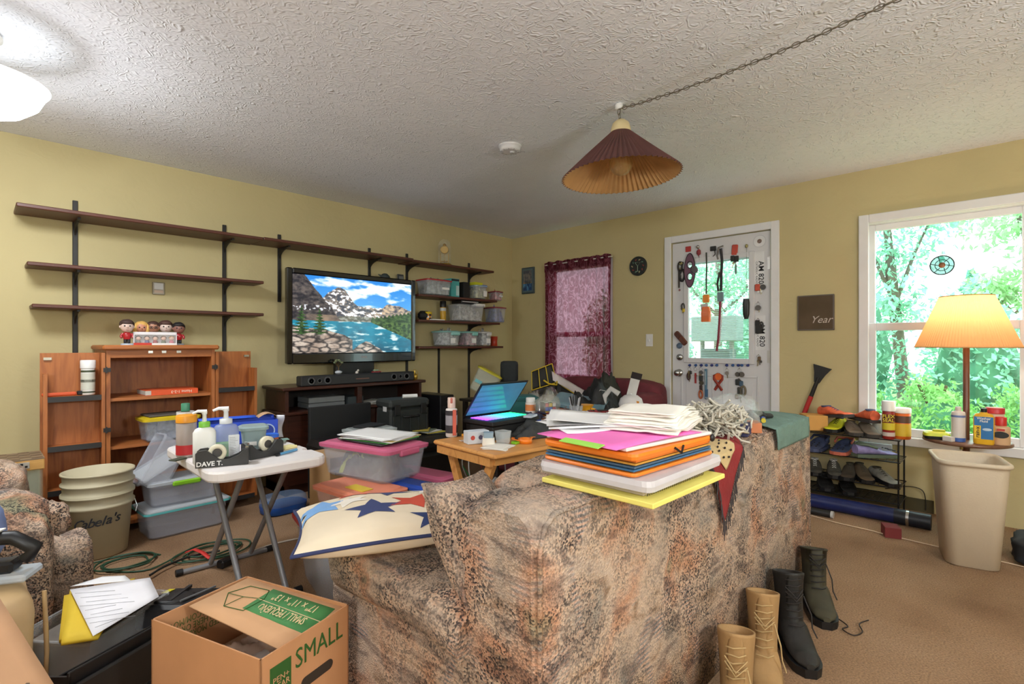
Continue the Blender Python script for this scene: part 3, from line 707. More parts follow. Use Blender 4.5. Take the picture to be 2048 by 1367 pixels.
for a, b in ((1.035, 1.765), (1.77, 2.495)):
    puff((a, CBY + .3, .27), (b, 1.56, .44), .45, jit=.05).put('seat_cushion', M_TAP, T)
    puff((a, CBY + .2, .40), (b, CBY + .46, .765), .5, jit=.08, seed=a).put('back_cushion', M_TAP, T)
puff((.79, CBY + .13, .45), (1.06, CBY + .32, .745), .55, jit=.08, seed=2).put('back_wing', M_TAP, T)
for sx in (.86, 2.7):
    for sy in (CBY + .06, 1.48): MB().cyl((sx, sy, 0), (sx, sy, .07), .022, .028).put('foot', mat((60, 40, 28), .5), T)

# ================================================================ WHITE FOLDING TABLE
TZ = .62
T = thing('folding_table', 'white plastic personal folding table with grey legs, covered in bottles', 'table', (.875, 2.59, 0), -1)
M_WPL = mat((232, 226, 224), .45, var=.03)
m = MB(); a_, b_ = .24, .385; pts = []
for cx, cy, a0 in ((a_ - .07, b_ - .07, 0), (-a_ + .07, b_ - .07, 90), (-a_ + .07, -b_ + .07, 180), (a_ - .07, -b_ + .07, 270)):
    for k in range(6): q = R_(a0 + 18 * k); pts.append((cx + .07 * math.cos(q), cy + .07 * math.sin(q)))
# two cable notches in the edge that faces +x
notch = []
for c in (-.17, -.03): notch += [(a_, c - .028), (a_ - .02, c - .022), (a_ - .03, c), (a_ - .02, c + .022), (a_, c + .028)]
i0 = 23; pts = pts[:24] + notch
m.loft([[(x_ * .985, y_ * .985, TZ - .042) for x_, y_ in pts], [(x_, y_, TZ - .034) for x_, y_ in pts], [(x_, y_, TZ - .008) for x_, y_ in pts], [(x_ * .985, y_ * .985, TZ) for x_, y_ in pts]], smooth=False)
m.put('table_top', M_WPL, T)
M_GLEG = mat((150, 152, 156), .35, metal=.5)
for x_ in (-.09, .10):
    MB().tube([(x_, .2, TZ - .045), (x_ * .9, -.28, .02)], .0125, 10).put('leg', M_GLEG, T)
    MB().tube([(x_ + .03, -.2, TZ - .045), (x_ + .03, .3, .02)], .0125, 10).put('leg', M_GLEG, T)
for y_ in (-.28, .3):
    f_ = MB().cyl((-.19, y_, .014), (.22 if y_ > 0 else .13, y_, .014), .0125).put('foot_bar', M_GLEG, T)
    MB().cyl((-.21, y_, .016), (-.18, y_, .016), .016).cyl((.21 if y_ > 0 else .125, y_, .016), (.245 if y_ > 0 else .155, y_, .016), .016).put('end_cap', BLACK, f_)['kind'] = 'stuff'

# ================================================================ WOODEN TRAY TABLE
M_PINE = wood((206, 142, 74), (222, 160, 90), (190, 124, 60), 'X', 5, .4)
WZ = .645; fc = PZ(990, 911, WZ); lc = PZ(886, 878, WZ)
ang = R_(-5)
T = thing('tray_table', 'pine wood folding tray table piled with laptop and clutter', 'table', (fc.x, fc.y, 0)); T.rotation_euler = (0, 0, ang)
LY, LX = .49, .62
MB().bb((0, 0, WZ - .022), (LX, LY, WZ), .008).put('table_top', M_PINE, T)
for y_ in (.035, LY - .055): MB().bb((.03, y_, WZ - .055), (LX - .03, y_ + .02, WZ - .022)).put('cleat', M_PINE, T)
MB().bb((.012, .05, WZ - .06), (.03, LY - .02, WZ - .024)).put('end_cleat', M_PINE, T)
def leg(x_, y0, y1):
    M = MB(); d = Vector((0, y1 - y0, -(WZ - .03))); ln = d.length; an = math.atan2(d.y, -d.z)
    M.box((x_, (y0 + y1) / 2, (WZ - .03) / 2), (.022, .045, ln - .01), (an, 0, 0)); M.put('leg', M_PINE, T)
leg(.04, .06, LY - .13); leg(.062, LY - .06, .13); leg(LX - .06, .06, LY - .13); leg(LX - .082, LY - .06, .13)
MB().cyl((.05, .16, .1), (LX - .07, .16, .1), .011).put('stretcher', M_PINE, T)

# ================================================================ PENDANT LAMP
hk = PZ(1238, 208, ZC)
T = thing('pendant_lamp', 'brown pleated cone pendant lamp with clear bulb on swag chain', 'pendant lamp', hk)
MB().lathe([(.012, -.028), (.02, -.022), (.02, -.004), (.014, 0)], 16).put('ceiling_hook', WHITE, T)
M_PL = mat((98, 60, 56), .65, var=.15); M_PLI = mat((190, 146, 92), .7)
zs1, zs0 = 2.215 - ZC, 1.985 - ZC; NP = 64; cx_, cy_ = .008, -.006
def pleat(r, z, amp, i, tilt=.012):
    a = 2 * math.pi * i / (2 * NP); q = r + (amp if i % 2 else -amp); x_, y_ = q * math.cos(a), q * math.sin(a)
    return (cx_ + x_, cy_ + y_, z + tilt * (x_ * RT[0] + y_ * RT[1]) * 4 * (r / .3))
def cone(off): return [[pleat(.05 + (.300 - .05) * t + off, zs1 + (zs0 - zs1) * t, .0015 + .0065 * t, i) for i in range(2 * NP)] for t in (0, .5, 1)]
m = MB(); m.loft([l[::-1] for l in cone(0)][::1], 0, False, False, True, False); m.loft(cone(-.003), 1, False, False, True, False); m.put('pleated_shade', [M_PL, M_PLI], T)
MB().lathe([(.052, zs1 - .005), (.05, zs1 + .02), (.042, zs1 + .045), (.022, zs1 + .062), (.008, zs1 + .068)], 24, c=(cx_, cy_, 0)).put('socket_cap', mat((214, 196, 150), .5), T)
MB().lathe([(.02, zs1 - .01), (.022, zs1 - .06), (.016, zs1 - .085)][::-1], 16, c=(cx_, cy_, 0)).put('socket', mat((60, 48, 36), .4), T)
MB().ball((cx_, cy_, zs0 + .072), (.062, .062, .066), 24, 16).lathe([(.018, zs0 + .125), (.015, zs0 + .16)], 14, c=(cx_, cy_, 0)).put('bulb', mat((225, 190, 130), .03, alpha=.35, coat=1, metal=.3), T)
M_CH = mat((128, 122, 108), .35, metal=.8); lk = None
def link(p, d, roll):
    global lk
    q = d.to_track_quat('X', 'Z') @ Euler((roll, 0, 0)).to_quaternion()
    if lk is None:
        lk = MB().tube([(.017 * math.cos(a), .0085 * math.sin(a), 0) for a in [2 * math.pi * k / 14 for k in range(14)]], .0018, 5, True).put('chain_link', M_CH, T); o = lk
    else: o = share(lk, 'chain_link', T)
    o.location = p; o.rotation_mode = 'QUATERNION'; o.rotation_quaternion = q
for k in range(3): link(Vector((.002 * k, -.002 * k, -.04 - k * .024)), Vector((0, 0, -1)), R_(90 * (k % 2)))
h2 = Vector((1.75, -1.05, ZC - .02)) - hk
def sag(t): p = Vector((0, 0, -.026)).lerp(h2, t); p.z -= .13 * 4 * t * (1 - t) * .9; return p
nl = 95
for k in range(nl): t = (k + .5) / nl; link(sag(t), (sag(t + .004) - sag(t - .004)).normalized(), R_(90 * (k % 2) + 20))
MB().tube([sag(k / 60) + Vector((0, 0, .002 * math.sin(k * 1.3))) for k in range(61)], .0028, 6).put('cord', mat((120, 112, 100), .5), T)

# ================================================================ FLOOR LAMP WITH TRAY
lp = (4.08, .185, 0)
T = thing('floor_lamp', 'floor lamp with lit tan pleated shade and round wooden tray, beside window', 'floor lamp', lp)
M_DW = wood((92, 54, 36), (112, 70, 48), (76, 44, 30), 'Z', 5, .35)
MB().lathe([(.13, 0), (.13, .012), (.09, .024), (.03, .034)], 32).put('base', M_DW, T)
MB().lathe([(.017, .03), (.017, .50), (.02, .52), (.016, .56), (.016, 1.16), (.008, 1.17)], 20).put('pole', M_DW, T)
MB().lathe([(.19, .535), (.205, .54), (.205, .552), (.2, .556), (.001, .556)], 48).put('tray', wood((104, 70, 52), (126, 88, 68), (90, 58, 44), 'X', 4, .3), T)
MB().cyl((-.04, .02, .5), (-.04, .02, .54), .008).cyl((.04, -.02, .5), (.04, -.02, .54), .008).put('tray_screw', mat((190, 170, 110), .3, metal=.8), T)['kind'] = 'stuff'
def shade_mat():
    m, nt, b = new_mat('tan_pleated_shade'); v = coords(nt); out = nt.nodes['Material Output']
    b.inputs['Base Color'].default_value = lin((222, 170, 120)); b.inputs['Roughness'].default_value = .9
    t = N(nt, 'ShaderNodeBsdfTranslucent'); t.inputs[0].default_value = lin((240, 180, 126)); mx = N(nt, 'ShaderNodeMixShader'); mx.inputs[0].default_value = .45
    L(nt, b.outputs[0], mx.inputs[1]); L(nt, t.outputs[0], mx.inputs[2]); L(nt, mx.outputs[0], out.inputs[0]); return m
m = MB(); ns = 200
lp_ = [[((.125 + (.245 - .125) * t + (.0014 if i % 2 else -.0014)) * math.cos(2 * math.pi * i / ns), (.125 + .12 * t + (.0014 if i % 2 else -.0014)) * math.sin(2 * math.pi * i / ns), 1.405 - .305 * t) for i in range(ns)] for t in (0, .33, .66, 1)]
m.loft([l[::-1] for l in lp_], 0, False, False, True, False); m.put('shade', shade_mat(), T)
m = MB()
for r, z in ((.126, 1.404), (.246, 1.102)): m.tube([(r * math.cos(a), r * math.sin(a), z) for a in [2 * math.pi * k / 60 for k in range(60)]], .003, 6, True)
m.put('shade_trim', mat((206, 160, 104), .8), T)['kind'] = 'stuff'
MB().tube([(.12, 0, 1.395), (0, 0, 1.385), (-.12, 0, 1.395)], .002, 5).tube([(0, .12, 1.395), (0, 0, 1.385), (0, -.12, 1.395)], .002, 5).tube([(0, 0, 1.17), (.05, 0, 1.25), (0, 0, 1.385)], .002, 5).put('harp', CHROME, T)
MB().ball((0, 0, 1.24), (.03, .03, .036)).cyl((0, 0, 1.17), (0, 0, 1.21), .014).put('bulb', mat((255, 240, 215), .3, emit=6), T)
ld = bpy.data.lights.new('floor_lamp_bulb', 'POINT'); ld.energy = SHADE_BULB_WATTS; ld.color = (1, .86, .66); ld.shadow_soft_size = .04
lo = bpy.data.objects.new('bulb_light', ld); COL.objects.link(lo); lo.parent = T; lo.location = (0, 0, 1.30)

# ================================================================ WASTE BIN
c = Vector((3.58, .155, 0))
T = thing('waste_bin', 'tall beige plastic waste bin, empty, standing beside the floor lamp', 'waste bin', c, 12)
M_BIN = mat((206, 190, 166), .55, var=.06, scale=5, bmp=.1, bscale=120)
MB().rr([(.24, .19, .05, 0), (.262, .212, .05, .006), (.345, .27, .055, .50), (.345, .27, .055, .515), (.367, .292, .06, .516), (.371, .296, .062, .525), (.367, .292, .06, .534), (.345, .27, .055, .536), (.333, .258, .05, .52), (.25, .2, .045, .012)], 6, smooth=True).put('body', M_BIN, T)

# ================================================================ SHOE RACK
RX, RY0, RY1 = 4.07, .50, 1.22
T = thing('shoe_rack', 'four tier black wire shoe rack crammed with shoes under window', 'shoe rack', (RX, RY0, 0))
M_WIRE = mat((40, 40, 42), .35, metal=.5); rl, rd = RY1 - RY0, .27
RZ = (.10, .20, .365, .505)
for z in RZ:
    m = MB(); m.tube([(0, 0, z), (rd, 0, z), (rd, rl, z), (0, rl, z)], .0035, 6, True)
    fr = m.put('tier_frame', M_WIRE, T); m = MB()
    for k in range(1, 18): m.cyl((.0, k * rl / 18, z), (rd, k * rl / 18, z), .0018, n=5)
    for k in range(1, 7): m.cyl((k * rd / 7, 0, z - .003), (k * rd / 7, rl, z - .003), .0018, n=5)
    m.put('tier_wires', M_WIRE, fr)['kind'] = 'stuff'
for y_ in (.01, rl - .01):
    for x_ in (.012, rd - .012): MB().cyl((x_, y_, 0), (x_, y_, RZ[-1]), .005, n=8).put('post', M_WIRE, T)
# ================================================================ BUILDERS FOR SMALL THINGS
def face(l): return math.degrees(math.atan2(l[1], l[0])) - 90          # local -y towards the room's photographer side
def sc(l):                                                            # metres per photo pixel (wide, high) at a place
    k = l[0] * FW[0] + l[1] * FW[1]; h = math.hypot(l[0], l[1]); return k / FPX * (k / h), k / FPX
MX90 = Matrix.Rotation(R_(90), 4, 'X')
def bottle(name, label, cat, loc, r, h, col, cap, caph=.03, neck=.5, band=None, alpha=1, sq=1.0, group=None, rz=None, fill=None, capr=None, txt=None):
    T = thing(name, label, cat, loc, face(loc) if rz is None else rz, group)
    b = h - caph; rn = r * neck; sh_ = max(.006, min(.03, r - rn))
    MB().lathe([(r * .92, 0), (r, .006), (r, b - sh_), (r * .93, b - sh_ * .5), (rn, b - .004), (rn, b)], 24, sy=sq).put('body', mat(col, .35, alpha=alpha, var=.04), T)
    cr = capr or rn * 1.12
    MB().lathe([(cr, b - .002), (cr, h - .004), (cr * .92, h)], 20, sy=sq if neck > .8 else 1).put('cap', mat(cap, .4, var=.03), T)
    if fill: MB().lathe([(r * .9, .004), (r * .93, .008), (r * .93, fill[1])], 20, sy=sq).put('contents', mat(fill[0], .5, var=.3, scale=40), T)
    if band:
        for (c, z0, z1) in band: MB().lathe([(r + .0008, z0), (r + .0008, z1)], 24, sy=sq, cap0=False, cap1=False).put('printed_band', mat(c, .5, var=.05), T)
    for (t, size, z, c) in (txt or []): text(t, size, mat(c, .6, var=0), T, (0, -r * sq - .0015, z), (90, 0, 0))
    return T
def pump(name, label, loc, w, d, h, col, collar, head, alpha=1, fill=None, rz=None):
    T = thing(name, label, 'pump bottle', loc, face(loc) if rz is None else rz); b = h * .68
    MB().rr([(w * .9, d * .9, d * .4, 0), (w, d, d * .45, .006), (w, d, d * .45, b * .85), (w * .8, d * .8, d * .39, b * .95), (w * .4, w * .4, w * .19, b)], 6, smooth=True).put('body', mat(col, .3, alpha=alpha, var=.03), T)
    if fill: MB().rr([(w * .9, d * .9, d * .4, .004), (w * .93, d * .93, d * .4, b * .45)], 5, smooth=True).put('contents', mat(fill, .4, alpha=.7), T)
    MB().lathe([(w * .25, b), (w * .25, b + h * .09), (w * .18, b + h * .1)], 18).put('collar', mat(collar, .4), T)
    m = MB().lathe([(w * .1, b + h * .1), (w * .09, h - .02), (w * .12, h - .018), (w * .12, h - .006)], 12)
    m.tube([(w * .1, 0, h - .008), (-w * .28, 0, h - .005), (-w * .5, 0, h - .014)], [w * .1, w * .07, w * .05], 8); m.put('pump_head', mat(head, .35), T); return T
def tub(name, label, loc, w, d, h, rz, body, lid, latch=None, cat='storage bin', lidh=.02, taper=.88, rot=None, group=None, open_=False, lip=.012, handle=False):
    T = thing(name, label, cat, loc, rz, group, rot)
    MB().rr(shell(w, d, h, taper, min(w, d) * .14), 4).put('tub', body, T)
    MB().rr([(w + .004, d + .004, .03, h - .012), (w + lip, d + lip, .03, h - .01), (w + lip, d + lip, .03, h - .002), (w - .004, d - .004, .03, h)], 4, cap0=False, cap1=False).put('rim', body, T)
    if not open_:
        MB().rr([(w + lip + .006, d + lip + .006, .03, h - .004), (w + lip + .008, d + lip + .008, .03, h + lidh * .55), (w - .01, d - .01, .03, h + lidh * .7), (w - .03, d - .03, .03, h + lidh)], 4).put('lid', lid, T)
    if latch:
        for s_ in (-1, 1): MB().box((s_ * (w / 2 + lip), 0, h - .008), (.014, d * .5, .032), bev=.004).put('latch', latch, T)
    return T
def carton(name, label, cat, loc, w, d, h, rz, col, bev=.002, group=None, rot=None, bmp=0):
    return one(MB().box((0, 0, h / 2), (w, d, h), bev=bev), name, mat(col, .7, var=.06, bmp=bmp), label, cat, loc, rz, group, rot)
def sheets(n, name, labels, w, d, loc, rz, col, group, rnd, dz=.0012, jit=6, curl=.004):
    for i in range(n):
        a, b = rnd.uniform(-1, 1), rnd.uniform(0, 6)
        m = MB().sheet(lambda u, v: ((u - .5) * w, (v - .5) * d, curl * (a * (u - .5) ** 2 * 4 + .4 * math.sin(v * 5 + b))), 8, 8, .0006)
        one(m, name, mat(col, .8, var=.02), labels[i % len(labels)], 'paper', (loc[0] + rnd.uniform(-.01, .01), loc[1] + rnd.uniform(-.01, .01), loc[2] + i * dz), rz + rnd.uniform(-jit, jit), group)
def lines(T, w, d, n, z, mt, rnd, y0=None):
    m = MB()
    for i in range(n):
        L_ = w * rnd.uniform(.3, .85); m.box((-w * .45 + L_ / 2, d * .42 - i * d * .84 / n, z), (L_, .0014, .0004))
    m.put('printed_lines', mt, T)['kind'] = 'stuff'
def heap(w, d, h, seed, nu=26, nv=22, f=3.0, rough=.5, fold=0):
    def fn(u, v):
        x, y = u - .5, v - .5; e = max(0, 1 - (abs(x) * 2) ** 3.2) * max(0, 1 - (abs(y) * 2) ** 3.2)
        k = .62 + rough * noise.noise(Vector((u * f + seed, v * f, seed * .7))) + .3 * rough * noise.noise(Vector((u * f * 3, v * f * 3 + seed, 0)))
        if fold: k += fold * math.sin((u * 1.3 + v) * 22 + 5 * noise.noise(Vector((u * 3, v * 3, seed))))
        ed = 1 + .12 * noise.noise(Vector((u * 5, v * 5, seed + 4)))
        return (x * w * ed, y * d * ed, max(0, h * e ** .6 * k) + .002)
    m = MB().sheet(fn, nu, nv); m.sheet(lambda u, v: (fn(1 - u, v)[0], fn(1 - u, v)[1], .0), nu, nv); return m
def cable(name, label, pts, r, col, cat='cable', group=None):
    P_ = []; n = len(pts)
    for i in range(n - 1):
        p0, p1, p2, p3 = (Vector(pts[max(0, min(n - 1, k))]) for k in (i - 1, i, i + 1, i + 2))
        for s_ in range(6):
            t = s_ / 6; P_.append(.5 * ((2 * p1) + (p2 - p0) * t + (2 * p0 - 5 * p1 + 4 * p2 - p3) * t * t + (3 * p1 - p0 - 3 * p2 + p3) * t ** 3))
    P_.append(Vector(pts[-1])); return one(MB().tube(P_, r, 6), name, mat(col, .5), label, cat, group=group)
def loop_cable(name, label, c, rx, ry, turns, r, col, seed, group=None, tail=None):
    rd = random.Random(seed); pts = []
    for k in range(int(turns * 10) + 1):
        a = k * 2 * math.pi / 10; q = 1 + .25 * math.sin(a * .37 + seed); pts.append((c[0] + rx * q * math.cos(a) + rd.uniform(-.01, .01), c[1] + ry * q * math.sin(a) + rd.uniform(-.01, .01), c[2] + r + .004 * (k / 10) + .004 * rd.random()))
    if tail: pts += tail
    return cable(name, label, pts, r, col, group=group)
def shoe(name, label, loc, rz, L_, W_, H_, up, sole, lace, high=0, rot=None, cat='shoe', group=None, open_=True):
    # toe at +x, heel at -x
    T = thing(name, label, cat, loc, rz, group, rot); n = 14
    def wid(t): return W_ / 2 * (.62 + .38 * math.sin(min(1, t * 1.25) * math.pi * .55 + .2)) * (1 if t < .86 else math.sqrt(max(.05, 1 - ((t - .86) / .15) ** 2)))
    def hgt(t): return (H_ * (1.0 if t < .32 else (1 - .55 * min(1, (t - .32) / .38))) + high * (1 if t < .30 else max(0, 1 - (t - .30) / .12))) * (1 if t < .92 else .85 - (t - .92) * 4)
    lo, ls_ = [], []
    for i in range(n + 1):
        t = i / n; x = -L_ / 2 + t * L_; w = wid(t); h = hgt(t); l = []
        for k in range(16):
            a = 2 * math.pi * k / 16; c_, s_ = math.cos(a), math.sin(a)
            z = .022 + (h - .022) * (.5 + .5 * s_); ww = w * (1 if s_ < 0 else (1 - .45 * s_ ** 2))
            l.append((x, math.copysign(abs(c_) ** .6, c_) * ww, z))
        lo.append(l); ls_.append([(x * 1.02, q * w * 1.06, z) for q, z in ((-1, .003), (1, .003), (1.02, .024), (-1.02, .024))])
    MB().loft(lo).put('upper', up, T); MB().loft(ls_, smooth=False).put('sole', sole, T)
    if open_: MB().lathe([(W_ * .26, H_ + high - .006), (W_ * .3, H_ + high + .004), (W_ * .24, H_ + high + .005), (W_ * .2, H_ * .5)], 16, c=(-L_ * .3, 0, 0), sx=1.25, cap0=False).put('collar', lace, T)
    m = MB()
    for k in range(4 if not high else 6):
        t = .36 + k * .07 if not high else .30 + k * .035; x = -L_ / 2 + t * L_; h = hgt(t) + .001; m.tube([(x, -wid(t) * .5, h - .012), (x + .006, 0, h + .003), (x, wid(t) * .5, h - .012)], .0025, 5)
    m.put('laces', lace, T)['kind'] = 'stuff'
    return T
rn = random.Random(11)
# ================================================================ BOBBLEHEADS ON THE CABINET
def figure(px, label, skin, hair, shirt, pants, style, hpx=50, z0=CT_, y_=3.94, base=True):
    l = PY(px, 687, y_); l.z = z0; a, b = sc(l); h = hpx * b
    T = thing('bobblehead_figure', label, 'figurine', l, face(l) + 4, 'bobblehead figures on the cabinet')
    if base: MB().lathe([(h * .2, 0), (h * .2, .006), (h * .17, .01)], 20).put('base', mat((170, 185, 200), .4), T)
    m = MB()
    for s_ in (-1, 1): m.tube([(s_ * h * .055, -.004, .009), (s_ * h * .055, 0, h * .24)], [h * .05, h * .055], 8); m.ball((s_ * h * .055, -h * .05, .014), (h * .05, h * .085, h * .03), 10, 6)
    m.put('trousers', mat(pants, .5), T)['kind'] = 'stuff'
    m = MB().lathe([(h * .11, h * .22), (h * .13, h * .3), (h * .15, h * .42), (h * .1, h * .48), (h * .04, h * .5)], 16, sy=.75)
    for s_ in (-1, 1): m.tube([(s_ * h * .13, 0, h * .44), (s_ * h * .19, -.004, h * .34), (s_ * h * .17, -.01, h * .27)], [h * .05, h * .045, h * .035], 8)
    m.put('shirt', mat(shirt, .3, coat=.3), T)
    m = MB().ball((0, 0, h * .73), (h * .22, h * .2, h * .25), 18, 12)
    for s_ in (-1, 1): m.ball((s_ * h * .215, 0, h * .7), (h * .03, h * .035, h * .05), 8, 6)
    m.ball((0, -h * .205, h * .69), (h * .025, h * .035, h * .035), 8, 6); m.put('head', mat(skin, .45), T)
    m = MB().ball((0, h * .035, h * .80), (h * .245, h * .215, h * .2), 18, 12, jit=.06, freq=5)
    if style == 'fringe': m.ball((0, -h * .1, h * .86), (h * .2, h * .13, h * .08), 14, 8)
    if style == 'long':
        for s_ in (-1, 1): m.ball((s_ * h * .2, 0, h * .66), (h * .09, h * .14, h * .22), 10, 8, jit=.2)
    m.put('hair', mat(hair, .6), T)
    m = MB()
    for s_ in (-1, 1): m.ball((s_ * h * .08, -h * .185, h * .73), (h * .03, h * .015, h * .03), 8, 6)
    m.put('eyes', INK, T)['kind'] = 'stuff'
    MB().ball((0, -h * .185, h * .58), (h * .05, h * .012, h * .009), 8, 5).put('mouth', mat((150, 70, 66), .5), T)
    if style == 'glasses':
        m = MB()
        for s_ in (-1, 1): m.tube([(s_ * h * .085 + h * .065 * math.cos(q), -h * .215, h * .73 + h * .05 * math.sin(q)) for q in [k * math.pi / 6 for k in range(12)]], .0016, 5, True)
        m.put('spectacles', INK, T)
    return T
figure(254, 'bobblehead figure with dark bowl haircut and glossy red shirt', (222, 196, 184), (72, 52, 48), (168, 24, 34), (28, 28, 34), 'fringe', 52)
figure(283, 'bobblehead figure with long blond hair behind the small boxed set', (206, 140, 110), (226, 178, 96), (190, 60, 90), (40, 50, 90), 'long', 48, y_=4.02)
figure(306.5, 'bobblehead figure wearing spectacles behind the small boxed set', (186, 132, 104), (74, 48, 40), (110, 90, 60), (50, 46, 44), 'glasses', 48, y_=4.02)
figure(331.5, 'pale bobblehead figure with swept brown hair behind the small boxed set', (226, 202, 192), (88, 58, 50), (70, 110, 60), (50, 46, 44), 'fringe', 50, y_=4.02)
figure(357.5, 'bobblehead figure with black hair and red shirt at boxed set end', (150, 104, 92), (36, 32, 34), (170, 26, 36), (28, 28, 34), 'fringe', 46, y_=4.0)
l = PY(311.5, 687, 3.88); l.z = CT_; a, b = sc(l)
T = thing('figure_box', 'white windowed toy box holding five tiny figures', 'toy box', l, face(l) + 6); bw, bh = 87 * a, 26 * b
MB().bb((-bw / 2, .0, 0), (bw / 2, .045, .006)).bb((-bw / 2, 0, bh - .018), (bw / 2, .045, bh)).bb((-bw / 2, .042, 0), (bw / 2, .045, bh)).bb((-bw / 2, 0, 0), (-bw / 2 + .004, .045, bh)).bb((bw / 2 - .004, 0, 0), (bw / 2, .045, bh)).put('carton', mat((226, 224, 228), .5), T)
MB().bb((-bw / 2, -.001, 0), (-.02, .0, .014)).put('red_stripe', mat((196, 52, 36), .5), T)
MB().bb((-.02, -.001, 0), (bw / 2, .0, .012)).put('white_stripe', WHITE, T)
MB().bb((-bw / 2 + .004, .0008, .006), (bw / 2 - .004, .0016, bh - .018)).put('window_film', clear((235, 240, 245), .14, .1), T)
for k, (sh_, hr) in enumerate((((110, 100, 90), (70, 50, 46)), ((66, 70, 120), (60, 46, 40)), ((150, 30, 40), (60, 46, 44)), ((90, 100, 70), (130, 90, 50)), ((190, 90, 110), (226, 180, 90)))):
    o = thing('mini_figure', ['tiny grey shirted figure inside toy box window', 'tiny blue shirted figure inside toy box window', 'tiny red shirted figure inside toy box window', 'tiny olive shirted figure inside toy box window', 'tiny blond pink shirted figure inside toy box window'][k], 'figurine', T.matrix_basis @ Vector((-bw / 2 + bw * (k + .6) / 5.2, .022, .006)), face(l), 'mini figures in the toy box')
    MB().lathe([(.012, 0), (.014, .012), (.009, .024)], 12, sy=.8).put('body', mat(sh_, .5), o); MB().ball((0, 0, .036), (.014, .013, .014), 12, 8).put('head', mat((220, 180, 160), .5), o); MB().ball((0, .003, .040), (.0155, .0135, .012), 12, 8).put('hair', mat(hr, .6), o)
# framed thermostat-like plaque under the middle shelf
l = PY(316.5, 575, YA); a, b = sc(l)
T = thing('wall_plaque', 'small white card in silver frame hung under middle shelf', 'picture frame', (l.x, YA, l.z - 14 * b))
MB().bb((-.036, -.012, 0), (.036, 0, .085), .003).put('frame', mat((150, 142, 128), .4, metal=.4), T); MB().bb((-.026, -.0135, .036), (.026, -.012, .078)).put('card', mat((225, 226, 228), .4), T); MB().bb((-.026, -.0135, .012), (.026, -.012, .03)).put('lower_card', mat((205, 180, 160), .4), T)

# ================================================================ THINGS IN THE CABINET
l = Vector((CX0 - .12, CYF - .03 + .08, .828)); lz = PY(176, 778, CYF + .06); lz.z = .828
bottle('spray_can', 'white spray can with dark green label on cabinet door shelf', 'spray can', lz, .033, .20, (226, 226, 222), (232, 232, 232), .045, .98, [((70, 80, 58), .13, .142), ((206, 208, 196), .03, .125), ((60, 74, 50), .072, .088), ((58, 70, 52), .012, .02)])
p = PY(128, 778, CYF + .05); p.z = .828
T = thing('utility_knife', 'orange handled tool with black tip on cabinet door shelf', 'tool', p, 3)
MB().box((-.02, 0, .011), (.15, .03, .02), bev=.006).put('handle', mat((205, 84, 44), .5), T); MB().box((.078, .0, .013), (.045, .026, .024), bev=.005).put('tip', BLACK, T)
p = PY(345, 768, CYF + .06); p.z = .80
T = thing('orange_book', 'orange do it yourself book lying flat, spine lettering upside down', 'book', p, 2)
bw = .29; MB().bb((-bw / 2, 0, .002), (bw / 2, .2, .03), .002).put('pages', mat((200, 196, 186), .8), T); MB().bb((-bw / 2 + .03, -.004, 0), (bw / 2, .0, .032), .001).bb((-bw / 2, 0, 0), (bw / 2, .2, .002)).bb((-bw / 2, 0, .03), (bw / 2, .2, .032)).put('cover', mat((226, 92, 48), .4), T)
text('Home 1-2-3', .024, mat((250, 236, 220), .6), T, (.05, -.0052, .016), (90, 180, 0), 'spine_lettering', ext=.0005)
p = PY(337, 851, CYF + .08); p.z = .515
bb_ = tub('clear_bin', 'clear bin with yellow lid on cabinet shelf, full of pens', p, .30, .2, .135, 2, clear((206, 212, 222), .35), mat((218, 190, 36), .45))
one(heap(.24, .14, .13, 5, f=6, rough=.9), 'pen_clutter', mat((110, 112, 128), .5, var=.6, scale=40), 'tangle of pens and trinkets inside yellow lidded bin', 'pens', p + Vector((0, 0, .012)))['kind'] = 'stuff'
one(MB().box((0, 0, .006), (.28, .17, .012), bev=.004), 'tablet', mat((96, 90, 84), .4), 'flat dark tablet resting on yellow lid', 'tablet', p + Vector((.01, .0, .156)), 5)

# ================================================================ CHESS BOX, ARMCHAIR AND CORNER
T = thing('chess_box', 'wooden chess set box with checkered lid and clasp', 'chess box', (.1, 3.56, .505), 0)
MB().bb((-.2, -.12, 0), (.14, .12, .05), .003).put('box', wood((196, 148, 78), (212, 164, 92), (180, 130, 64), 'X', 5), T)
m = MB().bb((-.2, -.12, .05), (.14, .12, .056)); m.put('lid', mat((128, 108, 84), .5), T)
for i in range(8):
    for j in range(6):
        if (i + j) % 2: MB().bb((-.195 + i * .0412, -.115 + j * .038, .056), (-.195 + (i + 1) * .0412, -.115 + (j + 1) * .038, .0568)).put('dark_square', mat((96, 74, 56), .5), T)
MB().bb((.03, -.124, .012), (.085, -.12, .042)).put('clasp', mat((210, 208, 200), .3, metal=.6), T)
for k in range(3): MB().bb((.036 + k * .016, -.1255, .016 + (k % 2) * .012), (.046 + k * .016, -.124, .026 + (k % 2) * .012)).put('clasp_inlay', BLACK, T)
T = thing('glass_tank', 'glass tank with dark base standing under the chess box', 'tank', (.1, 3.56, 0)); MB().bb((-.2, -.12, 0), (.14, .12, .06)).put('base', mat((60, 60, 58), .6), T)
MB().rr([(.33, .23, .01, .06), (.33, .23, .01, .50), (.32, .22, .01, .50), (.32, .22, .01, .065)], 3, c=(-.03, 0)).put('glass', clear((170, 186, 176), .35, .1), T)
T = thing('armchair', 'tapestry fabric armchair with padded rolled arm beside the bucket', 'armchair', (0, 0, 0))
puff((-.3, 2.55, .38), (.195, 3.06, .535), .55, jit=.1, seed=3).put('arm_pad', M_TAP, T)
puff((-.3, 2.98, .40), (.165, 3.34, .615), .6, jit=.1, seed=8).put('back_pad', M_TAP, T)
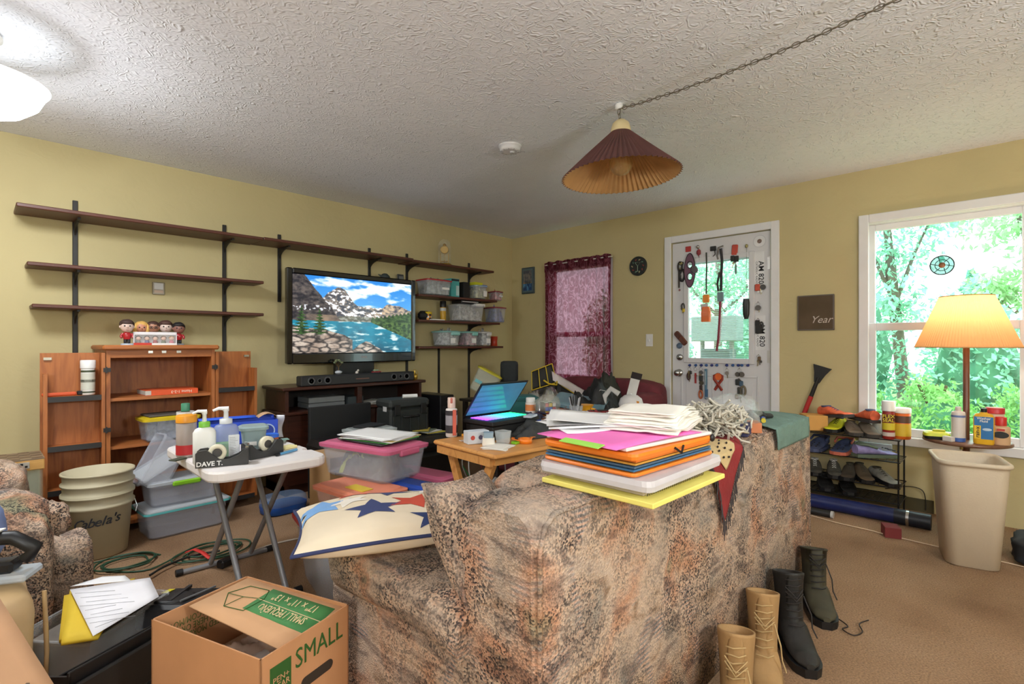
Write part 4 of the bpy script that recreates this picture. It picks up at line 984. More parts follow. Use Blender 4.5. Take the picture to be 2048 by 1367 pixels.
puff((.02, 2.5, .03), (.205, 2.72, .50), .5, jit=.12, seed=5).put('arm_front', M_TAP, T)
puff((.14, 2.74, .33), (.27, 2.9, .47), .6, jit=.3, seed=6).put('side_bolster', M_TAP, T)
puff((.19, 2.62, .02), (.335, 2.82, .36), .5, jit=.15, seed=7, M=Matrix.Translation((0, 0, 0))).put('footrest_pad', M_TAP, T)
MB().bb((-.25, 2.62, .02), (.16, 3.3, .44), .02).put('side_panel', mat((66, 60, 58), .9), T)
puff((-.6, 2.5, .2), (-.2, 3.1, .45), .5).put('seat', M_TAP, T)
one(MB().ball((0, 0, 0), (.08, .07, .12), 18, 12, jit=.15), 'blue_plastic_bag', mat((126, 148, 200), .3, alpha=.8), 'pale blue plastic bag bulging by armchair arm', 'bag', (-.005, 2.38, .52))
# tan stool with a hole punch
T = thing('tan_stool', 'tan vinyl padded stool with piping, partly hidden by cardboard', 'stool', (.0, 2.15, 0))
puff((-.3, -.12, .0), (.12, .12, .42), .3, jit=.05).put('padded_block', mat((206, 176, 132), .5, var=.08), T)
MB().tube([(.145, -.06, .03), (.15, -.07, .2), (.145, -.06, .38)], .006, 6).put('piping', mat((190, 158, 112), .5), T)
p = Vector((.0, 2.16, .43)); T = thing('hole_punch', 'black lever hole punch with white label and clear base tray', 'hole punch', p, 62)
MB().box((0, 0, .012), (.10, .28, .022), bev=.006).put('base_tray', clear((190, 200, 210), .6), T)
MB().box((0, .01, .04), (.06, .22, .035), bev=.008).put('mechanism', BLACK, T)
hp = MB().tube([(0, .10, .05), (0, .11, .10), (0, .02, .125), (0, -.09, .12), (0, -.14, .085), (0, -.12, .055)], [.022, .022, .02, .02, .022, .02], 10, flat=1.0).put('lever', BLACK, T)
MB().box((0, -.02, .145), (.03, .09, .004)).put('label_plate', WHITE, hp)
# ================================================================ BUCKETS
M_BK = mat((196, 186, 156), .5, var=.03)
bc = Vector((.462, 3.535, 0))
def bucket(z, label, h=.365):
    T = thing('plastic_bucket', label, 'bucket', (bc.x, bc.y, z), face(bc), 'nested beige buckets')
    MB().lathe([(.12, 0), (.128, .006), (.147, h - .07), (.158, h - .068), (.16, h - .055), (.15, h - .05), (.152, h - .012), (.16, h - .01), (.16, h), (.15, h), (.124, .012), (.001, .01)], 40, cap1=False).put('pail', M_BK, T); return T
b1 = bucket(0, 'outermost beige bucket of the nested stack, black script lettering', .33)
b2 = bucket(.06, 'middle beige bucket of the nested stack, plain ribbed rim', .33); b3 = bucket(.115, 'innermost beige bucket of the nested stack, open and empty', .33)
cu = 'Cabela\'s'; n_ = len(cu); wds = [.7, .55, .58, .52, .4, .55, .3, .5]; tot = sum(wds); x_ = 0
for ch, w_ in zip(cu, wds):
    a_ = -math.pi / 2 + (x_ + w_ / 2 - tot / 2) * .33 - .05; x_ += w_; r_ = .1492
    text(ch, .066, INK, b1, (r_ * math.cos(a_), r_ * math.sin(a_), .2 + (x_ - tot / 2) * .004), (86, 0, math.degrees(a_) + 90), 'script_lettering', shear=.35, ext=.001, bold=.0006)
MB().tube([(.155, -.02, .27), (.168, -.03, .23), (.16, -.04, .2)], .003, 6).put('bail_wire', CHROME, b1)
# ================================================================ CLEAR TUBS NEXT TO THE BUCKETS
M_CL = clear((206, 210, 222), .42, .35); M_LC = clear((216, 222, 228), .55, .3)
TEAL = mat((86, 196, 196), .4, alpha=.85)
q = Vector((.88, 3.645, 0))
T = tub('clear_bin', 'clear bin with teal edged lid on carpet, bottom of the stack', q, .43, .27, .155, 3, M_CL, M_LC, taper=.92)
MB().rr([(.462, .302, .03, .15), (.462, .302, .03, .162)], 4, cap0=False, cap1=False).put('teal_edge', TEAL, T)
T = tub('clear_bin', 'clear bin with bright green latch stacked on teal edged bin', q + Vector((-.01, .0, .177)), .37, .22, .13, 2, M_CL, M_LC, taper=.92)
MB().box((.0, -.128, .128), (.15, .016, .03), bev=.008).put('green_latch', mat((136, 200, 40), .4), T)
tub('clear_bin', 'empty clear bin lying tilted on its side atop green latch bin', q + Vector((-.05, -.01, .385)), .30, .2, .15, 14, M_CL, M_LC, taper=.9, rot=(R_(-8), R_(-62), R_(10)), open_=True)
one(MB().box((0, 0, .008), (.36, .22, .014), bev=.005), 'clear_lid', M_LC, 'flat clear plastic lid leaning inside the tilted bin', 'tray', q + Vector((-.07, .02, .42)), rot=(R_(6), R_(-28), R_(6)))  # a loose clear lid from one of the bins
# blue dish with clear domed cover
p = PZ(588, 1024, 0); p = Vector((1.44, 3.52, 0))
T = thing('casserole_carrier', 'blue oblong food carrier with clear domed lid on carpet', 'food container', p, 3)
MB().rr([(.24, .16, .06, 0), (.28, .2, .08, .01), (.29, .21, .085, .055)], 6, smooth=True).put('tray', mat((30, 96, 196), .4), T); MB().rr([(.29, .21, .085, .055), (.295, .215, .085, .062), (.28, .2, .08, .1), (.25, .17, .07, .112)], 6, smooth=True).put('cover', clear((150, 180, 214), .5, .25), T)

# ================================================================ ON THE WHITE TABLE
def TP(px, py): return PZ(px, py, TZ + .001)
bottle('aerosol_can', 'brown aerosol can with white collar and green cap behind orange lid jar', 'spray can', TP(371, 899), .036, .22, (106, 74, 50), (70, 140, 110), .035, .45, [((228, 226, 224), .165, .182)])
bottle('clear_jar', 'clear jar with orange lid and red label on white table', 'jar', TP(373, 912), .04, .185, (206, 196, 190), (236, 156, 40), .03, .92, [((196, 46, 50), .012, .055)], alpha=.5, fill=((170, 140, 126), .1))
pump('lotion_bottle', 'white lotion pump bottle with green collar', TP(409, 926), .085, .055, .225, (238, 240, 238), (130, 204, 70), (240, 240, 240))
pump('sanitizer_bottle', 'clear sanitizer pump bottle with white pump head', TP(452, 916), .1, .065, .225, (206, 216, 226), (222, 226, 230), (240, 242, 244), alpha=.3, fill=(120, 190, 110))
T = carton('label_card', 'white instruction card leaning on the sanitizer bottle', 'card', TP(468, 917), .042, .012, .105, face(TP(468, 917)) + 8, (224, 228, 232))
lines(T, .04, .1, 12, 0, GREYINK, rn)
ch = [o for o in T.children][0]; ch.rotation_euler = (R_(90), 0, 0); ch.location = (0, -.0066, .052)
l = TP(507, 902); a, b = sc(l)
T = thing('grey_canister', 'grey plastic canister with lid and white sticker on table', 'canister', l, face(l) + 4)
MB().rr([(.085, .085, .015, 0), (.105, .105, .02, .105)], 4).put('body', mat((142, 162, 164), .45), T); MB().rr([(.122, .122, .024, .105), (.124, .124, .024, .117), (.1, .1, .02, .123)], 4).put('lid', mat((150, 170, 172), .4), T)
MB().box((-.015, -.048, .045), (.05, .001, .02), (R_(-6), 0, 0)).put('sticker', PAPER, T)
p0, p1 = TP(388, 897), TP(556, 880); mid = (p0 + p1) / 2; ln = (p1 - p0).length; an = math.degrees(math.atan2((p1 - p0).y, (p1 - p0).x))
T = thing('bag_box', 'open blue cardboard box of plastic bags along table back', 'box', mid, an)
m = MB().bb((-ln / 2, 0, 0), (ln / 2, .003, .11)).bb((-ln / 2, .1, 0), (ln / 2, .103, .125)).bb((-ln / 2, 0, 0), (-ln / 2 + .003, .103, .11)).bb((ln / 2 - .003, 0, 0), (ln / 2, .103, .11)).bb((-ln / 2, 0, 0), (ln / 2, .103, .003)); m.put('carton', mat((34, 76, 206), .4, var=.06), T)
MB().sheet(lambda u, v: (-ln / 2 + .02 + u * (ln - .12), .1 - .085 * v, .125 + .008 * math.sin(v * 3)), 6, 4, .0015).put('flap', mat((44, 92, 220), .4), T)
MB().sheet(lambda u, v: (ln / 2 - .09 + u * .09, .09 - .08 * v, .122 + .02 * math.sin(u * 3.1)), 6, 4, .0015).put('torn_flap', mat((196, 158, 122), .7), T)
MB().lathe([(.03, 0), (.03, .001)], 24, M=Matrix.Translation((ln / 2 - .05, -.0005, .055)) @ MX90).put('round_badge', mat((26, 60, 160), .4), T); MB().lathe([(.036, 0), (.036, .0006)], 24, M=Matrix.Translation((ln / 2 - .05, -.0002, .055)) @ MX90).put('badge_ring', mat((180, 206, 236), .4), T)
MB().sheet(lambda u, v: (ln / 2 + .004 + .035 * u, .06 + .03 * math.sin(v * 5) * u, .005 + .12 * v), 5, 8, .001).put('protruding_bag', clear((220, 222, 230), .6, .2), T)
T = thing('screw_top_jar', 'small orange jar with blue screw lid on white table', 'jar', TP(541, 894)); MB().lathe([(.035, 0), (.036, .05)], 24).put('body', mat((206, 110, 54), .4), T); MB().lathe([(.038, .05), (.038, .062), (.034, .066), (.028, .062)], 24).put('lid', mat((50, 110, 220), .4), T)
def tape(l, rz, label, w=.19):
    T = thing('tape_dispenser', label, 'tape dispenser', l, rz)
    prof = [(-w / 2, 0), (w / 2, 0), (w / 2, .062), (w * .47, .066), (w * .3, .04), (w * .12, .026), (-w * .05, .028), (-w * .16, .045), (-w * .3, .07), (-w * .44, .068), (-w / 2, .058)]
    m = MB()
    for y0, y1 in ((-.034, -.02), (.02, .034)): m.prism(prof, y0, y1, MX90 @ Matrix.Scale(-1, 4, (0, 0, 1)) if False else Matrix(((1, 0, 0, 0), (0, 0, 1, 0), (0, 1, 0, 0), (0, 0, 0, 1))))
    m.bb((-w / 2, -.02, 0), (w / 2, .02, .02)).bb((w * .36, -.02, .02), (w / 2, .02, .06)).bb((-w / 2, -.02, .02), (-w * .36, .02, .055)); m.put('body', mat((48, 48, 48), .5, var=.1), T)
    tp = MB(); R2 = Matrix.Translation((-.02, 0, .052)) @ MX90
    tp.lathe([(.018, -.01), (.034, -.01), (.034, .01), (.018, .01), (.018, -.01)], 28, M=R2, cap0=False, cap1=False); tp.put('tape_roll', mat((226, 220, 196), .35), T)
    MB().lathe([(.017, -.012), (.017, .012)], 20, M=R2).put('core_hub', mat((70, 68, 66), .5), T)
    MB().bb((w * .44, -.012, .064), (w * .5, .012, .072)).put('cutter', CHROME, T)
    return T
p0, p1 = TP(398, 936), TP(489, 928); td = tape((p0 + p1) / 2 + Vector((.012, .03, 0)), math.degrees(math.atan2((p1 - p0).y, (p1 - p0).x)), 'charcoal desk tape dispenser with white painted name')
text('DAVE T.', .026, mat((232, 232, 230), .7), td, (-.045, -.0348, .014), (90, 0, 0), 'painted_name', ext=.0006, bold=.0006)
p0, p1 = TP(492, 921), TP(556, 908); tape((p0 + p1) / 2 + Vector((.012, .03, 0)), math.degrees(math.atan2((p1 - p0).y, (p1 - p0).x)) + 180, 'charcoal desk tape dispenser beside screw top jar', .16)
carton('sticky_notes', 'pale yellow sticky note pad on white table corner', 'notepad', TP(575, 896), .075, .05, .012, 20, (236, 226, 166))
T = thing('marker', 'blue marker pen with black end on white table', 'pen', TP(578, 905), 26); MB().cyl((-.06, 0, .006), (.05, 0, .006), .006).put('barrel', mat((96, 160, 206), .4), T); MB().cyl((-.08, 0, .006), (-.06, 0, .006), .0065).put('cap', BLACK, T)
carton('matchbook', 'flat dark green packet on the white table edge', 'packet', TP(372, 917) + Vector((-.03, .0, 0)), .06, .04, .006, 30, (60, 66, 48))
for i in range(3): carton('seed_packet', 'small grey paper packet heaped behind screw top jar', 'packet', TP(556 + i * 7, 888 - i * 3) + Vector((0, 0, .002 + i * .004)), .05, .035, .003, 20 + 30 * i, (170 - 20 * i, 160, 150), group='paper packets')
# ================================================================ CORDS ON THE FLOOR
GR = (38, 74, 52)
loop_cable('extension_cord', 'green extension cord coiled loosely on the carpet by bucket', PZ(255, 1128), .11, .09, 3.2, .0045, GR, 2, 'green extension cords', [PZ(165, 1133) + Vector((0, 0, .006))])
loop_cable('extension_cord', 'green extension cord coiled under the white table feet', PZ(425, 1105), .15, .10, 3.3, .0045, GR, 5, 'green extension cords', [PZ(300, 1140) + Vector((0, 0, .006)), PZ(215, 1145) + Vector((0, 0, .006))])
cable('black_cable', 'black power cord trailing to the black case', [PZ(440, 1108) + Vector((0, 0, .02)), PZ(380, 1120) + Vector((0, 0, .02)), PZ(330, 1140) + Vector((0, 0, .02)), PZ(300, 1158) + Vector((0, 0, .02))], .006, (30, 32, 30))
cable('white_cable', 'white cord crossing the carpet under the white table', [PZ(640, 1070) + Vector((0, 0, .006)), PZ(560, 1086) + Vector((0, 0, .006)), PZ(500, 1105) + Vector((0, 0, .006)), PZ(430, 1128) + Vector((0, 0, .006)), PZ(400, 1140) + Vector((0, 0, .006))], .005, (220, 210, 196))
p = PZ(392, 1118); one(MB().tube([(-.03, .06, .03), (0, .03, .045), (.02, -.03, .04), (.04, -.09, .02)], .012, 6, flat=.25), 'red_strap', mat((206, 50, 44), .5), 'red hook and loop strap around green cord', 'strap', p)
one(MB().box((0, 0, .02), (.1, .045, .04), bev=.008), 'power_adapter', BLACK, 'black power adapter lying on the carpet near cords', 'adapter', PZ(455, 1130), 25)
# ================================================================ FOREGROUND LEFT: BLACK CASE, PAPER BIN, CARTONS
A, B = PZ(105, 1345, .30) + Vector((.03, -.03, 0)), PZ(432, 1172, .17) + Vector((.03, -.03, 0)); dv = (B - A); ln = dv.length; yaw = math.degrees(math.atan2(dv.y, dv.x)); pit = math.atan2(dv.z, math.hypot(dv.x, dv.y))
T = thing('black_case', 'long black plastic case lying open beside cardboard box', 'case', A, rot=(0, -pit, R_(yaw)))
MB().bb((0, 0, -.09), (ln, .008, 0), .002).bb((0, .05, -.09), (ln * .62, .056, -.02), .002).bb((0, 0, -.09), (.008, .056, -.01)).bb((0, 0, -.1), (ln, .056, -.09)).put('trough', mat((26, 26, 27), .45, var=.2), T)
MB().bb((.0, -.02, -.145), (ln * .92, -.004, -.03), .004).put('folded_flap', mat((34, 33, 32), .5, var=.15), T)
lid = MB().bb((ln - .23, .0, -.085), (ln, .2, -.002), .012).put('moulded_end', mat((36, 36, 38), .5), T)
MB().box((ln - .1, .12, .004), (.2, .012, .01), (0, 0, .2)).put('rib', mat((46, 46, 48), .5), lid); MB().lathe([(.07, -.004), (.07, .004), (.06, .006)], 28, c=(ln - .14, .12, 0)).put('round_boss', mat((30, 30, 32), .5), lid)
MB().box((ln - .06, .19, .001), (.05, .02, .002)).put('warning_sticker', mat((226, 214, 50), .5), lid)
MB().tube([(ln - .2, .06, .006), (ln - .02, .035, .006)], .004, 6).put('bar', mat((120, 122, 124), .4), lid)
c_ = (PZ(90, 1310, .22) + PZ(320, 1190, .22)) / 2 + Vector((-.015, .13, 0)); c_.z = 0
T = tub('clear_bin', 'clear bin of yellow envelopes and letters on the floor', c_, .34, .27, .21, 40, clear((206, 212, 216), .4), None, taper=.9, open_=True)
one(MB().bb((-.13, -.1, .012), (.13, .1, .185)), 'file_bundle', mat((120, 112, 104), .8, var=.3, scale=14), 'bundle of papers filling the bin below envelopes', 'papers', c_, 40)
def pq(pts, z): return [PZ(x, y, z) for x, y in pts]
def quad(name, label, cat, pts, col, th=.003, curl=0, group=None):
    p = [Vector(k) for k in pts]; o = sum(p, Vector()) / 4
    m = MB().sheet(lambda u, v: (p[0] * (1 - u) * (1 - v) + p[1] * u * (1 - v) + p[2] * u * v + p[3] * (1 - u) * v) - o + Vector((0, 0, curl * math.sin(u * math.pi) * math.sin(v * math.pi))), 6, 6, th)
    return one(m, name, mat(col, .75, var=.03), label, cat, o, group=group)
quad('yellow_envelope', 'yellow envelope, lowest of the two under letters', 'envelope', pq([(118, 1278), (205, 1255), (270, 1155), (128, 1190)], .225), (226, 190, 44), .012)
quad('yellow_envelope', 'yellow envelope with folded end lying on another envelope', 'envelope', pq([(122, 1284), (196, 1272), (262, 1162), (140, 1178)], .238), (232, 198, 52), .01)
q = quad('letter_sheet', 'white printed letter lying on yellow envelopes in bin', 'paper', pq([(186, 1271), (318, 1192), (300, 1154), (140, 1178)], .252), (236, 235, 240), .001, .006)
quad('letter_sheet', 'white letter poking out behind the yellow envelopes', 'paper', pq([(140, 1172), (262, 1160), (250, 1150), (205, 1152)], .236), (234, 234, 236), .001)
mm = MB()
for i in range(9):
    a_ = PZ(150 + i * 3 + (i % 3) * 8, 1186 + i * 8.5, .2575); b_ = PZ(230 + (i * 13) % 50, 1180 + i * 7.2, .2575); mm.tube([a_ - q.location, b_ - q.location], .0007, 4)
mm.put('printed_lines', GREYINK, q)['kind'] = 'stuff'
# cardboard carton at the frame edge with a raised flap
M_CARD = mat((186, 142, 104), .8, var=.05, bmp=.04)
T = thing('moving_carton', 'tan cardboard moving carton with raised flap, beside tan stool', 'box', (-.19, 1.72, 0))
MB().bb((-.22, -.26, 0), (.22, -.255, .34)).bb((-.22, .2, 0), (.22, .205, .34)).bb((-.22, -.26, 0), (-.215, .205, .34)).bb((.215, -.26, 0), (.22, .205, .34)).bb((-.22, -.26, 0), (.22, .205, .005)).put('carton', M_CARD, T)
fa, fb = PY(0, 1196, 1.93), PY(116, 1380, 1.55); o_ = Vector((-.19, 1.72, 0))
fc_, fd_ = Vector((-.03, 1.47, .33)), Vector((-.15, 1.92, .40))
MB().sheet(lambda u, v: fd_.lerp(fc_, u).lerp(fa.lerp(fb, u), v) - o_, 6, 6, .005).put('flap', M_CARD, T)
text('S', .05, mat((90, 76, 62), .8), T, fa.lerp(fb, .86).lerp(fd_.lerp(fc_, .86), .3) - o_ + Vector((0, 0, .006)), (20, 30, -110), 'printed_letter')
# cardboard box "SMALL"
f0, fl_, fr_ = PZ(521, 1320, .40), PZ(325, 1228, .40), PZ(697, 1208, .40)
T = thing('cardboard_box', 'open tan cardboard box with green lettering beside sofa arm', 'box', (f0.x, f0.y, 0)); ux = (fr_ - f0); uy = (fl_ - f0); bw, bd = ux.length, uy.length
ang = math.atan2(ux.y, ux.x); T.rotation_euler = (0, 0, ang); M_CB = mat((196, 142, 98), .8, var=.05, bmp=.03); M_CB2 = mat((206, 160, 118), .8, var=.04)
MB().bb((0, 0, 0), (bw, .004, .4)).bb((0, bd - .004, 0), (bw, bd, .4)).bb((0, 0, 0), (.004, bd, .4)).bb((bw - .004, 0, 0), (bw, bd, .4)).bb((0, 0, .0), (bw, bd, .004)).put('carton', M_CB, T)
M_GP = mat((46, 92, 34), .7, var=.05)
text('SMALL', .068, M_GP, T, (bw * .63, -.0012, .345), (90, 0, 0), 'green_lettering', ext=.0004, sx=.82)
MB().bb((.025, -.0012, .28), (.085, 0, .365)).put('green_badge', M_GP, T); text('PEN+\nGEAR', .02, mat((196, 150, 108), .8), T, (.055, -.0022, .322), (90, 0, 0), 'badge_lettering', ext=.0004)
MB().rr([(.105, .026, .013, -.0005), (.105, .026, .013, .001)], 5, M=Matrix.Translation((bw * .6, -.0005, .275)) @ Matrix.Rotation(R_(90), 4, 'X')).put('hand_hole', mat((52, 40, 30), .8), T)
# inner flap print on far left wall, then the folded-in flap
text('NEED MORE BOXES\nSCAN HERE OR VISIT\nWALMART.COM/MOVING', .026, mat((92, 104, 50), .8), T, (bw * .42, bd - .0052, .335), (90, 180, 0), 'inner_lettering', ext=.0003, sx=.72)
inner = MB(); fp = [Vector((bw, .012, .392)), Vector((bw, bd - .01, .398)), Vector((bw - .2, bd - .03, .405)), Vector((bw - .17, .02, .345))]
fl2 = inner.sheet(lambda u, v: fp[0].lerp(fp[1], u).lerp(fp[3].lerp(fp[2], u), v), 4, 4, .004).put('inner_flap', M_CB2, T)
e1 = (fp[1] - fp[0]); e2 = (fp[3] - fp[0]); nrm = e1.cross(e2).normalized(); nrm = nrm if nrm.z > 0 else -nrm
RM = Matrix((e1.normalized(), (nrm.cross(e1)).normalized(), nrm)).transposed(); eu = [math.degrees(k) for k in RM.to_euler()]
def onflap(u, v, dz=.0012): return fp[0].lerp(fp[1], u).lerp(fp[3].lerp(fp[2], u), v) + nrm * dz
FG = mat((70, 134, 74), .7)
MB().sheet(lambda u, v: onflap(.05 + .62 * u, .10 + .56 * v), 4, 4, .0008).put('green_panel', FG, fl2)
t_ = text('17" x 11" x 13"', .034, mat((220, 196, 150), .8), fl2, onflap(.35, .26, .009), eu, 'size_lettering', ext=.0004, sx=.8)
t_ = text('SMALL / PEQUEÑO', .034, mat((220, 196, 150), .8), fl2, onflap(.35, .52, .009), eu, 'size_lettering', ext=.0004, sx=.62)
MB().sheet(lambda u, v: onflap(.05 + .62 * u, .385 + .012 * v, .002), 3, 1).put('divider_line', mat((220, 196, 150), .8), fl2)
m = MB(); hexp = [(.68, .16), (.86, .2), (.92, .5), (.8, .76), (.64, .7), (.62, .36)]
m.tube([onflap(u, v, .002) for u, v in hexp], .0012, 4, True); m.tube([onflap(.92, .5, .002), onflap(.78, .46, .002), onflap(.62, .36, .002)], .0009, 4); m.tube([onflap(.78, .46, .002), onflap(.8, .76, .002)], .0009, 4); m.put('box_drawing', M_GP, fl2)['kind'] = 'stuff'
BX = T.matrix_basis
one(MB().sheet(lambda u, v: ((u - .5) * .2, (v - .5) * .16, .01 * math.sin(u * 7) + .02 * v), 10, 8, .001), 'tissue_paper', PAPER, 'crumpled white paper inside the tan cardboard box', 'paper', BX @ Vector((.12, .13, .27)), 12)
one(heap(.2, .2, .05, 3, f=5, rough=.8), 'bubble_wrap', clear((214, 190, 170), .7, .2), 'clear bubble wrapped parcel inside the tan cardboard box', 'parcel', BX @ Vector((.15, .24, .25)), 20)
one(MB().bb((.02, .02, .006), (bw - .02, bd - .02, .24)), 'packing_filler', mat((180, 150, 120), .9, var=.25, scale=14), 'packed brown paper filling the tan cardboard box', 'packing', BX @ Vector((0, 0, 0)), math.degrees(ang))
one(heap(.26, .16, .10, 6, f=4, rough=.8), 'plastic_film', mat((70, 72, 76), .15, alpha=.6), 'crumpled clear and dark plastic film beside the cardboard box', 'plastic bag', PZ(290, 1340, .0) + Vector((.06, -.10, 0)), 40)
# ================================================================ AROUND THE TELEVISION
T = thing('soundbar', 'long black soundbar with round drivers lying on tv stand', 'soundbar', (2.20, 3.812, STZ))
MB().box((0, .045, .04), (1.02, .09, .078), bev=.008).put('body', mat((38, 38, 40), .45), T)
for x_, r_ in ((-.43, .03), (-.365, .018), (-.3, .03), (.3, .03), (.365, .018), (.43, .03)):
    d_ = MB().lathe([(r_, 0), (r_, .003), (r_ * .85, .003), (r_ * .3, -.004), (.001, .001)], 20, M=Matrix.Translation((x_, .0, .04)) @ MX90).put('driver', mat((70, 70, 72), .35), T)
MB().bb((-.06, -.001, .036), (.06, .0, .044)).put('badge', mat((120, 84, 70), .4), T)
T = thing('dvd_player', 'thin black disc player under the television', 'disc player', (2.22, 3.968, STZ + .021))
MB().box((0, 0, .022), (.42, .1, .042), bev=.004).put('body', mat((36, 36, 38), .4), T); MB().bb((-.02, -.052, .016), (.18, -.05, .024)).put('drawer', BLACK, T)
p = Vector((2.10, 3.93, STZ + .063))
for q_, nm in ((Vector((2.06, 3.95, STZ + .08)), 0),):
    T = thing('tree_ornament', 'tiny gilt tree ornament on white rock before television', 'ornament', q_)
    MB().ball((0, 0, .012), (.03, .025, .014), 12, 8, jit=.3).put('rock', mat((206, 212, 220), .5), T)
    m = MB().tube([(0, 0, .01), (.002, 0, .05), (0, 0, .075)], [.005, .004, .002], 6)
    for k in range(7): a_ = k * .9; m.tube([(0, 0, .05), (.03 * math.cos(a_), .02 * math.sin(a_), .085 + .01 * (k % 3))], .0018, 5)
    m.put('trunk', mat((110, 90, 60), .4, metal=.5), T); m = MB()
    for k in range(7): a_ = k * .9; m.ball((.032 * math.cos(a_), .02 * math.sin(a_), .09 + .01 * (k % 3)), (.012, .01, .008), 8, 6)
    m.put('leaf_clusters', mat((120, 130, 96), .5), T)['kind'] = 'stuff'
T = thing('dog_figurine', 'tiny white dog figurine before television', 'figurine', (2.22, 3.94, STZ + .063)); m = MB().ball((0, 0, .02), (.014, .01, .014), 10, 8).ball((.012, 0, .038), (.009, .008, .009), 10, 8)
for s_ in (-1, 1): m.cyl((s_ * .008, 0, 0), (s_ * .008, 0, .014), .004, n=8)
m.put('body', mat((220, 214, 206), .5), T); MB().ball((.018, 0, .037), (.004, .004, .003), 6, 5).put('nose', INK, T)
T = thing('toy_car', 'small red and pale green toy car before television', 'toy car', (2.41, 3.95, STZ + .063)); MB().box((0, 0, .016), (.085, .035, .016), bev=.006).put('body', mat((150, 50, 54), .35), T); MB().box((-.004, 0, .031), (.05, .03, .016), bev=.006).put('cabin', mat((150, 170, 140), .35), T)
for sx in (-.026, .026): MB().cyl((sx, -.018, .009), (sx, .018, .009), .009).put('wheel', BLACK, T)
T = thing('gold_ornament', 'small golden filigree ornament at soundbar end', 'ornament', (2.775, 3.9, STZ))
MB().lathe([(.02, 0), (.026, .01), (.03, .03), (.022, .05), (.006, .06), (.01, .07), (.002, .085)], 18).put('globe', mat((196, 160, 70), .3, metal=.8), T)
MB().tube([(.036 * math.cos(a_), 0, .045 + .045 * math.sin(a_)) for a_ in [k * math.pi / 10 for k in range(20)]], .0025, 6, True).put('ring', mat((196, 160, 70), .3, metal=.8), T)
# consoles in the open bay
T = thing('game_console', 'grey stacked set top boxes in tv stand bay', 'set top box', (1.93, 3.90, .618)); MB().box((0, .08, .022), (.3, .2, .04), bev=.004).put('lower_box', mat((112, 116, 118), .4), T); MB().box((0, .08, .066), (.3, .2, .042), bev=.004).put('upper_box', mat((126, 130, 132), .4), T)
carton('receiver', 'dark receiver box beside the grey set top boxes', 'receiver', (2.165, 3.96, .618), .14, .2, .075, 0, (52, 60, 62))
T = thing('rolled_paper', 'rolled white paper on black equipment case', 'paper', (2.29, 3.27, .715), 160); MB().cyl((-.05, 0, .014), (.06, 0, .014), .014).put('roll', PAPER, T)
for i in range(4): carton('document', 'loose white papers inside tv stand bay', 'paper', (2.33 + .02 * i, 3.92 + .01 * i, .618 + .006 * i), .2, .16, .004, 10 * i, (196, 196, 192), group='papers in tv stand')
T = thing('equipment_case', 'black rugged equipment case with latches on the ottoman', 'case', (2.24, 3.3, .452), -4)
MB().box((0, 0, .1), (.33, .22, .2), bev=.015).put('lower_shell', mat((40, 44, 44), .55), T); MB().box((0, 0, .23), (.34, .23, .065), bev=.018).put('upper_shell', mat((46, 50, 50), .55), T)
for sx in (-.11, .11): MB().box((sx, -.118, .19), (.045, .014, .08), bev=.004).put('latch', BLACK, T)
MB().tube([(-.06, -.115, .14), (-.06, -.14, .14), (.06, -.14, .14), (.06, -.115, .14)], .007, 6).put('handle', BLACK, T)
MB().box((-.165, -.03, .2), (.004, .05, .045)).put('sticker', mat((206, 206, 206), .5), T)
for k in range(5): MB().box((-.14 + k * .07, -.112, .08), (.01, .008, .13), bev=.002).put('rib', mat((36, 40, 40), .55), T)
carton('black_monitor', 'black flat panel leaning between ottoman and tv stand', 'monitor', (1.93, 3.665, .0), .5, .035, .66, 0, (30, 31, 32), bev=.006)
T = tub('clear_bin', 'clear flat bin with grey lid and papers on ottoman end', (1.86, 3.13, .452), .30, .2, .085, -3, clear((206, 212, 216), .5), clear((196, 204, 204), .7))
carton('notebook', 'black notebook lying on the grey lidded flat bin', 'notebook', (1.87, 3.15, .56), .19, .13, .012, 20, (30, 30, 32))
for i in range(5): carton('magazine', ['dark grey', 'pale yellow', 'white', 'olive green', 'mustard yellow'][i] + ' magazine heaped on the ottoman end', 'magazine', (2.42 - .02 * i, 3.12 + .02 * i, .452 + i * .006), .17, .12, .004, -20 + 17 * i, [(60, 64, 66), (206, 190, 80), (210, 210, 206), (120, 130, 110), (190, 170, 70)][i], group='magazines on the ottoman')
T = thing('computer_tower', 'black computer tower standing beside tv stand', 'computer', (2.97, 3.72, 0)); MB().box((0, .15, .33), (.16, .4, .66), bev=.008).put('case', mat((22, 22, 24), .35), T); MB().lathe([(.008, 0), (.008, .003)], 12, M=Matrix.Translation((0, -.052, .6)) @ MX90).put('power_button', mat((90, 90, 92), .4), T); MB().bb((-.06, -.052, .5), (.06, -.05, .56)).put('drive_bay', mat((36, 36, 38), .4), T)
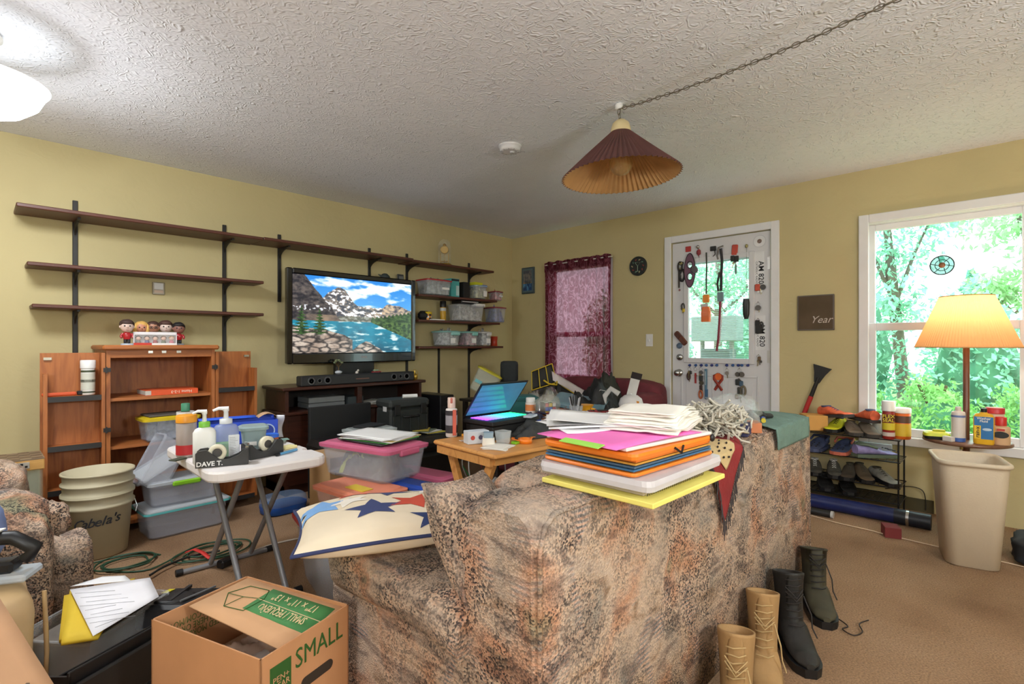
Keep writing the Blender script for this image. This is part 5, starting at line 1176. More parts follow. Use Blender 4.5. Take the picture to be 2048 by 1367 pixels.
# ---- things on the right hand shelves
DOME = PY(889, 528, YA - .13); DOME.z = SZ[0] + .001
T = thing('anniversary_clock', 'golden anniversary clock under clear glass dome on top shelf', 'clock', DOME, face(DOME)); GOLD = mat((176, 140, 62), .3, metal=.85)
MB().lathe([(.075, 0), (.08, .008), (.07, .02), (.066, .022)], 32).put('base', GOLD, T)
for s_ in (-1, 1): MB().cyl((s_ * .04, 0, .02), (s_ * .04, 0, .13), .004).put('pillar', GOLD, T)
MB().lathe([(.038, -.008), (.042, 0), (.038, .008)], 28, M=Matrix.Translation((0, 0, .165)) @ MX90).put('movement', GOLD, T); MB().lathe([(.033, .009), (.033, .0095)], 28, M=Matrix.Translation((0, 0, .165)) @ MX90).put('dial', mat((196, 160, 84), .35, metal=.5), T)
m = MB()
for k in range(4): a_ = k * math.pi / 2; m.ball((.024 * math.cos(a_), .024 * math.sin(a_), .045), .009, 8, 6)
m.tube([(.024, 0, .045), (-.024, 0, .045)], .003, 6).tube([(0, .024, .045), (0, -.024, .045)], .003, 6).cyl((0, 0, .045), (0, 0, .13), .002, n=6); m.put('pendulum', GOLD, T)['kind'] = 'stuff'
MB().ball((0, 0, .21), (.018, .014, .018), 10, 8).put('finial', GOLD, T)
MB().lathe([(.066, .022), (.066, .2), (.058, .235), (.036, .262), (.001, .272)], 32, cap0=False).put('glass_dome', clear((230, 236, 236), .14, .05), T)
p = PY(767, 552, YA - .06); T = thing('bird_figure', 'small dark bird ornament behind television top edge', 'figurine', (p.x, YA - .09, SZ[1] + .04)); m = MB().ball((0, 0, .09), (.05, .03, .05), 14, 10, jit=.1).tube([(-.04, 0, .11), (-.075, 0, .125)], [.012, .003], 6); m.put('body', mat((70, 78, 78), .4), T); MB().bb((-.03, -.02, -.04), (.03, .02, .05)).put('base', mat((60, 60, 60), .5), T)
p = PY(803, 552, YA - .06); T = thing('framed_photo', 'small grey framed photograph behind television top edge', 'picture frame', (p.x, YA - .05, SZ[1])); MB().box((0, 0, .1), (.07, .012, .19), (R_(-6), 0, 0), bev=.003).put('frame', mat((70, 72, 72), .4), T); MB().box((0, -.008, .13), (.045, .004, .09), (R_(-6), 0, 0)).put('photo', mat((120, 124, 124), .4), T)
def SP(px, py, k, d=.13): l = PY(px, py, YA - d); l.z = SZ[k] + .001; return l
MB_ = clear((206, 212, 216), .4, .3)
def shelfbin(px, k, w, h, d, lid, label, content, wht=None, rz=0):
    l = SP(px, 650, k, .15); T = tub('clear_bin', label, l, w, d, h, rz, MB_, lid, lidh=.014, lip=.008)
    one(heap(w * .84, d * .84, h * 1.15, px * .1, 22, 16, 7, .8), 'bin_contents', mat(tuple(min(255, int(k * 1.3)) for k in content), .5, var=.75, scale=45), label.replace('clear bin', 'assorted things inside the bin', 1) if False else 'assorted things seen through ' + label.split(' on ')[0], 'bin contents', l + Vector((0, 0, .012)), rz)['kind'] = 'stuff'
    if wht: MB().bb((wht[0], -d / 2 - .004, wht[1]), (wht[0] + wht[2], -d / 2 - .0025, wht[1] + wht[3])).put('paper_label', PAPER, T)
    return T
RED_ = mat((176, 34, 40), .4); RP_ = mat((150, 52, 64), .4, alpha=.85)
shelfbin(868, 1, .30, .145, .2, RED_, 'clear bin with red lid on upper right shelf', (130, 136, 138), (.02, .06, .09, .022))
l = SP(903, 600, 1); T = thing('router_box', 'teal product carton standing on upper right shelf', 'box', l); MB().box((0, .02, .095), (.11, .16, .19), bev=.002).put('carton', mat((80, 176, 176), .5), T); MB().bb((-.05, -.062, .165), (.05, -.06, .185)).put('dark_band', mat((28, 40, 46), .5), T); MB().bb((.01, -.062, .02), (.05, -.06, .12)).put('pale_panel', mat((190, 220, 220), .5), T)
carton('black_box', 'slim black carton between teal carton and blue lid bin', 'box', SP(924, 600, 1), .085, .15, .165, 0, (30, 28, 26))
T = shelfbin(953, 1, .165, .135, .17, clear((180, 206, 220), .6), 'clear bin with blue latch on upper right shelf', (150, 150, 110), (.02, .03, .05, .06)); MB().box((.045, -.07, .14), (.07, .03, .022), bev=.004).put('blue_latch', mat((30, 84, 190), .4), T)
carton('yellow_pack', 'yellow packet with black print lying on blue latch bin', 'packet', SP(951, 600, 1) + Vector((0, .0, .152)), .12, .1, .03, 6, (206, 208, 40))
shelfbin(991, 1, .115, .095, .13, RP_, 'clear small bin with dull red lid at shelf end', (170, 70, 74), (-.01, .045, .055, .016))
l = SP(848, 650, 2); one(MB().box((0, 0, .045), (.12, .1, .09), bev=.03), 'black_pouch', mat((34, 34, 36), .7), 'rounded black pouch beside yellow checkered mug on shelf', 'pouch', l)
l = SP(855.5, 650, 2, .15); T = thing('checkered_mug', 'yellow rimmed mug with black and white check on shelf', 'mug', l); MB().lathe([(.036, 0), (.038, .06), (.034, .06), (.032, .008)], 22).put('lower_wall', mat((226, 150, 60), .4), T)
for i in range(10):
    for j in range(3):
        if (i + j) % 2: a0, a1 = i * .2 * math.pi, (i + 1) * .2 * math.pi; MB().sheet(lambda u, v: (.0385 * math.cos(a0 + (a1 - a0) * u), .0385 * math.sin(a0 + (a1 - a0) * u), .005 + j * .018 + .018 * v), 4, 1).put('check', BLACK if j != 1 else WHITE, T)
MB().lathe([(.04, .06), (.04, .082), (.036, .082), (.036, .06)], 22, cap0=False, cap1=False).put('rim', mat((226, 196, 40), .4), T)
bottle('spray_can', 'yellow spray can with black cap on middle right shelf', 'spray can', SP(886, 650, 2), .03, .2, (206, 160, 40), (26, 26, 28), .06, .95, [((200, 204, 204), .10, .13)])
l = SP(932, 650, 2); T = shelfbin(932, 2, .36, .165, .19, clear((214, 218, 222), .5), 'clear long bin full of tools on middle right shelf', (150, 146, 140)); MB().box((.12, -.06, .175), (.13, .08, .03), bev=.006).put('white_latch', WHITE, T)
T = thing('tablet_case', 'black tablet case with white edge lying on long clear bin', 'tablet', l + Vector((-.01, 0, .182))); MB().box((0, 0, .018), (.24, .16, .034), bev=.005).put('case', mat((24, 24, 28), .4), T); MB().box((0, -.081, .022), (.22, .002, .008)).put('white_edge', WHITE, T)
shelfbin(990, 2, .17, .16, .19, RP_, 'clear bin with dull red lid and blue folder on shelf', (60, 72, 130))
for i, (px, w, lc, lab, cc) in enumerate(((892, .23, (150, 206, 200), 'clear bin with mint lid on lowest right shelf', (170, 176, 178)), (934, .15, (140, 204, 194), 'clear bin with mint latch and pink things on lowest right shelf', (176, 110, 118)), (963, .13, (222, 222, 222), 'clear bin with white latch on lowest right shelf', (180, 180, 180)))):
    T = shelfbin(px, 3, w, .14, .19, mat(lc, .4, alpha=.8), lab, cc, (-.02, .03, .06, .05)); MB().box((w * .2, -.09, .125), (w * .5, .03, .035), bev=.008).put('latch', mat(lc, .4), T)
l = SP(988, 690, 3); T = thing('orange_cup', 'orange red plastic cup at the lowest shelf end', 'cup', l); MB().lathe([(.036, 0), (.04, .004), (.036, .04), (.042, .105), (.038, .105), (.033, .01)], 22).put('cup', mat((190, 64, 40), .3), T)
one(MB().box((0, 0, .005), (.16, .12, .01)), 'white_card', PAPER, 'flat white card beside the yellow spray can on shelf', 'card', SP(878, 650, 2, .17) + Vector((-.05, 0, 0)), 12)

# ================================================================ STACK OF BINS IN FRONT OF OTTOMAN
PINK = mat((206, 104, 138), .4, var=.04); M_CB3 = clear((206, 212, 220), .42, .3)
red = tub('tote', 'long clear floor tote with red lid beneath the stacked bins', (1.335, 2.235, 0), .62, .46, .285, -12, M_CB3, mat((192, 36, 50), .4), lidh=.025)
f, l_, r_ = PZ(750, 914, .615), PZ(657, 880, .615), PZ(843, 891, .615); ax = math.degrees(math.atan2((r_ - f).y, (r_ - f).x)); W_, D_ = (r_ - f).length, (l_ - f).length
cen = f + (r_ - f) * .5 + (l_ - f) * .5; cen.z = .458
T = tub('clear_bin', 'clear bin with pink lid, topmost of stack, full of black straps', cen, W_ - .02, D_ - .06, .148, ax, M_CB3, PINK, lidh=.02, taper=.9)
MB().box((.0, -D_ / 2 + .024, .14), (.13, .02, .03), bev=.006).put('handle', PINK, T)
one(heap(W_ * .74, D_ * .66, .125, 3, 22, 22, 5, .9, .15), 'strap_bundle', mat((84, 88, 88), .5, var=.6, scale=25), 'tangle of dark straps inside topmost pink lid bin', 'straps', cen + Vector((0, 0, .012)), ax)['kind'] = 'stuff'
one(heap(.1, .14, .11, 9, f=5), 'lime_cloth', mat((206, 220, 110), .6), 'lime green cloth inside topmost pink lid bin', 'cloth', cen + Vector((-.07, .05, .014)), 20)
p = cen + Vector((.03, -.0, .175))
for i, (c_, lab) in enumerate((((60, 60, 62), 'dark folder lying on pink lid under papers'), ((90, 170, 90), 'green folder edge sticking out under papers on pink lid'), ((226, 206, 130), 'manila folder lying on pink lid under papers'))):
    carton('folder', lab, 'folder', p + Vector((.012 * i - .01, .0, i * .005)), .24, .33, .004, ax - 3 + 5 * i, c_, bev=.001)
sheets(5, 'paper_sheet', ['white paper sheet piled on topmost pink lid bin'], .24, .33, p + Vector((-.005, 0, .018)), ax + 3, (236, 236, 236), 'papers on the pink lid bin', rn, .003, 5, .006)
ORG = mat((238, 146, 116), .4, alpha=.9)
T = tub('clear_bin', 'clear bin with orange lid under the topmost pink lid bin', (1.26, 2.21, .312), .24, .40, .125, 6, clear((226, 190, 176), .5), ORG, lidh=.02); MB().box((-.04, -.05, .147), (.06, .13, .003)).put('yellow_tape', mat((226, 196, 60), .5), T)
MB().box((.0, -.205, .12), (.12, .02, .03), bev=.005).put('latch', ORG, T)
one(heap(.18, .3, .1, 12, f=4), 'orange_toys', mat((226, 150, 120), .5, var=.3, scale=20), 'orange coloured things inside the orange lid bin', 'bin contents', (1.26, 2.21, .326), 6)['kind'] = 'stuff'
T = tub('clear_bin', 'clear bin with blue lid and latch beside orange lid bin', (1.458, 2.12, .312), .1, .36, .13, 8, M_CB3, mat((34, 76, 176), .4), lidh=.015); MB().box((0, -.19, .125), (.1, .02, .035), bev=.006).put('blue_latch', mat((34, 90, 220), .35), T)
one(heap(.09, .26, .1, 14, f=6), 'craft_supplies', mat((110, 90, 96), .5, var=.6, scale=40), 'dark craft supplies inside the blue lid bin', 'bin contents', (1.455, 2.12, .326), 8)['kind'] = 'stuff'
T = tub('clear_bin', 'clear bin with pink lid and paper label at the stack edge', (1.615, 2.19, .312), .14, .38, .135, 10, M_CB3, PINK, lidh=.018); MB().box((.02, -.186, .07), (.06, .002, .06)).put('paper_label', mat((226, 210, 200), .7), T); MB().box((.0, -.187, .1), (.08, .002, .018)).put('black_label', BLACK, T)
one(heap(.1, .28, .1, 15, f=6), 'paint_jars', mat((190, 96, 60), .5, var=.6, scale=30), 'orange and red jars inside the pink lid stack bin', 'bin contents', (1.615, 2.19, .326), 10)['kind'] = 'stuff'
T = thing('cardboard_box', 'brown medium moving carton behind the bin stack', 'box', (1.50, 2.72, 0), -2); MB().box((0, 0, .26), (.38, .26, .51), bev=.002).put('carton', mat((184, 146, 100), .8, bmp=.04), T); MB().bb((-.16, -.1308, .42), (-.05, -.13, .465)).put('print_frame', mat((80, 84, 66), .8), T); MB().bb((-.157, -.1312, .423), (-.053, -.1305, .462)).put('print_ground', mat((178, 146, 104), .8), T)
text('MEDIUM', .03, mat((80, 84, 66), .8), T, (-.105, -.132, .442), (90, 0, 0), sx=.8); MB().bb((-.19, -.002, .5145), (.19, .002, .516)).put('tape_seam', mat((160, 120, 76), .6), T)
for s_ in (-.2, .2): MB().box((s_, -.238, .28), (.08, .02, .05), bev=.006).put('latch', mat((196, 40, 56), .4), red)
# ================================================================ PILLOWS
def pillow_mb(w, d, h, n=26, crease=.0, seed=0):
    def sd(sgn):
        def fn(u, v):
            x, y = u * 2 - 1, v * 2 - 1; k = max(0, (1 - x ** 2) * (1 - y ** 2)) ** .42
            pin = 1 - .09 * (1 - abs(x) ** 2) * abs(y) ** 2 ; pin2 = 1 - .09 * (1 - abs(y) ** 2) * abs(x) ** 2
            return (x * w / 2 * pin2, y * d / 2 * pin, sgn * h / 2 * k * (1 + .12 * nz(x * 2 + seed, y * 2)))
        return fn
    return sd
def pillow(name, label, loc, rot, w, d, h, mt, pip, seed=0):
    T = thing(name, label, 'pillow', loc, rot=rot); fu, fl = pillow_mb(w, d, h, seed=seed)(1), pillow_mb(w, d, h, seed=seed + 3)(-1); n = 26
    MB().sheet(fu, n, n).sheet(lambda u, v: fl(1 - u, v), n, n).put('cushion', mt, T)
    e = [fu(k / n, 0) for k in range(n)] + [fu(1, k / n) for k in range(n)] + [fu(1 - k / n, 1) for k in range(n)] + [fu(0, 1 - k / n) for k in range(n)]
    MB().tube(e, .005, 6, True).put('piping', pip, T); return T, fu
T, fu = pillow('star_pillow', 'cream throw pillow printed with red and blue stars', (.835, 1.32, .606), (R_(-3), R_(0), R_(-24)), .50, .44, .12, mat((226, 210, 184), .85, var=.04), mat((44, 52, 92), .8), 1)
def star(u0, v0, r, rot, col, k=0):
    pts = []
    for i in range(10): a_ = rot + i * math.pi / 5; q_ = r if i % 2 == 0 else r * .45; pts.append((u0 + q_ * math.cos(a_), v0 + q_ * math.sin(a_)))
    V = []; F = []; c_ = (u0, v0); R3 = 4
    def P3(u, v): u, v = max(.0, min(1, u)), max(.0, min(1, v)); x, y, z = fu(u, v); return (x, y, z + .0012 + k * .0004)
    V.append(P3(*c_))
    for ring_i in range(1, R3 + 1):
        for i in range(10):
            for s_ in range(4):
                p0, p1 = pts[i], pts[(i + 1) % 10]; t = s_ / 4; x, y = p0[0] + (p1[0] - p0[0]) * t, p0[1] + (p1[1] - p0[1]) * t; f_ = ring_i / R3; V.append(P3(u0 + (x - u0) * f_, v0 + (y - v0) * f_))
    n = 40
    for i in range(n): F.append((0, 1 + i, 1 + (i + 1) % n))
    for g in range(R3 - 1):
        for i in range(n): F.append((1 + g * n + i, 1 + (g + 1) * n + i, 1 + (g + 1) * n + (i + 1) % n, 1 + g * n + (i + 1) % n))
    MB().add(V, F, 0, True).put('printed_star', mat(col, .85, var=.08), T)
for a_ in ((.42, .34, .17, .3, (56, 66, 112)), (.66, .42, .17, 1.1, (196, 74, 52)), (.13, .62, .2, .2, (118, 164, 216)), (.55, .78, .16, .8, (60, 70, 116)), (.36, .86, .15, .1, (190, 66, 50)), (.9, .4, .17, .5, (112, 158, 212)), (.72, .12, .14, .2, (44, 58, 104)), (.3, .58, .14, .6, (240, 232, 220)), (.8, .7, .13, .3, (240, 232, 220))): star(*a_)
pillow('fabric_pillow', 'tapestry fabric pillow leaning between sofa arm and back', (.90, .995, .635), (R_(60), R_(5), R_(14)), .27, .30, .16, M_TAP, M_TAP, 4)
one(heap(.3, .3, .12, 20, f=4, rough=.6, fold=.05), 'white_throw', mat((226, 220, 210), .95, bmp=.6, bscale=70), 'fluffy white throw lying on the sofa seat', 'throw blanket', (1.38, 1.2, .445), 20)
one(heap(.3, .25, .05, 22, f=4, rough=.6), 'magazine_heap', mat((206, 208, 216), .6, var=.3, scale=18), 'pale crumpled newspaper on the sofa seat', 'newspaper', (1.2, 1.42, .442), 10)
# ================================================================ PAPER STACK ON THE SOFA BACK
BZ = CBZ + .001; c0 = Vector((1.165, .70, 0)); SR = -4
def flat(name, label, cat, dx, dy, z, w, d, h, rz, col, bev=.002): return carton(name, label, cat, (c0.x + dx, c0.y + dy, z), w, d, h, SR + rz, col, bev)
z = BZ
flat('legal_pad', 'yellow legal pad, lowest of the paper pile on sofa back', 'notepad', -.005, -.015, z, .36, .31, .012, 3, (236, 222, 116)); z += .013
T = thing('spiral_notebook', 'grey spiral notebook lying on the yellow legal pad', 'notebook', (c0.x - .01, c0.y + .02, z), SR + 2); MB().box((0, 0, .006), (.28, .30, .012), bev=.001).put('pages', mat((176, 160, 140), .8), T); m = MB()
for k in range(30): m.tube([(-.13 + k * .009, -.15 + .006 * math.cos(a_), .006 + .009 * math.sin(a_)) for a_ in [q * math.pi / 4 for q in range(8)]], .0009, 4, True)
m.put('spiral_wire', mat((60, 56, 54), .4), T)['kind'] = 'stuff'; z += .0155
T = thing('document_wallet', 'clear plastic document wallet with printed pages on sofa back', 'folder', (c0.x + .01, c0.y + .0, z), SR + 4); MB().rr([(.38, .31, .02, 0), (.385, .315, .02, .012), (.38, .31, .02, .024)], 3).put('wallet', mat((226, 222, 226), .25, alpha=.75), T)
MB().box((0, .01, .012), (.36, .28, .02)).put('pages', mat((232, 228, 230), .7, var=.1, scale=8), T)
for k, (x_, y_, w_, d_, c_) in enumerate(((-.13, .02, .07, .1, (120, 160, 200)), (-.03, -.06, .1, .07, (170, 150, 180)), (-.08, .06, .05, .05, (206, 110, 100)), (.09, -.1, .08, .05, (190, 190, 196)))): MB().box((x_, y_, .0246), (w_, d_, .0008)).put('printed_patch', mat(c_, .6), T)
z += .026
T = thing('accordion_file', 'orange expanding file folder on sofa back', 'folder', (c0.x + .015, c0.y + .01, z), SR + 1); MB().rr([(.37, .27, .015, .036), (.375, .275, .018, .044), (.37, .27, .015, .05)], 3).rr([(.37, .27, .015, 0), (.375, .275, .018, .004), (.37, .27, .015, .008)], 3).put('cover', mat((240, 132, 36), .35), T)
for k, c_ in enumerate(((60, 110, 150), (70, 96, 120), (206, 150, 60), (226, 120, 40))): MB().box((.0, .0, .013 + k * .0065), (.36 - .006 * k, .262, .004)).put('divider', mat(c_, .5), T)
MB().tube([(-.02, -.139, .044), (.0, -.145, .03), (.02, -.139, .044)], .003, 6).put('elastic_loop', BLACK, T); MB().ball((.17, -.139, .044), (.01, .006, .01), 10, 8).put('cord_button', BLACK, T)
z += .052
flat('manila_folder', 'manila folder with papers under the pink folder', 'folder', .02, .01, z, .35, .25, .008, -3, (236, 226, 220)); z += .009
T = thing('pink_folder', 'bright pink file folder with lime green tab', 'folder', (c0.x - .015, c0.y + .02, z), SR - 2); MB().sheet(lambda u, v: ((u - .5) * .35, (v - .5) * .25, .004 * math.sin(u * 3) + .003 * v), 8, 6, .002).put('leaf', mat((244, 120, 196), .6, var=.03), T); MB().box((-.182, -.03, .002), (.024, .12, .0018), (0, R_(-12), 0)).put('green_tab', mat((164, 226, 96), .6), T)
z += .01
sheets(4, 'paper_sheet', ['white printed sheet fanned at the rear of pink folder'], .22, .28, Vector((c0.x + .03, c0.y + .13, z)), 50, (238, 238, 238), 'printed sheets by the pink folder', rn, .003, 18, .01)
carton('pink_card', 'pink card sticking out beneath the paper towels', 'card', (c0.x + .27, c0.y + .13, z + .002), .16, .1, .003, 10, (246, 140, 200))
# folded paper towels: a soft pile of many thin layers
T = thing('paper_towels', 'pile of folded white paper towels on the pink folder', 'paper towels', (c0.x + .115, c0.y - .005, z + .002), SR + 16)
for k in range(9):
    s_ = 1 - .02 * k; MB().sheet(lambda u, v: ((u - .5) * .27 * s_ + .004 * math.sin(k * 2.1), (v - .5) * .2 * s_ + .004 * math.cos(k * 1.7), k * .005 + .010 * (k / 9) * math.sin(u * 3.1) + .005 * math.sin(u * 9 + k) * (1 - u) + .004 * nz(u * 4, v * 4, k)), 14, 8, .003).put('layer', mat((240, 236, 226), .9, var=.03), T)
# ================================================================ TROWEL, TOWELS, MOP, BANDANA ON SOFA BACK
T = thing('pocket_book', 'small orange patterned pocket book on sofa back', 'book', (1.48, .76, BZ), 24); MB().box((0, 0, .012), (.09, .12, .024), bev=.001).put('block', mat((216, 130, 70), .5, var=.4, scale=30), T)
T = thing('metal_scraper', 'metal hand scraper with dark blade lying by bandana', 'scraper', (1.42, .80, BZ), 20); MB().box((0, 0, .008), (.09, .05, .012), bev=.002).put('blade', mat((72, 74, 70), .4), T); MB().tube([(-.05, 0, .01), (-.1, .01, .014), (-.17, .02, .014)], [.008, .01, .012], 8).put('handle', mat((190, 190, 186), .3, metal=.6), T)
def drape(name, label, cat, prof, x0, x1, mt, tri=False, fringe=None, wob=.006, seed=0):
    # cloth laid over the sofa back: prof = list of (y, z) from front hang to rear
    def P_(t):
        t = max(0, min(1, t)) * (len(prof) - 1); i = min(int(t), len(prof) - 2); f = t - i; a, b = prof[i], prof[i + 1]; return a[0] + (b[0] - a[0]) * f, a[1] + (b[1] - a[1]) * f
    def fn(u, v):
        t = v if not tri else 1 - (1 - v) * (1 - abs(u - .38) / (.38 if u < .38 else .62)) ; y_, z_ = P_(t); w_ = wob * math.sin(u * 17 + seed + v * 3) * (1 - abs(t - .5)); return (x0 + (x1 - x0) * u, y_ - abs(w_) * .6 - .004, z_ + abs(w_) * .5 + .006)
    return fn
bp = [(CBY - .012, .53), (CBY - .012, .62), (CBY - .012, .70), (CBY - .008, CBZ - .02), (CBY + .03, CBZ + .004), (CBY + .1, CBZ + .004), (CBY + .16, CBZ + .004)]
fnb = drape('bandana', '', '', bp, 1.47, 2.02, None, True)
T = thing('bandana_throw', 'fringed dark red and cream bandana throw hanging over sofa back', 'throw blanket', (0, 0, 0)); M_BR = mat((140, 40, 42), .9, var=.15, bmp=.3, bscale=90)
MB().sheet(lambda u, v: fnb(u, v), 40, 30, .004).put('cloth', M_BR, T)
MB().sheet(lambda u, v: Vector(fnb(.17 + .45 * u, .34 + .62 * v)) + Vector((0, -.004, .003)), 26, 22, .001).put('cream_field', mat((206, 180, 132), .9, bmp=.3, bscale=90), T)
for k in range(22):
    u = .2 + .4 * ((k * 7) % 11) / 11; v = .42 + .5 * (k % 5) / 5; c_ = Vector(fnb(u, v)) + Vector((0, -.007, .005)); MB().ball(tuple(c_), (.006, .003, .004), 6, 5).put('motif', mat((44, 36, 34), .9), T)
m = MB()
for k in range(110):
    u = .03 + .95 * k / 110; c_ = Vector(fnb(u, 0)); d_ = Vector((RND.uniform(-.015, .015), -.004, -.035 - .02 * RND.random())); m.tube([c_, c_ + d_ * .5 + Vector((.004, 0, 0)), c_ + d_], .0016, 4)
m.put('fringe', mat((70, 62, 62), .9), T)['kind'] = 'stuff'
tp = [(CBY - .012, .69), (CBY - .012, .73), (CBY - .006, CBZ), (CBY + .05, CBZ + .01), (CBY + .14, CBZ + .016), (CBY + .22, CBZ + .012)]
fnt = drape('towel', '', '', tp, 2.22, 2.66, None, False, None, .010, 2)
one(MB().sheet(lambda u, v: fnt(u + .25 * (1 - v) * 0, v), 30, 20, .006), 'green_towel', mat((112, 140, 130), .95, var=.15, bmp=.6, bscale=80), 'faded green towel draped over the sofa back end', 'towel')
T = thing('mop_head', 'white cotton mop head bundle inside clear bag on sofa back', 'mop', (1.93, .80, BZ), 10); m = MB(); rd = random.Random(4)
for k in range(240):
    a_ = rd.uniform(0, 6.28); q = Vector((rd.gauss(0, .05), rd.gauss(0, .045), .02 + .09 * rd.random())); pts = [q]
    for s_ in range(3): q = q + Vector((rd.uniform(-.035, .035), rd.uniform(-.03, .03), rd.uniform(-.03, .02))); q.z = max(.005, q.z); pts.append(q)
    m.tube(pts, .0045, 4)
m.put('yarn', mat((206, 200, 184), .95, var=.15), T)['kind'] = 'stuff'
for k in range(4): MB().tube([(-.06, .02 * k, .03), (-.15, .03 * k - .02, .02), (-.2, .03 * k - .03, .012)], .006, 5).put('loose_strand', mat((214, 212, 200), .9), T)
one(MB().ball((0, 0, .065), (.19, .11, .075), 22, 14, jit=.35, freq=3.5, seed=2), 'plastic_bag', clear((226, 232, 232), .33, .1), 'clear crinkled plastic bag with yellow label on sofa back', 'plastic bag', (2.14, .82, BZ), 14)
carton('yellow_label', 'yellow product card inside the crinkled plastic bag', 'card', (2.16, .81, BZ + .06), .07, .03, .012, 20, (226, 200, 60))
carton('small_carton', 'dark blue and orange small carton beside mop head', 'box', (2.02, .73, BZ), .09, .05, .045, 12, (58, 58, 96))
carton('tan_card_box', 'tan and red small carton under the plastic bag', 'box', (2.13, .725, BZ + .0), .08, .04, .04, 30, (206, 128, 84))
T = thing('work_glove', 'black and grey work glove lying on green towel', 'glove', (2.36, .80, BZ + .018), 30); puff((-.055, -.04, .0), (.055, .04, .035), .6, jit=.2).put('palm', mat((46, 48, 46), .8), T)
for k in range(4): MB().tube([(.04, -.03 + k * .02, .018), (.085, -.033 + k * .022, .016), (.105, -.033 + k * .022, .009)], [.011, .0105, .009], 8).put('finger', mat((40, 42, 40), .8), T)
MB().tube([(-.01, -.035, .016), (.02, -.065, .014), (.04, -.075, .01)], [.012, .011, .009], 8).put('thumb', mat((40, 42, 40), .8), T)
T = thing('screwdriver', 'stubby blue and yellow handled screwdriver near glove', 'screwdriver', (2.28, .74, BZ + .02), 20); MB().cyl((0, 0, .01), (.03, .0, .01), .01).put('blue_grip', mat((40, 70, 180), .4), T); MB().cyl((-.035, 0, .01), (0, 0, .01), .009).put('yellow_grip', mat((206, 186, 50), .4), T)
carton('white_packet', 'white packet lying behind the work glove', 'packet', (2.45, .87, BZ + .012), .14, .06, .02, 12, (214, 210, 204))

# ================================================================ BOOTS BEHIND THE SOFA
def boot(label, loc, rz, up, sole, lace, tilt=0, h=.27, L_=.29):
    T = thing('boot', label, 'boot', loc, rot=(0, R_(tilt), R_(rz)), group=None); n = 14
    # foot: toe at +x
    lo = []
    for i in range(n + 1):
        t = i / n; x = -.09 + t * L_; w = .038 + .012 * math.sin(t * 3.1); w *= (1 if t < .82 else math.sqrt(max(.04, 1 - ((t - .82) / .19) ** 2)))
        hh = .115 if t < .4 else .115 - .055 * min(1, (t - .4) / .3); hh *= 1 if t < .88 else .8
        lo.append([(x, math.copysign(abs(math.cos(a_)) ** .6, math.cos(a_)) * w * (1 if math.sin(a_) < 0 else 1 - .3 * math.sin(a_) ** 2), .028 + (hh - .028) * (.5 + .5 * math.sin(a_))) for a_ in [2 * math.pi * k / 16 for k in range(16)]])
    MB().loft(lo).put('vamp', up, T); sw_ = [max(abs(q[1]) for q in l) + .005 for l in lo]
    sh_ = []
    for k, (z_, rx, ry, cx) in enumerate(((.06, .078, .043, -.015), (.11, .068, .044, -.022), (.17, .062, .046, -.03), (.23, .066, .05, -.034), (h - .008, .07, .053, -.036), (h, .07, .053, -.036), (h, .062, .046, -.036), (.12, .05, .034, -.022))):
        sh_.append([(cx + rx * math.cos(a_), ry * math.sin(a_), z_ + (.02 * math.cos(a_ * 1) if z_ > .2 else 0)) for a_ in [2 * math.pi * q / 22 for q in range(22)]])
    MB().loft(sh_, cap1=True).put('shaft', up, T)
    MB().loft([[(x_, y_ * 1.0, z_) for x_, y_, z_ in l] for l in [[(p[0][0] * 1.01, s_ * q, zz) for s_, q, zz in ((-1, sw_[i], .0), (1, sw_[i], .0), (1, sw_[i] + .002, .03), (-1, sw_[i] + .002, .03))] if True else None for i, p in enumerate(lo)]], smooth=False).put('sole', sole, T)
    MB().tube([(.026 + .0 * k, 0, .13 + k * .03) for k in range(5)] + [(.028, 0, h + .012)], [.022, .024, .024, .024, .023, .018], 8, flat=.35).put('tongue', up, T)
    m = MB()
    for k in range(8):
        z_ = .10 + k * .021; x_ = .075 - k * .012 if k < 3 else .042 - (k - 3) * .001; w_ = .026
        m.tube([(x_ - .014, -w_, z_), (x_ + .008, (-1) ** k * .008, z_ + .008), (x_ - .014, w_, z_ + .006)], .0025, 5)
    m.tube([(.04, .03, .2), (.075, .045, .15), (.07, .05, .10), (.09, .06, .075)], .0025, 5).tube([(.036, -.03, .21), (.062, 0, .185), (.036, .03, .205)], .0025, 5).tube([(.036, -.03, .225), (.068, 0, .20), (.036, .03, .222)], .0025, 5); m.put('laces', lace, T)['kind'] = 'stuff'
    return T
TAN = mat((170, 134, 88), .8, var=.12, bmp=.2, bscale=60); TANS = mat((150, 116, 76), .7); DKB = mat((36, 34, 32), .6, var=.25, bmp=.15); OLV = mat((62, 58, 42), .7, var=.3)
boot('tall tan desert boot, laces loose, next to the other tan boot only', (1.54, .575, 0), 200, TAN, TANS, mat((186, 156, 108), .8))
boot('tall tan desert boot standing between black boot and tan boot', (1.85, .60, 0), 202, TAN, TANS, mat((186, 156, 108), .8))
boot('black leather boot with long toe lying next to tan boot', (2.12, .59, 0), 212, DKB, BLACK, mat((40, 34, 32), .7), 0, .255, .30)
boot('dark olive hiking boot at the far end of the boot row', (2.50, .60, 0), 205, OLV, BLACK, mat((36, 32, 30), .7), 0, .235)
cable('boot_lace', 'dark loose boot lace trailing on carpet', [(2.42, .5, .012), (2.39, .46, .008), (2.35, .47, .008), (2.33, .43, .008), (2.38, .41, .008), (2.44, .43, .008), (2.5, .41, .008)], .0025, (40, 26, 24), 'shoelace')
shoe('black_shoe', 'black low shoe on carpet nearest the sofa arm corner', (1.27, .50, 0), 200, .28, .1, .08, DKB, BLACK, BLACK)
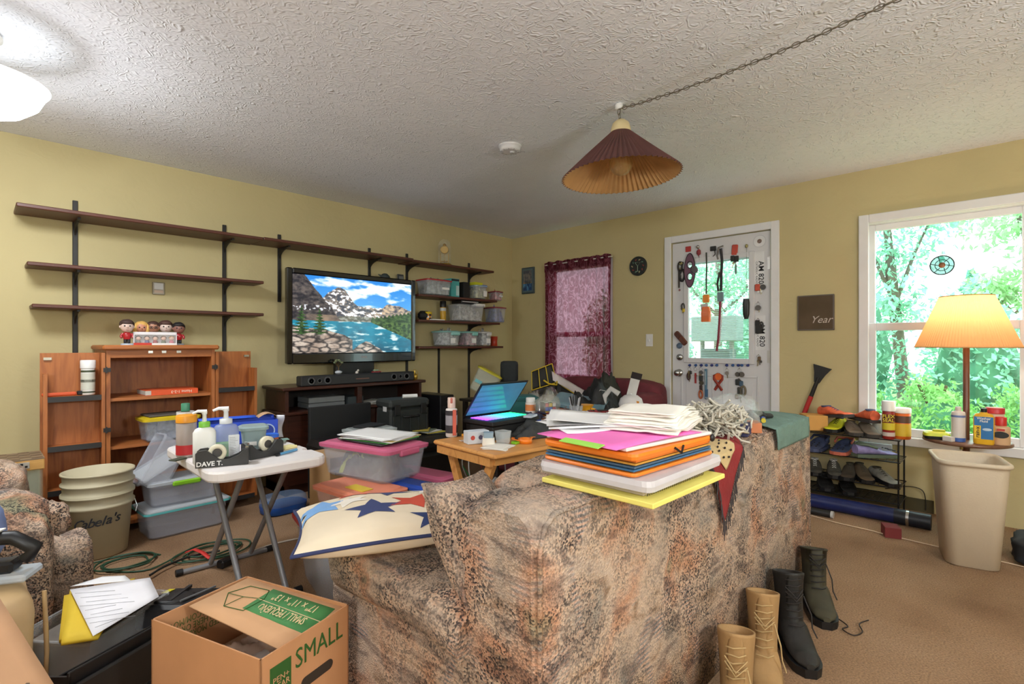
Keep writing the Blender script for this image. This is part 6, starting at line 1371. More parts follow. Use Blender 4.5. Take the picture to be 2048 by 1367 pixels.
shoe('black_shoe', 'black low shoe lying behind the tan boots', (1.25, .605, 0), 203, .26, .08, .07, DKB, BLACK, BLACK)

# ================================================================ SHOES AND CANS ON THE RACK
def RP(px, k, d=.1): l = PX(px, 800, RX + d); l.z = RZ[k] + .004; return l
OR_ = mat((226, 104, 66), .6, var=.2, scale=30); GRY = mat((120, 104, 88), .8, var=.2); MSH = mat((70, 66, 56), .8, var=.4, scale=40); BLU = mat((58, 66, 96), .7, var=.35, scale=25)
GS = 'shoes on the wire rack'
T = carton('shoe_carton', 'small tan carton on the shoe rack top by ice scraper', 'box', RP(1633, 3, .13) + Vector((0, .02, 0)), .14, .16, .105, -60, (216, 160, 84))
shoe('yellow_sneaker', 'black and lime yellow sneaker under orange running shoe', RP(1672, 3, .15), 175, .26, .095, .085, mat((206, 206, 40), .6), BLACK, BLACK, group=GS)
shoe('orange_runner', 'orange running shoe with heel raised on the lime sneaker', RP(1672, 3, .14) + Vector((0, 0, .092)), 235, .26, .095, .085, OR_, mat((60, 54, 54), .7), mat((70, 80, 120), .7), rot=(0, R_(-8), R_(235)), group=GS)
shoe('grey_sneaker', 'worn grey walking shoe beneath orange running shoe', RP(1706, 3, .09), 200, .25, .09, .075, GRY, mat((60, 56, 52), .8), GRY, group=GS)
shoe('grey_sneaker', 'worn grey walking shoe beside the tall white spray can', RP(1738, 3, .09), 205, .25, .09, .078, GRY, mat((60, 56, 52), .8), GRY, group=GS)
shoe('orange_runner', 'orange running shoe resting on the grey walking shoes', RP(1727, 3, .13) + Vector((0, 0, .088)), 40, .25, .095, .085, OR_, mat((60, 54, 54), .7), mat((90, 100, 130), .7), group=GS)
l = RP(1777, 3, .03); T = bottle('spray_can', 'tall spray can with white cap, red and yellow label, on rack', 'spray can', l, .034, .245, (150, 40, 34), (236, 234, 232), .062, .98, [((216, 196, 50), .06, .105), ((96, 30, 26), .108, .16), ((206, 190, 180), .02, .045)])
text('FLEX\nSEAL', .03, mat((226, 206, 60), .5), T, (0, -.0358, .135), (90, 0, 0), 'can_lettering', bold=.0004)
bottle('wipes_tub', 'orange and white tub with yellow label standing on rack end', 'tub', RP(1803, 3, .1), .05, .2, (228, 110, 36), (236, 232, 228), .03, .98, [((216, 180, 50), .02, .1), ((96, 66, 50), .105, .15)], capr=.052)
bottle('clear_cup', 'pale plastic cup behind the orange running shoe', 'cup', RP(1757, 3, .18), .035, .14, (220, 226, 226), (206, 214, 214), .012, .9)
def clog(label, l, rz, c1, c2):
    T = shoe('clog', label, l, rz, .27, .105, .085, c1, c2, c1, group=GS, open_=False); m = MB()
    for k in range(9): m.ball((.06 + .03 * (k % 3), -.03 + .03 * (k // 3), .06 - .008 * (k % 3)), (.006, .006, .004), 6, 5)
    m.put('vent_holes', BLACK, T)['kind'] = 'stuff'; MB().tube([(-.02, -.05, .07), (-.08, -.05, .09), (-.13, 0, .085), (-.08, .05, .09), (-.02, .05, .07)], .007, 6, flat=1.4).put('heel_strap', c2, T)
clog('tie dye blue and coral foam clog on second rack tier', RP(1685, 2, .1), 178, BLU, mat((190, 100, 76), .6))
clog('tie dye blue and pink foam clog at second rack tier end', RP(1752, 2, .09), -50, mat((140, 130, 176), .6, var=.4, scale=18), mat((96, 110, 90), .6))
clog('dark blue foam clog half hidden behind sofa edge', RP(1635, 2, .1), 175, BLU, BLU)
carton('lime_box', 'lime green shoe insert box standing behind the clogs', 'box', RP(1694, 2, .24), .03, .1, .08, 0, (196, 206, 50))
carton('clear_case', 'clear plastic case standing behind the pink clog', 'case', RP(1745, 2, .24), .03, .22, .07, 0, (170, 176, 176))
for i, (px, rz, lab, mt_) in enumerate(((1630, 195, 'black and lime trail shoe with white laces by sofa edge', MSH), (1668, 195, 'black and lime trail shoe with white laces beside brown shoes', MSH), (1698, 185, 'dark brown walking shoe in middle of third rack tier', mat((70, 58, 44), .8, var=.25)), (1726, 205, 'brown hiking shoe with criss cross laces on third tier', mat((92, 76, 56), .8, var=.3)), (1768, 220, 'grey hiking shoe with pale toe at third rack tier end', mat((130, 126, 116), .8, var=.35, scale=20)))):
    shoe('rack_shoe', lab, RP(px, 1, .1), rz, .25, .085, .085 + .01 * (i % 2), mt_, BLACK, mat((206, 204, 196), .7) if i < 2 else mat((70, 64, 50), .7), group=GS)
for i, px in enumerate((1650, 1695)): shoe('dark_shoe', ['black shoe on the lowest rack tier behind blue tube', 'dark brown shoe on the lowest rack tier behind blue tube'][i], RP(px, 0, .12), 200, .25, .095, .085, DKB, BLACK, BLACK, group=GS)
a_, b_ = PZ(1590, 985, .05), PZ(1856, 1032, .05)
T = thing('blue_tube', 'long dark blue metal tube lying in front of rack', 'tube', (4.0, .96, .046)); MB().cyl((0, .55, 0), (.0, -.55, 0), .045, n=24).put('tube', mat((34, 44, 96), .35, var=.25, scale=12), T); MB().cyl((0, -.44, 0), (0, -.62, 0), .047, n=24).put('end_sleeve', mat((30, 34, 44), .4), T); MB().cyl((0, -.5, 0), (0, -.515, 0), .049, n=24).put('chrome_band', CHROME, T)
T = thing('sealant_tube', 'black and orange sealant tube on carpet before blue tube', 'tube', (3.83, .93, .022), 0); MB().cyl((0, .18, 0), (0, -.1, 0), .022, n=20).put('cartridge', mat((36, 36, 36), .4), T); MB().cyl((0, .06, 0), (0, .14, 0), .0226, n=20).put('orange_band', mat((226, 110, 40), .4), T); MB().cyl((0, -.1, 0), (0, -.115, 0), .023, n=20).put('end_cap', mat((190, 190, 188), .3), T)
carton('red_carton', 'small red carton on carpet beside waste bin', 'box', (3.72, .50, 0), .1, .08, .06, 20, (120, 40, 40))
cable('thin_cable', 'thin pale cord running along carpet below rack', [(3.8, 1.4, .006), (3.82, 1.1, .006), (3.74, .8, .006), (3.72, .6, .006), (3.7, .5, .006), (3.65, .0, .006), (3.62, -.2, .006)], .003, (214, 190, 160))
T = thing('bag_bundle', 'dark bag with teal and coral pattern on carpet behind bin', 'bag', (3.78, -.14, 0)); puff((-.14, -.12, 0), (.14, .13, .14), .5, jit=.15).put('bag', mat((30, 34, 40), .7), T); puff((-.1, -.14, .03), (.1, -.02, .16), .6, jit=.3, seed=4).put('patterned_cloth', mat((120, 170, 160), .7, var=.5, scale=14), T)
cable('rack_wire', 'thin black cable loop hanging by rack end on wall', [(4.37, .62, .12), (4.37, .5, .16), (4.37, .42, .15), (4.37, .40, .08), (4.37, .40, .02)], .003, (40, 36, 28))
# ice scraper leaning on wall
p0, p1 = PX(1606, 832, 4.366), PX(1645, 735, XB - .024); d_ = p1 - p0; base = p0 - d_ * 2.4; base.z = .01
base = Vector((4.366, p0.y + (p0.y - p1.y) * 2.6, .01)); T = thing('ice_scraper', 'long red handled scraper with black blade leaning by shoe rack', 'scraper', base); q0 = p0 - base; q1 = p1 - base
MB().tube([(0, 0, 0), tuple(q0), tuple(q0.lerp(q1, .42))], [.016, .017, .017], 10).put('handle', mat((182, 44, 44), .45), T); MB().tube([tuple(q0.lerp(q1, .42)), tuple(q0.lerp(q1, .8))], [.015, .013], 10).put('neck', BLACK, T)
u_ = (q1 - q0).normalized(); s__ = Vector((0, -1, 0)) - u_ * Vector((0, -1, 0)).dot(u_); s__.normalize(); c_ = q0.lerp(q1, .75); nrm = u_.cross(s__)
def V3(a, b, c): return c_ + u_ * a + s__ * b + nrm * c
pr = [(-.02, -.018), (.05, -.04), (.105, -.065), (.11, .06), (.05, .035), (-.02, .018)]; m = MB(); m.loft([[V3(a, b, -.006) for a, b in pr], [V3(a, b, .006) for a, b in pr]], smooth=False); m.put('blade', BLACK, T)

# ================================================================ ON THE LAMP TRAY
TRZ = .557
def LP(px, py): return PZ(px, py, TRZ)
l = Vector((3.99, .315, TRZ)); T = thing('battery_charger', 'lime green battery charger with black base on lamp tray', 'charger', l, face(l) + 10); MB().rr([(.12, .09, .02, 0), (.125, .095, .02, .018)], 4).put('base', BLACK, T); MB().rr([(.125, .095, .02, .018), (.12, .09, .025, .035), (.085, .06, .02, .045)], 4).put('shell', mat((206, 214, 40), .4), T); MB().box((.01, -.005, .05), (.06, .035, .012), bev=.004).put('top_label', mat((180, 186, 36), .4), T)
l = Vector((3.97, .215, TRZ)); bottle('aerosol_can', 'white and blue aerosol can without cap on lamp tray', 'spray can', l, .032, .20, (224, 214, 208), (220, 206, 196), .02, .4, [((60, 96, 170), .0, .022), ((110, 130, 180), .14, .152)])
l = Vector((3.955, .105, TRZ)); T = thing('washer_fluid', 'yellow flat bottle with blue label on lamp tray', 'bottle', l, face(l)); MB().rr([(.082, .045, .018, 0), (.09, .05, .02, .006), (.09, .05, .02, .15), (.075, .045, .02, .168), (.03, .03, .013, .175), (.03, .03, .013, .18)], 5, smooth=True).put('body', mat((232, 178, 44), .35), T)
MB().lathe([(.014, .18), (.014, .2)], 16).put('cap', BLACK, T); MB().bb((-.04, -.0262, .03), (.04, -.0252, .155)).put('blue_label', mat((44, 116, 176), .4), T); MB().bb((-.04, -.0268, .03), (-.012, -.026, .105)).put('yellow_panel', mat((240, 196, 40), .4), T)
text('rain-x', .026, INK, T, (-.026, -.0275, .068), (90, -90, 0), 'side_lettering', bold=.0005, ext=.0003); text('Washer\nFluid', .018, WHITE, T, (.0, -.0275, .138), (90, 0, 0), 'label_lettering', bold=.0003, ext=.0003); MB().ball((.014, -.026, .085), (.022, .0008, .008), 10, 6).put('car_print', mat((190, 210, 226), .4), T)
l = Vector((4.06, .06, TRZ)); bottle('wipes_tub', 'pale tub with red lid behind the yellow flat bottle', 'tub', l, .04, .2, (226, 196, 172), (196, 50, 56), .03, .95)
l = Vector((3.99, .035, TRZ)); T = bottle('scrub_bottle', 'tan soap bottle with red cap and black oval label', 'bottle', l, .04, .155, (216, 176, 136), (206, 46, 40), .045, .55, sq=.7); MB().lathe([(.03, -.0005), (.03, .001)], 24, M=Matrix.Translation((0, -.0285, .058)) @ MX90 @ Matrix.Diagonal((1.1, .62, 1, 1))).put('oval_label', mat((34, 32, 32), .5), T); MB().bb((-.016, -.0305, .08), (.016, -.0292, .092)).put('red_tag', mat((196, 60, 54), .5), T)
carton('white_packet', 'small white packet beside aerosol can on lamp tray', 'packet', (3.925, .255, TRZ), .05, .03, .028, 60, (222, 214, 206))

# ================================================================ WALL ART ON THE RIGHT WALL
def wall_thing(name, label, cat, px, py): l = PX(px, py, XB); return thing(name, label, cat, l, rot=(0, 0, R_(-90)))   # local -y points into the room, x along -world y
M_PRT = mat((70, 110, 150), .4, var=.7, scale=14)
T = wall_thing('framed_picture', 'small framed painting of a blue coastal night scene', 'picture', 1057.5, 561); w_, h_ = .19, .30
MB().bb((-w_ / 2, -.02, -h_ / 2), (w_ / 2, -.0, h_ / 2), .004).put('frame', mat((58, 72, 78), .5), T); MB().bb((-w_ / 2 + .015, -.0215, -h_ / 2 + .015), (w_ / 2 - .015, -.02, h_ / 2 - .015)).put('mat_board', mat((86, 108, 116), .6), T)
def night(u, v):
    n = fbm(u * 5, v * 6, 4, 2)
    if v > .4: return mixc((66, 74, 88), (128, 120, 116), .4 + n * 2 + (.3 - abs(v - .7)))
    if v > .34: return mixc((60, 70, 60), (176, 130, 80), n * 3 + .3)
    return mixc((30, 62, 110), (90, 150, 190), n * 2.5 + .4)
def col_mat():
    m, nt, b = new_mat('printed_picture'); a = N(nt, 'ShaderNodeVertexColor'); a.layer_name = 'Col'; L(nt, a.outputs[0], b.inputs['Base Color']); b.inputs['Roughness'].default_value = .35; return m
PRM = col_mat(); picture('print', w_ - .06, h_ - .07, 24, 40, night, PRM, T, Matrix.Translation((0, -.0222, 0)))
T = wall_thing('round_plaque', 'round black metal plaque with cocktail glass and bottle motif', 'wall plaque', 1277, 532); MB().lathe([(.092, 0), (.092, .012), (.086, .014)], 36, M=MX90).put('disc', mat((30, 34, 32), .5), T)
MB().tube([(.088 * math.cos(a_), -.014, .088 * math.sin(a_)) for a_ in [k * math.pi / 18 for k in range(36)]], .004, 6, True).put('rim', mat((60, 66, 64), .4, metal=.6), T)
GL = mat((150, 170, 150), .4, metal=.3); m = MB().tube([(-.03, -.016, .035), (0, -.016, 0), (.03, -.016, .035), (-.03, -.016, .035)], .003, 5).tube([(0, -.016, 0), (0, -.016, -.05)], .003, 5).tube([(-.022, -.016, -.05), (.022, -.016, -.05)], .003, 5); m.put('cocktail_glass', GL, T)
for k in range(10): a_ = k * .628; MB().box((.06 * math.cos(a_), -.016, .06 * math.sin(a_)), (.018, .004, .008), (0, -a_ + .8, 0)).put('motif_bar', mat([(150, 60, 50), (90, 130, 110), (176, 160, 120)][k % 3], .5), T)
T = wall_thing('light_switch', 'white light switch plate beside the front door', 'light switch', 1299, 680); MB().bb((-.036, -.006, -.058), (.036, 0, .058), .003).put('plate', mat((226, 224, 222), .4, var=.02), T); MB().box((0, -.009, 0), (.012, .01, .024), (R_(15), 0, 0), bev=.002).put('toggle', WHITE, T)
T = wall_thing('glazed_picture', 'square dark glossy framed picture with white script', 'picture', 1632, 625); w_, h_ = .245, .265
MB().bb((-w_ / 2, -.018, -h_ / 2), (w_ / 2, 0, h_ / 2), .003).put('frame', mat((90, 84, 82), .4), T); MB().bb((-w_ / 2 + .008, -.0195, -h_ / 2 + .008), (w_ / 2 - .008, -.018, h_ / 2 - .008)).put('glazed_print', mat((74, 58, 50), .06, var=.3, scale=5, coat=1), T)
text('Year', .075, mat((190, 176, 170), .5), T, (.035, -.0203, -.055), (90, 0, 0), 'script_lettering', shear=.4, ext=.0003)

# ================================================================ KEYS AND TRINKETS ON THE DOOR
XF = XD - .002
def dt(name, label, cat, px, py, group='trinkets hung on the door'):
    l = PX(px, py, XF); T = thing(name, label, cat, l, rot=(0, 0, R_(-90)), group=group); a, b = l.x * 0 + (l.x * FW[0] + l.y * FW[1]) / FPX, (l.x * FW[0] + l.y * FW[1]) / FPX
    k = math.hypot(l.x, l.y); dy = abs(PX(px + 1, py, XF).y - l.y); return T, dy, b
def magnet(T, c, y=0, z=0, r=.012): return MB().lathe([(r, 0), (r, .006), (r * .8, .009), (r * .5, .014), (r * .7, .02), (.001, .022)], 14, M=Matrix.Translation((y, 0, z)) @ MX90).put('magnet', mat(c, .4), T)
for i, px in enumerate((1380, 1392, 1403, 1413, 1424, 1434, 1454, 1466, 1477, 1484, 1496)): T, a, b = dt('push_magnet', 'round blue push pin magnet on white door below glass', 'magnet', px, 730, 'blue magnets in a row'); magnet(T, [(46, 60, 130), (50, 90, 150)][i % 2])
KEYM = [mat((150, 140, 110), .3, metal=.9), mat((120, 118, 116), .3, metal=.9), mat((96, 92, 86), .4, metal=.8)]
def keyset(label, px, py, drop, n, extra=(), seed=0, tag_=None):
    T, a, b = dt('key_ring', label, 'keys', px, py, 'key rings on the door'); rd = random.Random(seed); dz = drop * b
    MB().tube([(.014 * math.cos(q), -.012, -.02 + .014 * math.sin(q)) for q in [k * math.pi / 8 for k in range(16)]], .0014, 5, True).put('split_ring', CHROME, T)
    MB().tube([(0, -.01, 0), (0, -.016, -.008)], .003, 6).put('hook', CHROME, T)
    for k in range(n):
        an = rd.uniform(-.35, .35); z0 = -.034 - rd.random() * max(.001, dz - .1); M = Matrix.Translation((rd.uniform(-.006, .006), -.008 - .003 * k, z0)) @ Matrix.Rotation(an, 4, 'Y')
        m = MB(M).lathe([(.012, -.001), (.012, .001)], 14, M=Matrix.Translation((0, 0, -.01)) @ MX90).box((0, 0, -.036), (.006, .0018, .034)).box((.004, 0, -.046), (.004, .0018, .004)).box((.004, 0, -.036), (.003, .0018, .004)); m.put('key', KEYM[k % 3], T)
    for (kind, y, z, s_, c) in extra:
        if kind == 'fob': MB().box((y, -.012, z), (s_ * .7, .014, s_), bev=.005).put('fob', mat(c, .5), T)
        if kind == 'disc': MB().lathe([(s_, -.003), (s_, .003)], 20, M=Matrix.Translation((y, -.012, z)) @ MX90).put('disc_tag', mat(c, .4), T)
        if kind == 'loop': MB().tube([(y + s_ * .45 * math.cos(q), -.012, z + s_ * math.sin(q)) for q in [k * math.pi / 8 for k in range(16)]], s_ * .22, 6, True).put('leather_loop', mat(c, .6), T)
        if kind == 'strap': MB().box((y, -.01, z), (.016, .004, s_)).put('strap', mat(c, .6), T)
    return T
T, a, b = dt('red_magnet', 'square red magnet at the door top corner', 'magnet', 1377, 498); MB().box((0, -.005, 0), (.05, .01, .048), bev=.003).put('tile', mat((176, 50, 46), .5), T)
T, a, b = dt('round_chrome_bell', 'round chrome bell hanging above the purple eye mask', 'bell', 1397, 494); MB().ball((0, -.014, 0), .016, 14, 10).put('dome', CHROME, T); MB().tube([(0, -.01, -.014), (.006, -.01, -.06), (.012, -.01, -.12)], .0025, 5).put('cord', BLACK, T); MB().ball((.006, -.012, -.05), (.02, .01, .03), 8, 6, jit=.5, seed=3).put('tassel', mat((150, 60, 66), .7), T)
# eye mask with two holes: ring-shaped frame mesh
T, a, b = dt('eye_mask', 'purple two holed strap mask hanging vertically on the door', 'mask', 1382, 541)
m = MB(); hh, ww = .15, .052; H_ = [(.0, .05), (.0, -.055)]; pr = [(ww * math.sin(q) * (1 - .12 * abs(math.cos(q))), hh * math.cos(q)) for q in [2 * math.pi * k / 40 for k in range(40)]]
V = [(x_, -.006, z_) for x_, z_ in pr]; rs = []
import mathutils
polys = [[Vector((x_, z_, 0)) for x_, z_ in pr]] + [[Vector((cx + .024 * math.cos(-q), cz + .03 * math.sin(-q), 0)) for q in [2 * math.pi * k / 18 for k in range(18)]] for cx, cz in H_]
tri = mathutils.geometry.tessellate_polygon(polys); pv = [p for pl in polys for p in pl]
m.add([(p.x, -.024, p.y) for p in pv], [tuple(t) for t in tri]); m.add([(p.x, -.027, p.y) for p in pv], [tuple(t)[::-1] for t in tri]); m.put('mask_sheet', mat((118, 84, 104), .7), T)
for pl in polys: MB().tube([(p.x, -.0255, p.y) for p in pl], .004, 6, True).put('edging', mat((40, 28, 34), .7), T)
MB().ball((.045, -.034, .0), (.035, .012, .032), 14, 10, jit=.2).put('grey_pad', mat((96, 92, 98), .7), T)
T, a, b = dt('black_lighter', 'small black box clipped at the door top above lanyards', 'clip', 1427, 497); MB().box((0, -.008, 0), (.05, .016, .04), bev=.004).put('box', BLACK, T); MB().tube([(.015, -.01, -.02), (.018, -.01, -.05), (.0, -.01, -.07)], .004, 6).put('strap', BLACK, T)
def lanyard(label, px, py, pts, col, w=.014): T, a, b = dt('lanyard', label, 'lanyard', px, py); MB().tube([(x_, -.014, z_) for x_, z_ in pts], w / 2, 6, flat=.25, up=(0, 1, 0)).put('strap', mat(col, .7, var=.2), T); return T
T = lanyard('dark green lanyard carrying an orange whistle pouch', 1414, 505, [(0, 0), (.003, -.12), (.0, -.25), (.0, -.36)], (70, 74, 62)); MB().box((0, -.02, -.40), (.06, .02, .07), bev=.008).put('clip_head', mat((236, 140, 50), .5), T)
MB().box((-.012, -.026, -.47), (.062, .014, .05), bev=.003).put('label_tag', mat((196, 190, 192), .5), T); MB().rr([(.08, .03, .012, 0), (.085, .034, .014, .08), (.06, .03, .012, .13)], 4, M=Matrix.Translation((.0, -.022, -.60))).put('orange_pouch', mat((240, 116, 40), .35, alpha=.9), T)
T = lanyard('black woven strap lanyard with grey buckle and burgundy tail', 1443, 497, [(0, 0), (.01, -.1), (.004, -.22), (.002, -.36)], (52, 50, 54), .026); MB().tube([(.02, -.012, .02), (-.02, -.014, .01), (-.03, -.016, -.06), (-.024, -.012, -.09)], .008, 6, flat=.4, up=(0, 1, 0)).put('upper_loop', mat((120, 116, 112), .6), T)
MB().box((.0, -.022, -.41), (.055, .02, .08), bev=.006).put('buckle', mat((110, 134, 142), .4), T); MB().tube([(-.004, -.016, -.45), (-.01, -.016, -.6), (-.022, -.014, -.77), (-.035, -.014, -.87)], .011, 6, flat=.25, up=(0, 1, 0)).put('burgundy_tail', mat((146, 60, 78), .7), T); MB().tube([(.012, -.016, -.45), (.008, -.016, -.6), (-.01, -.014, -.82)], .003, 5).put('white_cord', mat((216, 190, 196), .7), T); MB().tube([(-.01, -.016, -.2), (-.028, -.018, -.3), (-.02, -.016, -.36)], .01, 6, flat=.3, up=(0, 1, 0)).put('loose_end', mat((60, 60, 60), .7), T)
T = keyset('black key fob bundle hanging under a red magnetic clip', 1470, 500, 40, 3, (('fob', -.015, -.07, .05, (30, 32, 30)), ('fob', .018, -.075, .05, (34, 36, 32)), ('strap', .01, -.16, .08, (110, 140, 130))), 2); MB().box((0, -.008, .0), (.05, .014, .09), (0, R_(5), 0), bev=.006).put('red_clip', mat((190, 66, 44), .4), T)
T, a, b = dt('sunglasses_case', 'long black sunglasses case hung on thin cord at door glass', 'case', 1494, 492); MB().tube([(0, -.01, 0), (.0, -.012, -.2), (0, -.014, -.42)], .0018, 5).put('cord', mat((110, 104, 90), .6), T); MB().ball((0, -.012, .0), (.012, .01, .016), 10, 8).put('hook', mat((170, 160, 110), .3, metal=.6), T); MB().rr([(.03, .025, .011, 0), (.05, .032, .013, .04), (.055, .034, .014, .13), (.045, .03, .012, .165)], 4, M=Matrix.Translation((.0, -.02, -.6)), smooth=True).put('case', mat((20, 20, 22), .35), T)
T, a, b = dt('round_sticker', 'white round sticker with small crest at door top', 'sticker', 1519, 482); MB().lathe([(.045, 0), (.045, .001)], 32, M=MX90).put('disc', mat((222, 222, 224), .4), T); MB().lathe([(.05, 0), (.05, .0006)], 32, M=MX90).put('ring', mat((196, 196, 200), .4), T); MB().lathe([(.018, .001), (.018, .0016)], 12, M=MX90).put('crest', mat((120, 100, 90), .5, var=.6, scale=80), T)
def amsticker(px, py, lab, w=.30):
    T, a, b = dt('radio_sticker', lab, 'sticker', px, py); MB().bb((-.038, -.0012, -w / 2), (.038, 0, w / 2)).put('backing', mat((226, 226, 228), .4), T); text('AM 820', .058, INK, T, (.012, -.0018, -.02), (90, 90, 0), 'sticker_lettering', bold=.0007, ext=.0003); text('CATHOLIC RADIO', .022, INK, T, (-.022, -.0018, -.02), (90, 90, 0), 'sticker_lettering', ext=.0003); return T
amsticker(1519, 540, 'white radio sticker with sideways black print near door hinge top'); amsticker(1521, 665, 'white radio sticker half covered by black key pouch', .28)
keyset('key ring with red crab charm and dark disc under radio sticker', 1521, 567, 20, 1, (('disc', .022, -.03, .022, (60, 56, 50)), ('fob', -.02, -.03, .055, (196, 80, 60)), ('disc', -.012, -.065, .009, (230, 230, 230)), ('disc', .014, -.065, .009, (230, 230, 230))), 3)
keyset('grey ridged medal key ring with chrome clip beside hinge', 1517, 603, 20, 1, (('disc', .0, -.05, .022, (92, 88, 84)),), 4)
keyset('black pouch key bundle covering lower radio sticker', 1517, 636, 30, 2, (('fob', -.004, -.04, .05, (24, 24, 26)), ('fob', .004, -.09, .07, (30, 30, 30)), ('loop', .026, -.06, .028, (60, 58, 56))), 5)
keyset('brass key ring with brown fob below the radio stickers', 1518, 708, 28, 2, (('fob', .006, -.035, .035, (110, 90, 66)), ('fob', .02, -.06, .02, (80, 76, 70))), 6)
keyset('black cord and key tangle along the door latch edge', 1361, 522, 60, 3, (('loop', .0, -.05, .04, (40, 36, 34)), ('strap', -.01, -.16, .16, (70, 64, 60)), ('loop', .02, -.13, .05, (34, 30, 30)), ('fob', -.004, -.26, .02, (176, 110, 116))), 7)
T, a, b = dt('yellow_compass', 'small black square compass with yellow face beside eye mask', 'compass', 1364, 527); MB().box((0, -.01, 0), (.034, .014, .034), (0, R_(20), 0), bev=.004).put('case', BLACK, T); MB().box((0, -.018, 0), (.02, .003, .02), (0, R_(20), 0)).put('face', mat((220, 206, 120), .4), T)
keyset('yellow coil key strap hanging beside the latch edge', 1365, 607, 20, 1, (('loop', .01, -.03, .03, (70, 70, 66)), ('fob', .016, -.06, .035, (206, 180, 50))), 8)
T, a, b = dt('brown_holster', 'brown leather knife sheath stuck diagonally near door knob', 'sheath', 1363, 676); MB().box((0, -.016, 0), (.05, .026, .15), (0, R_(-42), 0), bev=.01).put('sheath', mat((96, 52, 38), .5, var=.2), T); MB().box((-.02, -.032, .025), (.046, .006, .05), (0, R_(-42), 0), bev=.003).put('snap_flap', mat((84, 44, 32), .5), T)
T, a, b = dt('blue_round_magnet', 'round slate blue compass magnet above the deadbolt', 'magnet', 1359, 691); MB().lathe([(.026, 0), (.026, .006), (.022, .008)], 24, M=MX90).put('disc', mat((86, 106, 130), .5, var=.4, scale=60), T)
keyset('dark red oval key fob ring on the first blue magnet', 1380, 733, 50, 4, (('loop', -.008, -.085, .03, (74, 44, 38)), ('fob', .012, -.05, .03, (40, 40, 42))), 9); keyset('thin red strap key chain on the second blue magnet', 1392, 733, 40, 1, (('strap', .0, -.1, .09, (156, 46, 48)),), 10)
keyset('long key chain with orange leather loop end', 1403, 733, 90, 4, (('disc', .0, -.05, .018, (90, 90, 92)), ('fob', 0, -.1, .05, (50, 52, 54)), ('disc', .004, -.14, .02, (80, 74, 60)), ('fob', 0, -.18, .04, (70, 52, 44)), ('loop', -.002, -.24, .034, (186, 100, 60))), 11)
T, a, b = dt('tyre_gauge', 'slate blue stick tool hanging from a blue magnet', 'tool', 1413, 737); MB().box((0, -.012, -.1), (.022, .014, .2), bev=.004).put('shaft', mat((84, 124, 150), .4), T); MB().box((.004, -.012, -.22), (.028, .016, .09), bev=.005).put('grip', mat((60, 100, 134), .45), T); MB().box((0, -.02, -.08), (.006, .002, .12)).put('pale_strip', mat((176, 190, 194), .4), T)
# awareness style ribbon: crossed loop band
T, a, b = dt('ribbon_magnet', 'dark orange crossed ribbon magnet with black lettering', 'magnet', 1437, 760); M_RB = mat((150, 52, 36), .5)
def band(pts, w, nm, mt_): MB().tube([(x_, -.006 + y_, z_) for x_, y_, z_ in pts], w, 6, flat=.12, up=(0, 1, 0)).put(nm, mt_, T)
band([(-.03, 0, -.085), (.0, 0, -.035), (.034, 0, .01), (.036, 0, .035), (.0, 0, .055)], .013, 'ribbon_leg', M_RB); band([(.034, -.004, -.085), (.0, -.004, -.035), (-.034, -.004, .01), (-.036, -.002, .035), (.0, 0, .055)], .013, 'ribbon_leg', M_RB); MB().lathe([(.03, .006), (.03, .009)], 20, M=Matrix.Translation((.0, 0, .03)) @ MX90).put('orange_disc', mat((226, 106, 44), .5), T)
keyset('single grey padlock tag hanging from a blue magnet', 1455, 735, 14, 1, (('disc', .0, -.045, .016, (140, 132, 124)),), 12)
keyset('heavy key bundle with two dark medals and leather tabs', 1480, 735, 95, 5, (('disc', -.016, -.055, .02, (84, 80, 78)), ('disc', .018, -.055, .022, (96, 90, 84)), ('fob', -.016, -.12, .05, (40, 46, 50)), ('fob', .014, -.13, .045, (70, 96, 120)), ('fob', .004, -.19, .06, (56, 58, 56)), ('loop', .03, -.19, .04, (120, 106, 84)), ('fob', -.02, -.24, .04, (130, 84, 60))), 13)
# ================================================================ SECOND TRAY TABLE
T = thing('tray_table', 'reddish wood folding tray table behind the pine one, heaped with junk', 'table', (2.235, 1.74, 0), 4); M_RW = wood((140, 78, 44), (160, 92, 54), (120, 64, 36), 'Z', 5, .4)
MB().bb((0, 0, .638), (.74, .56, .66), .006).put('table_top', M_RW, T)
for x_ in (.05, .66):
    for y0, y1 in ((.06, .42), (.5, .12)): d_ = Vector((0, y1 - y0, -.63)); MB().box((x_ + (.03 if y0 > .3 else 0), (y0 + y1) / 2, .315), (.022, .045, d_.length - .012), (math.atan2(d_.y, -d_.z), 0, 0)).put('leg', M_RW if y0 < .3 else mat((150, 148, 140), .5), T)
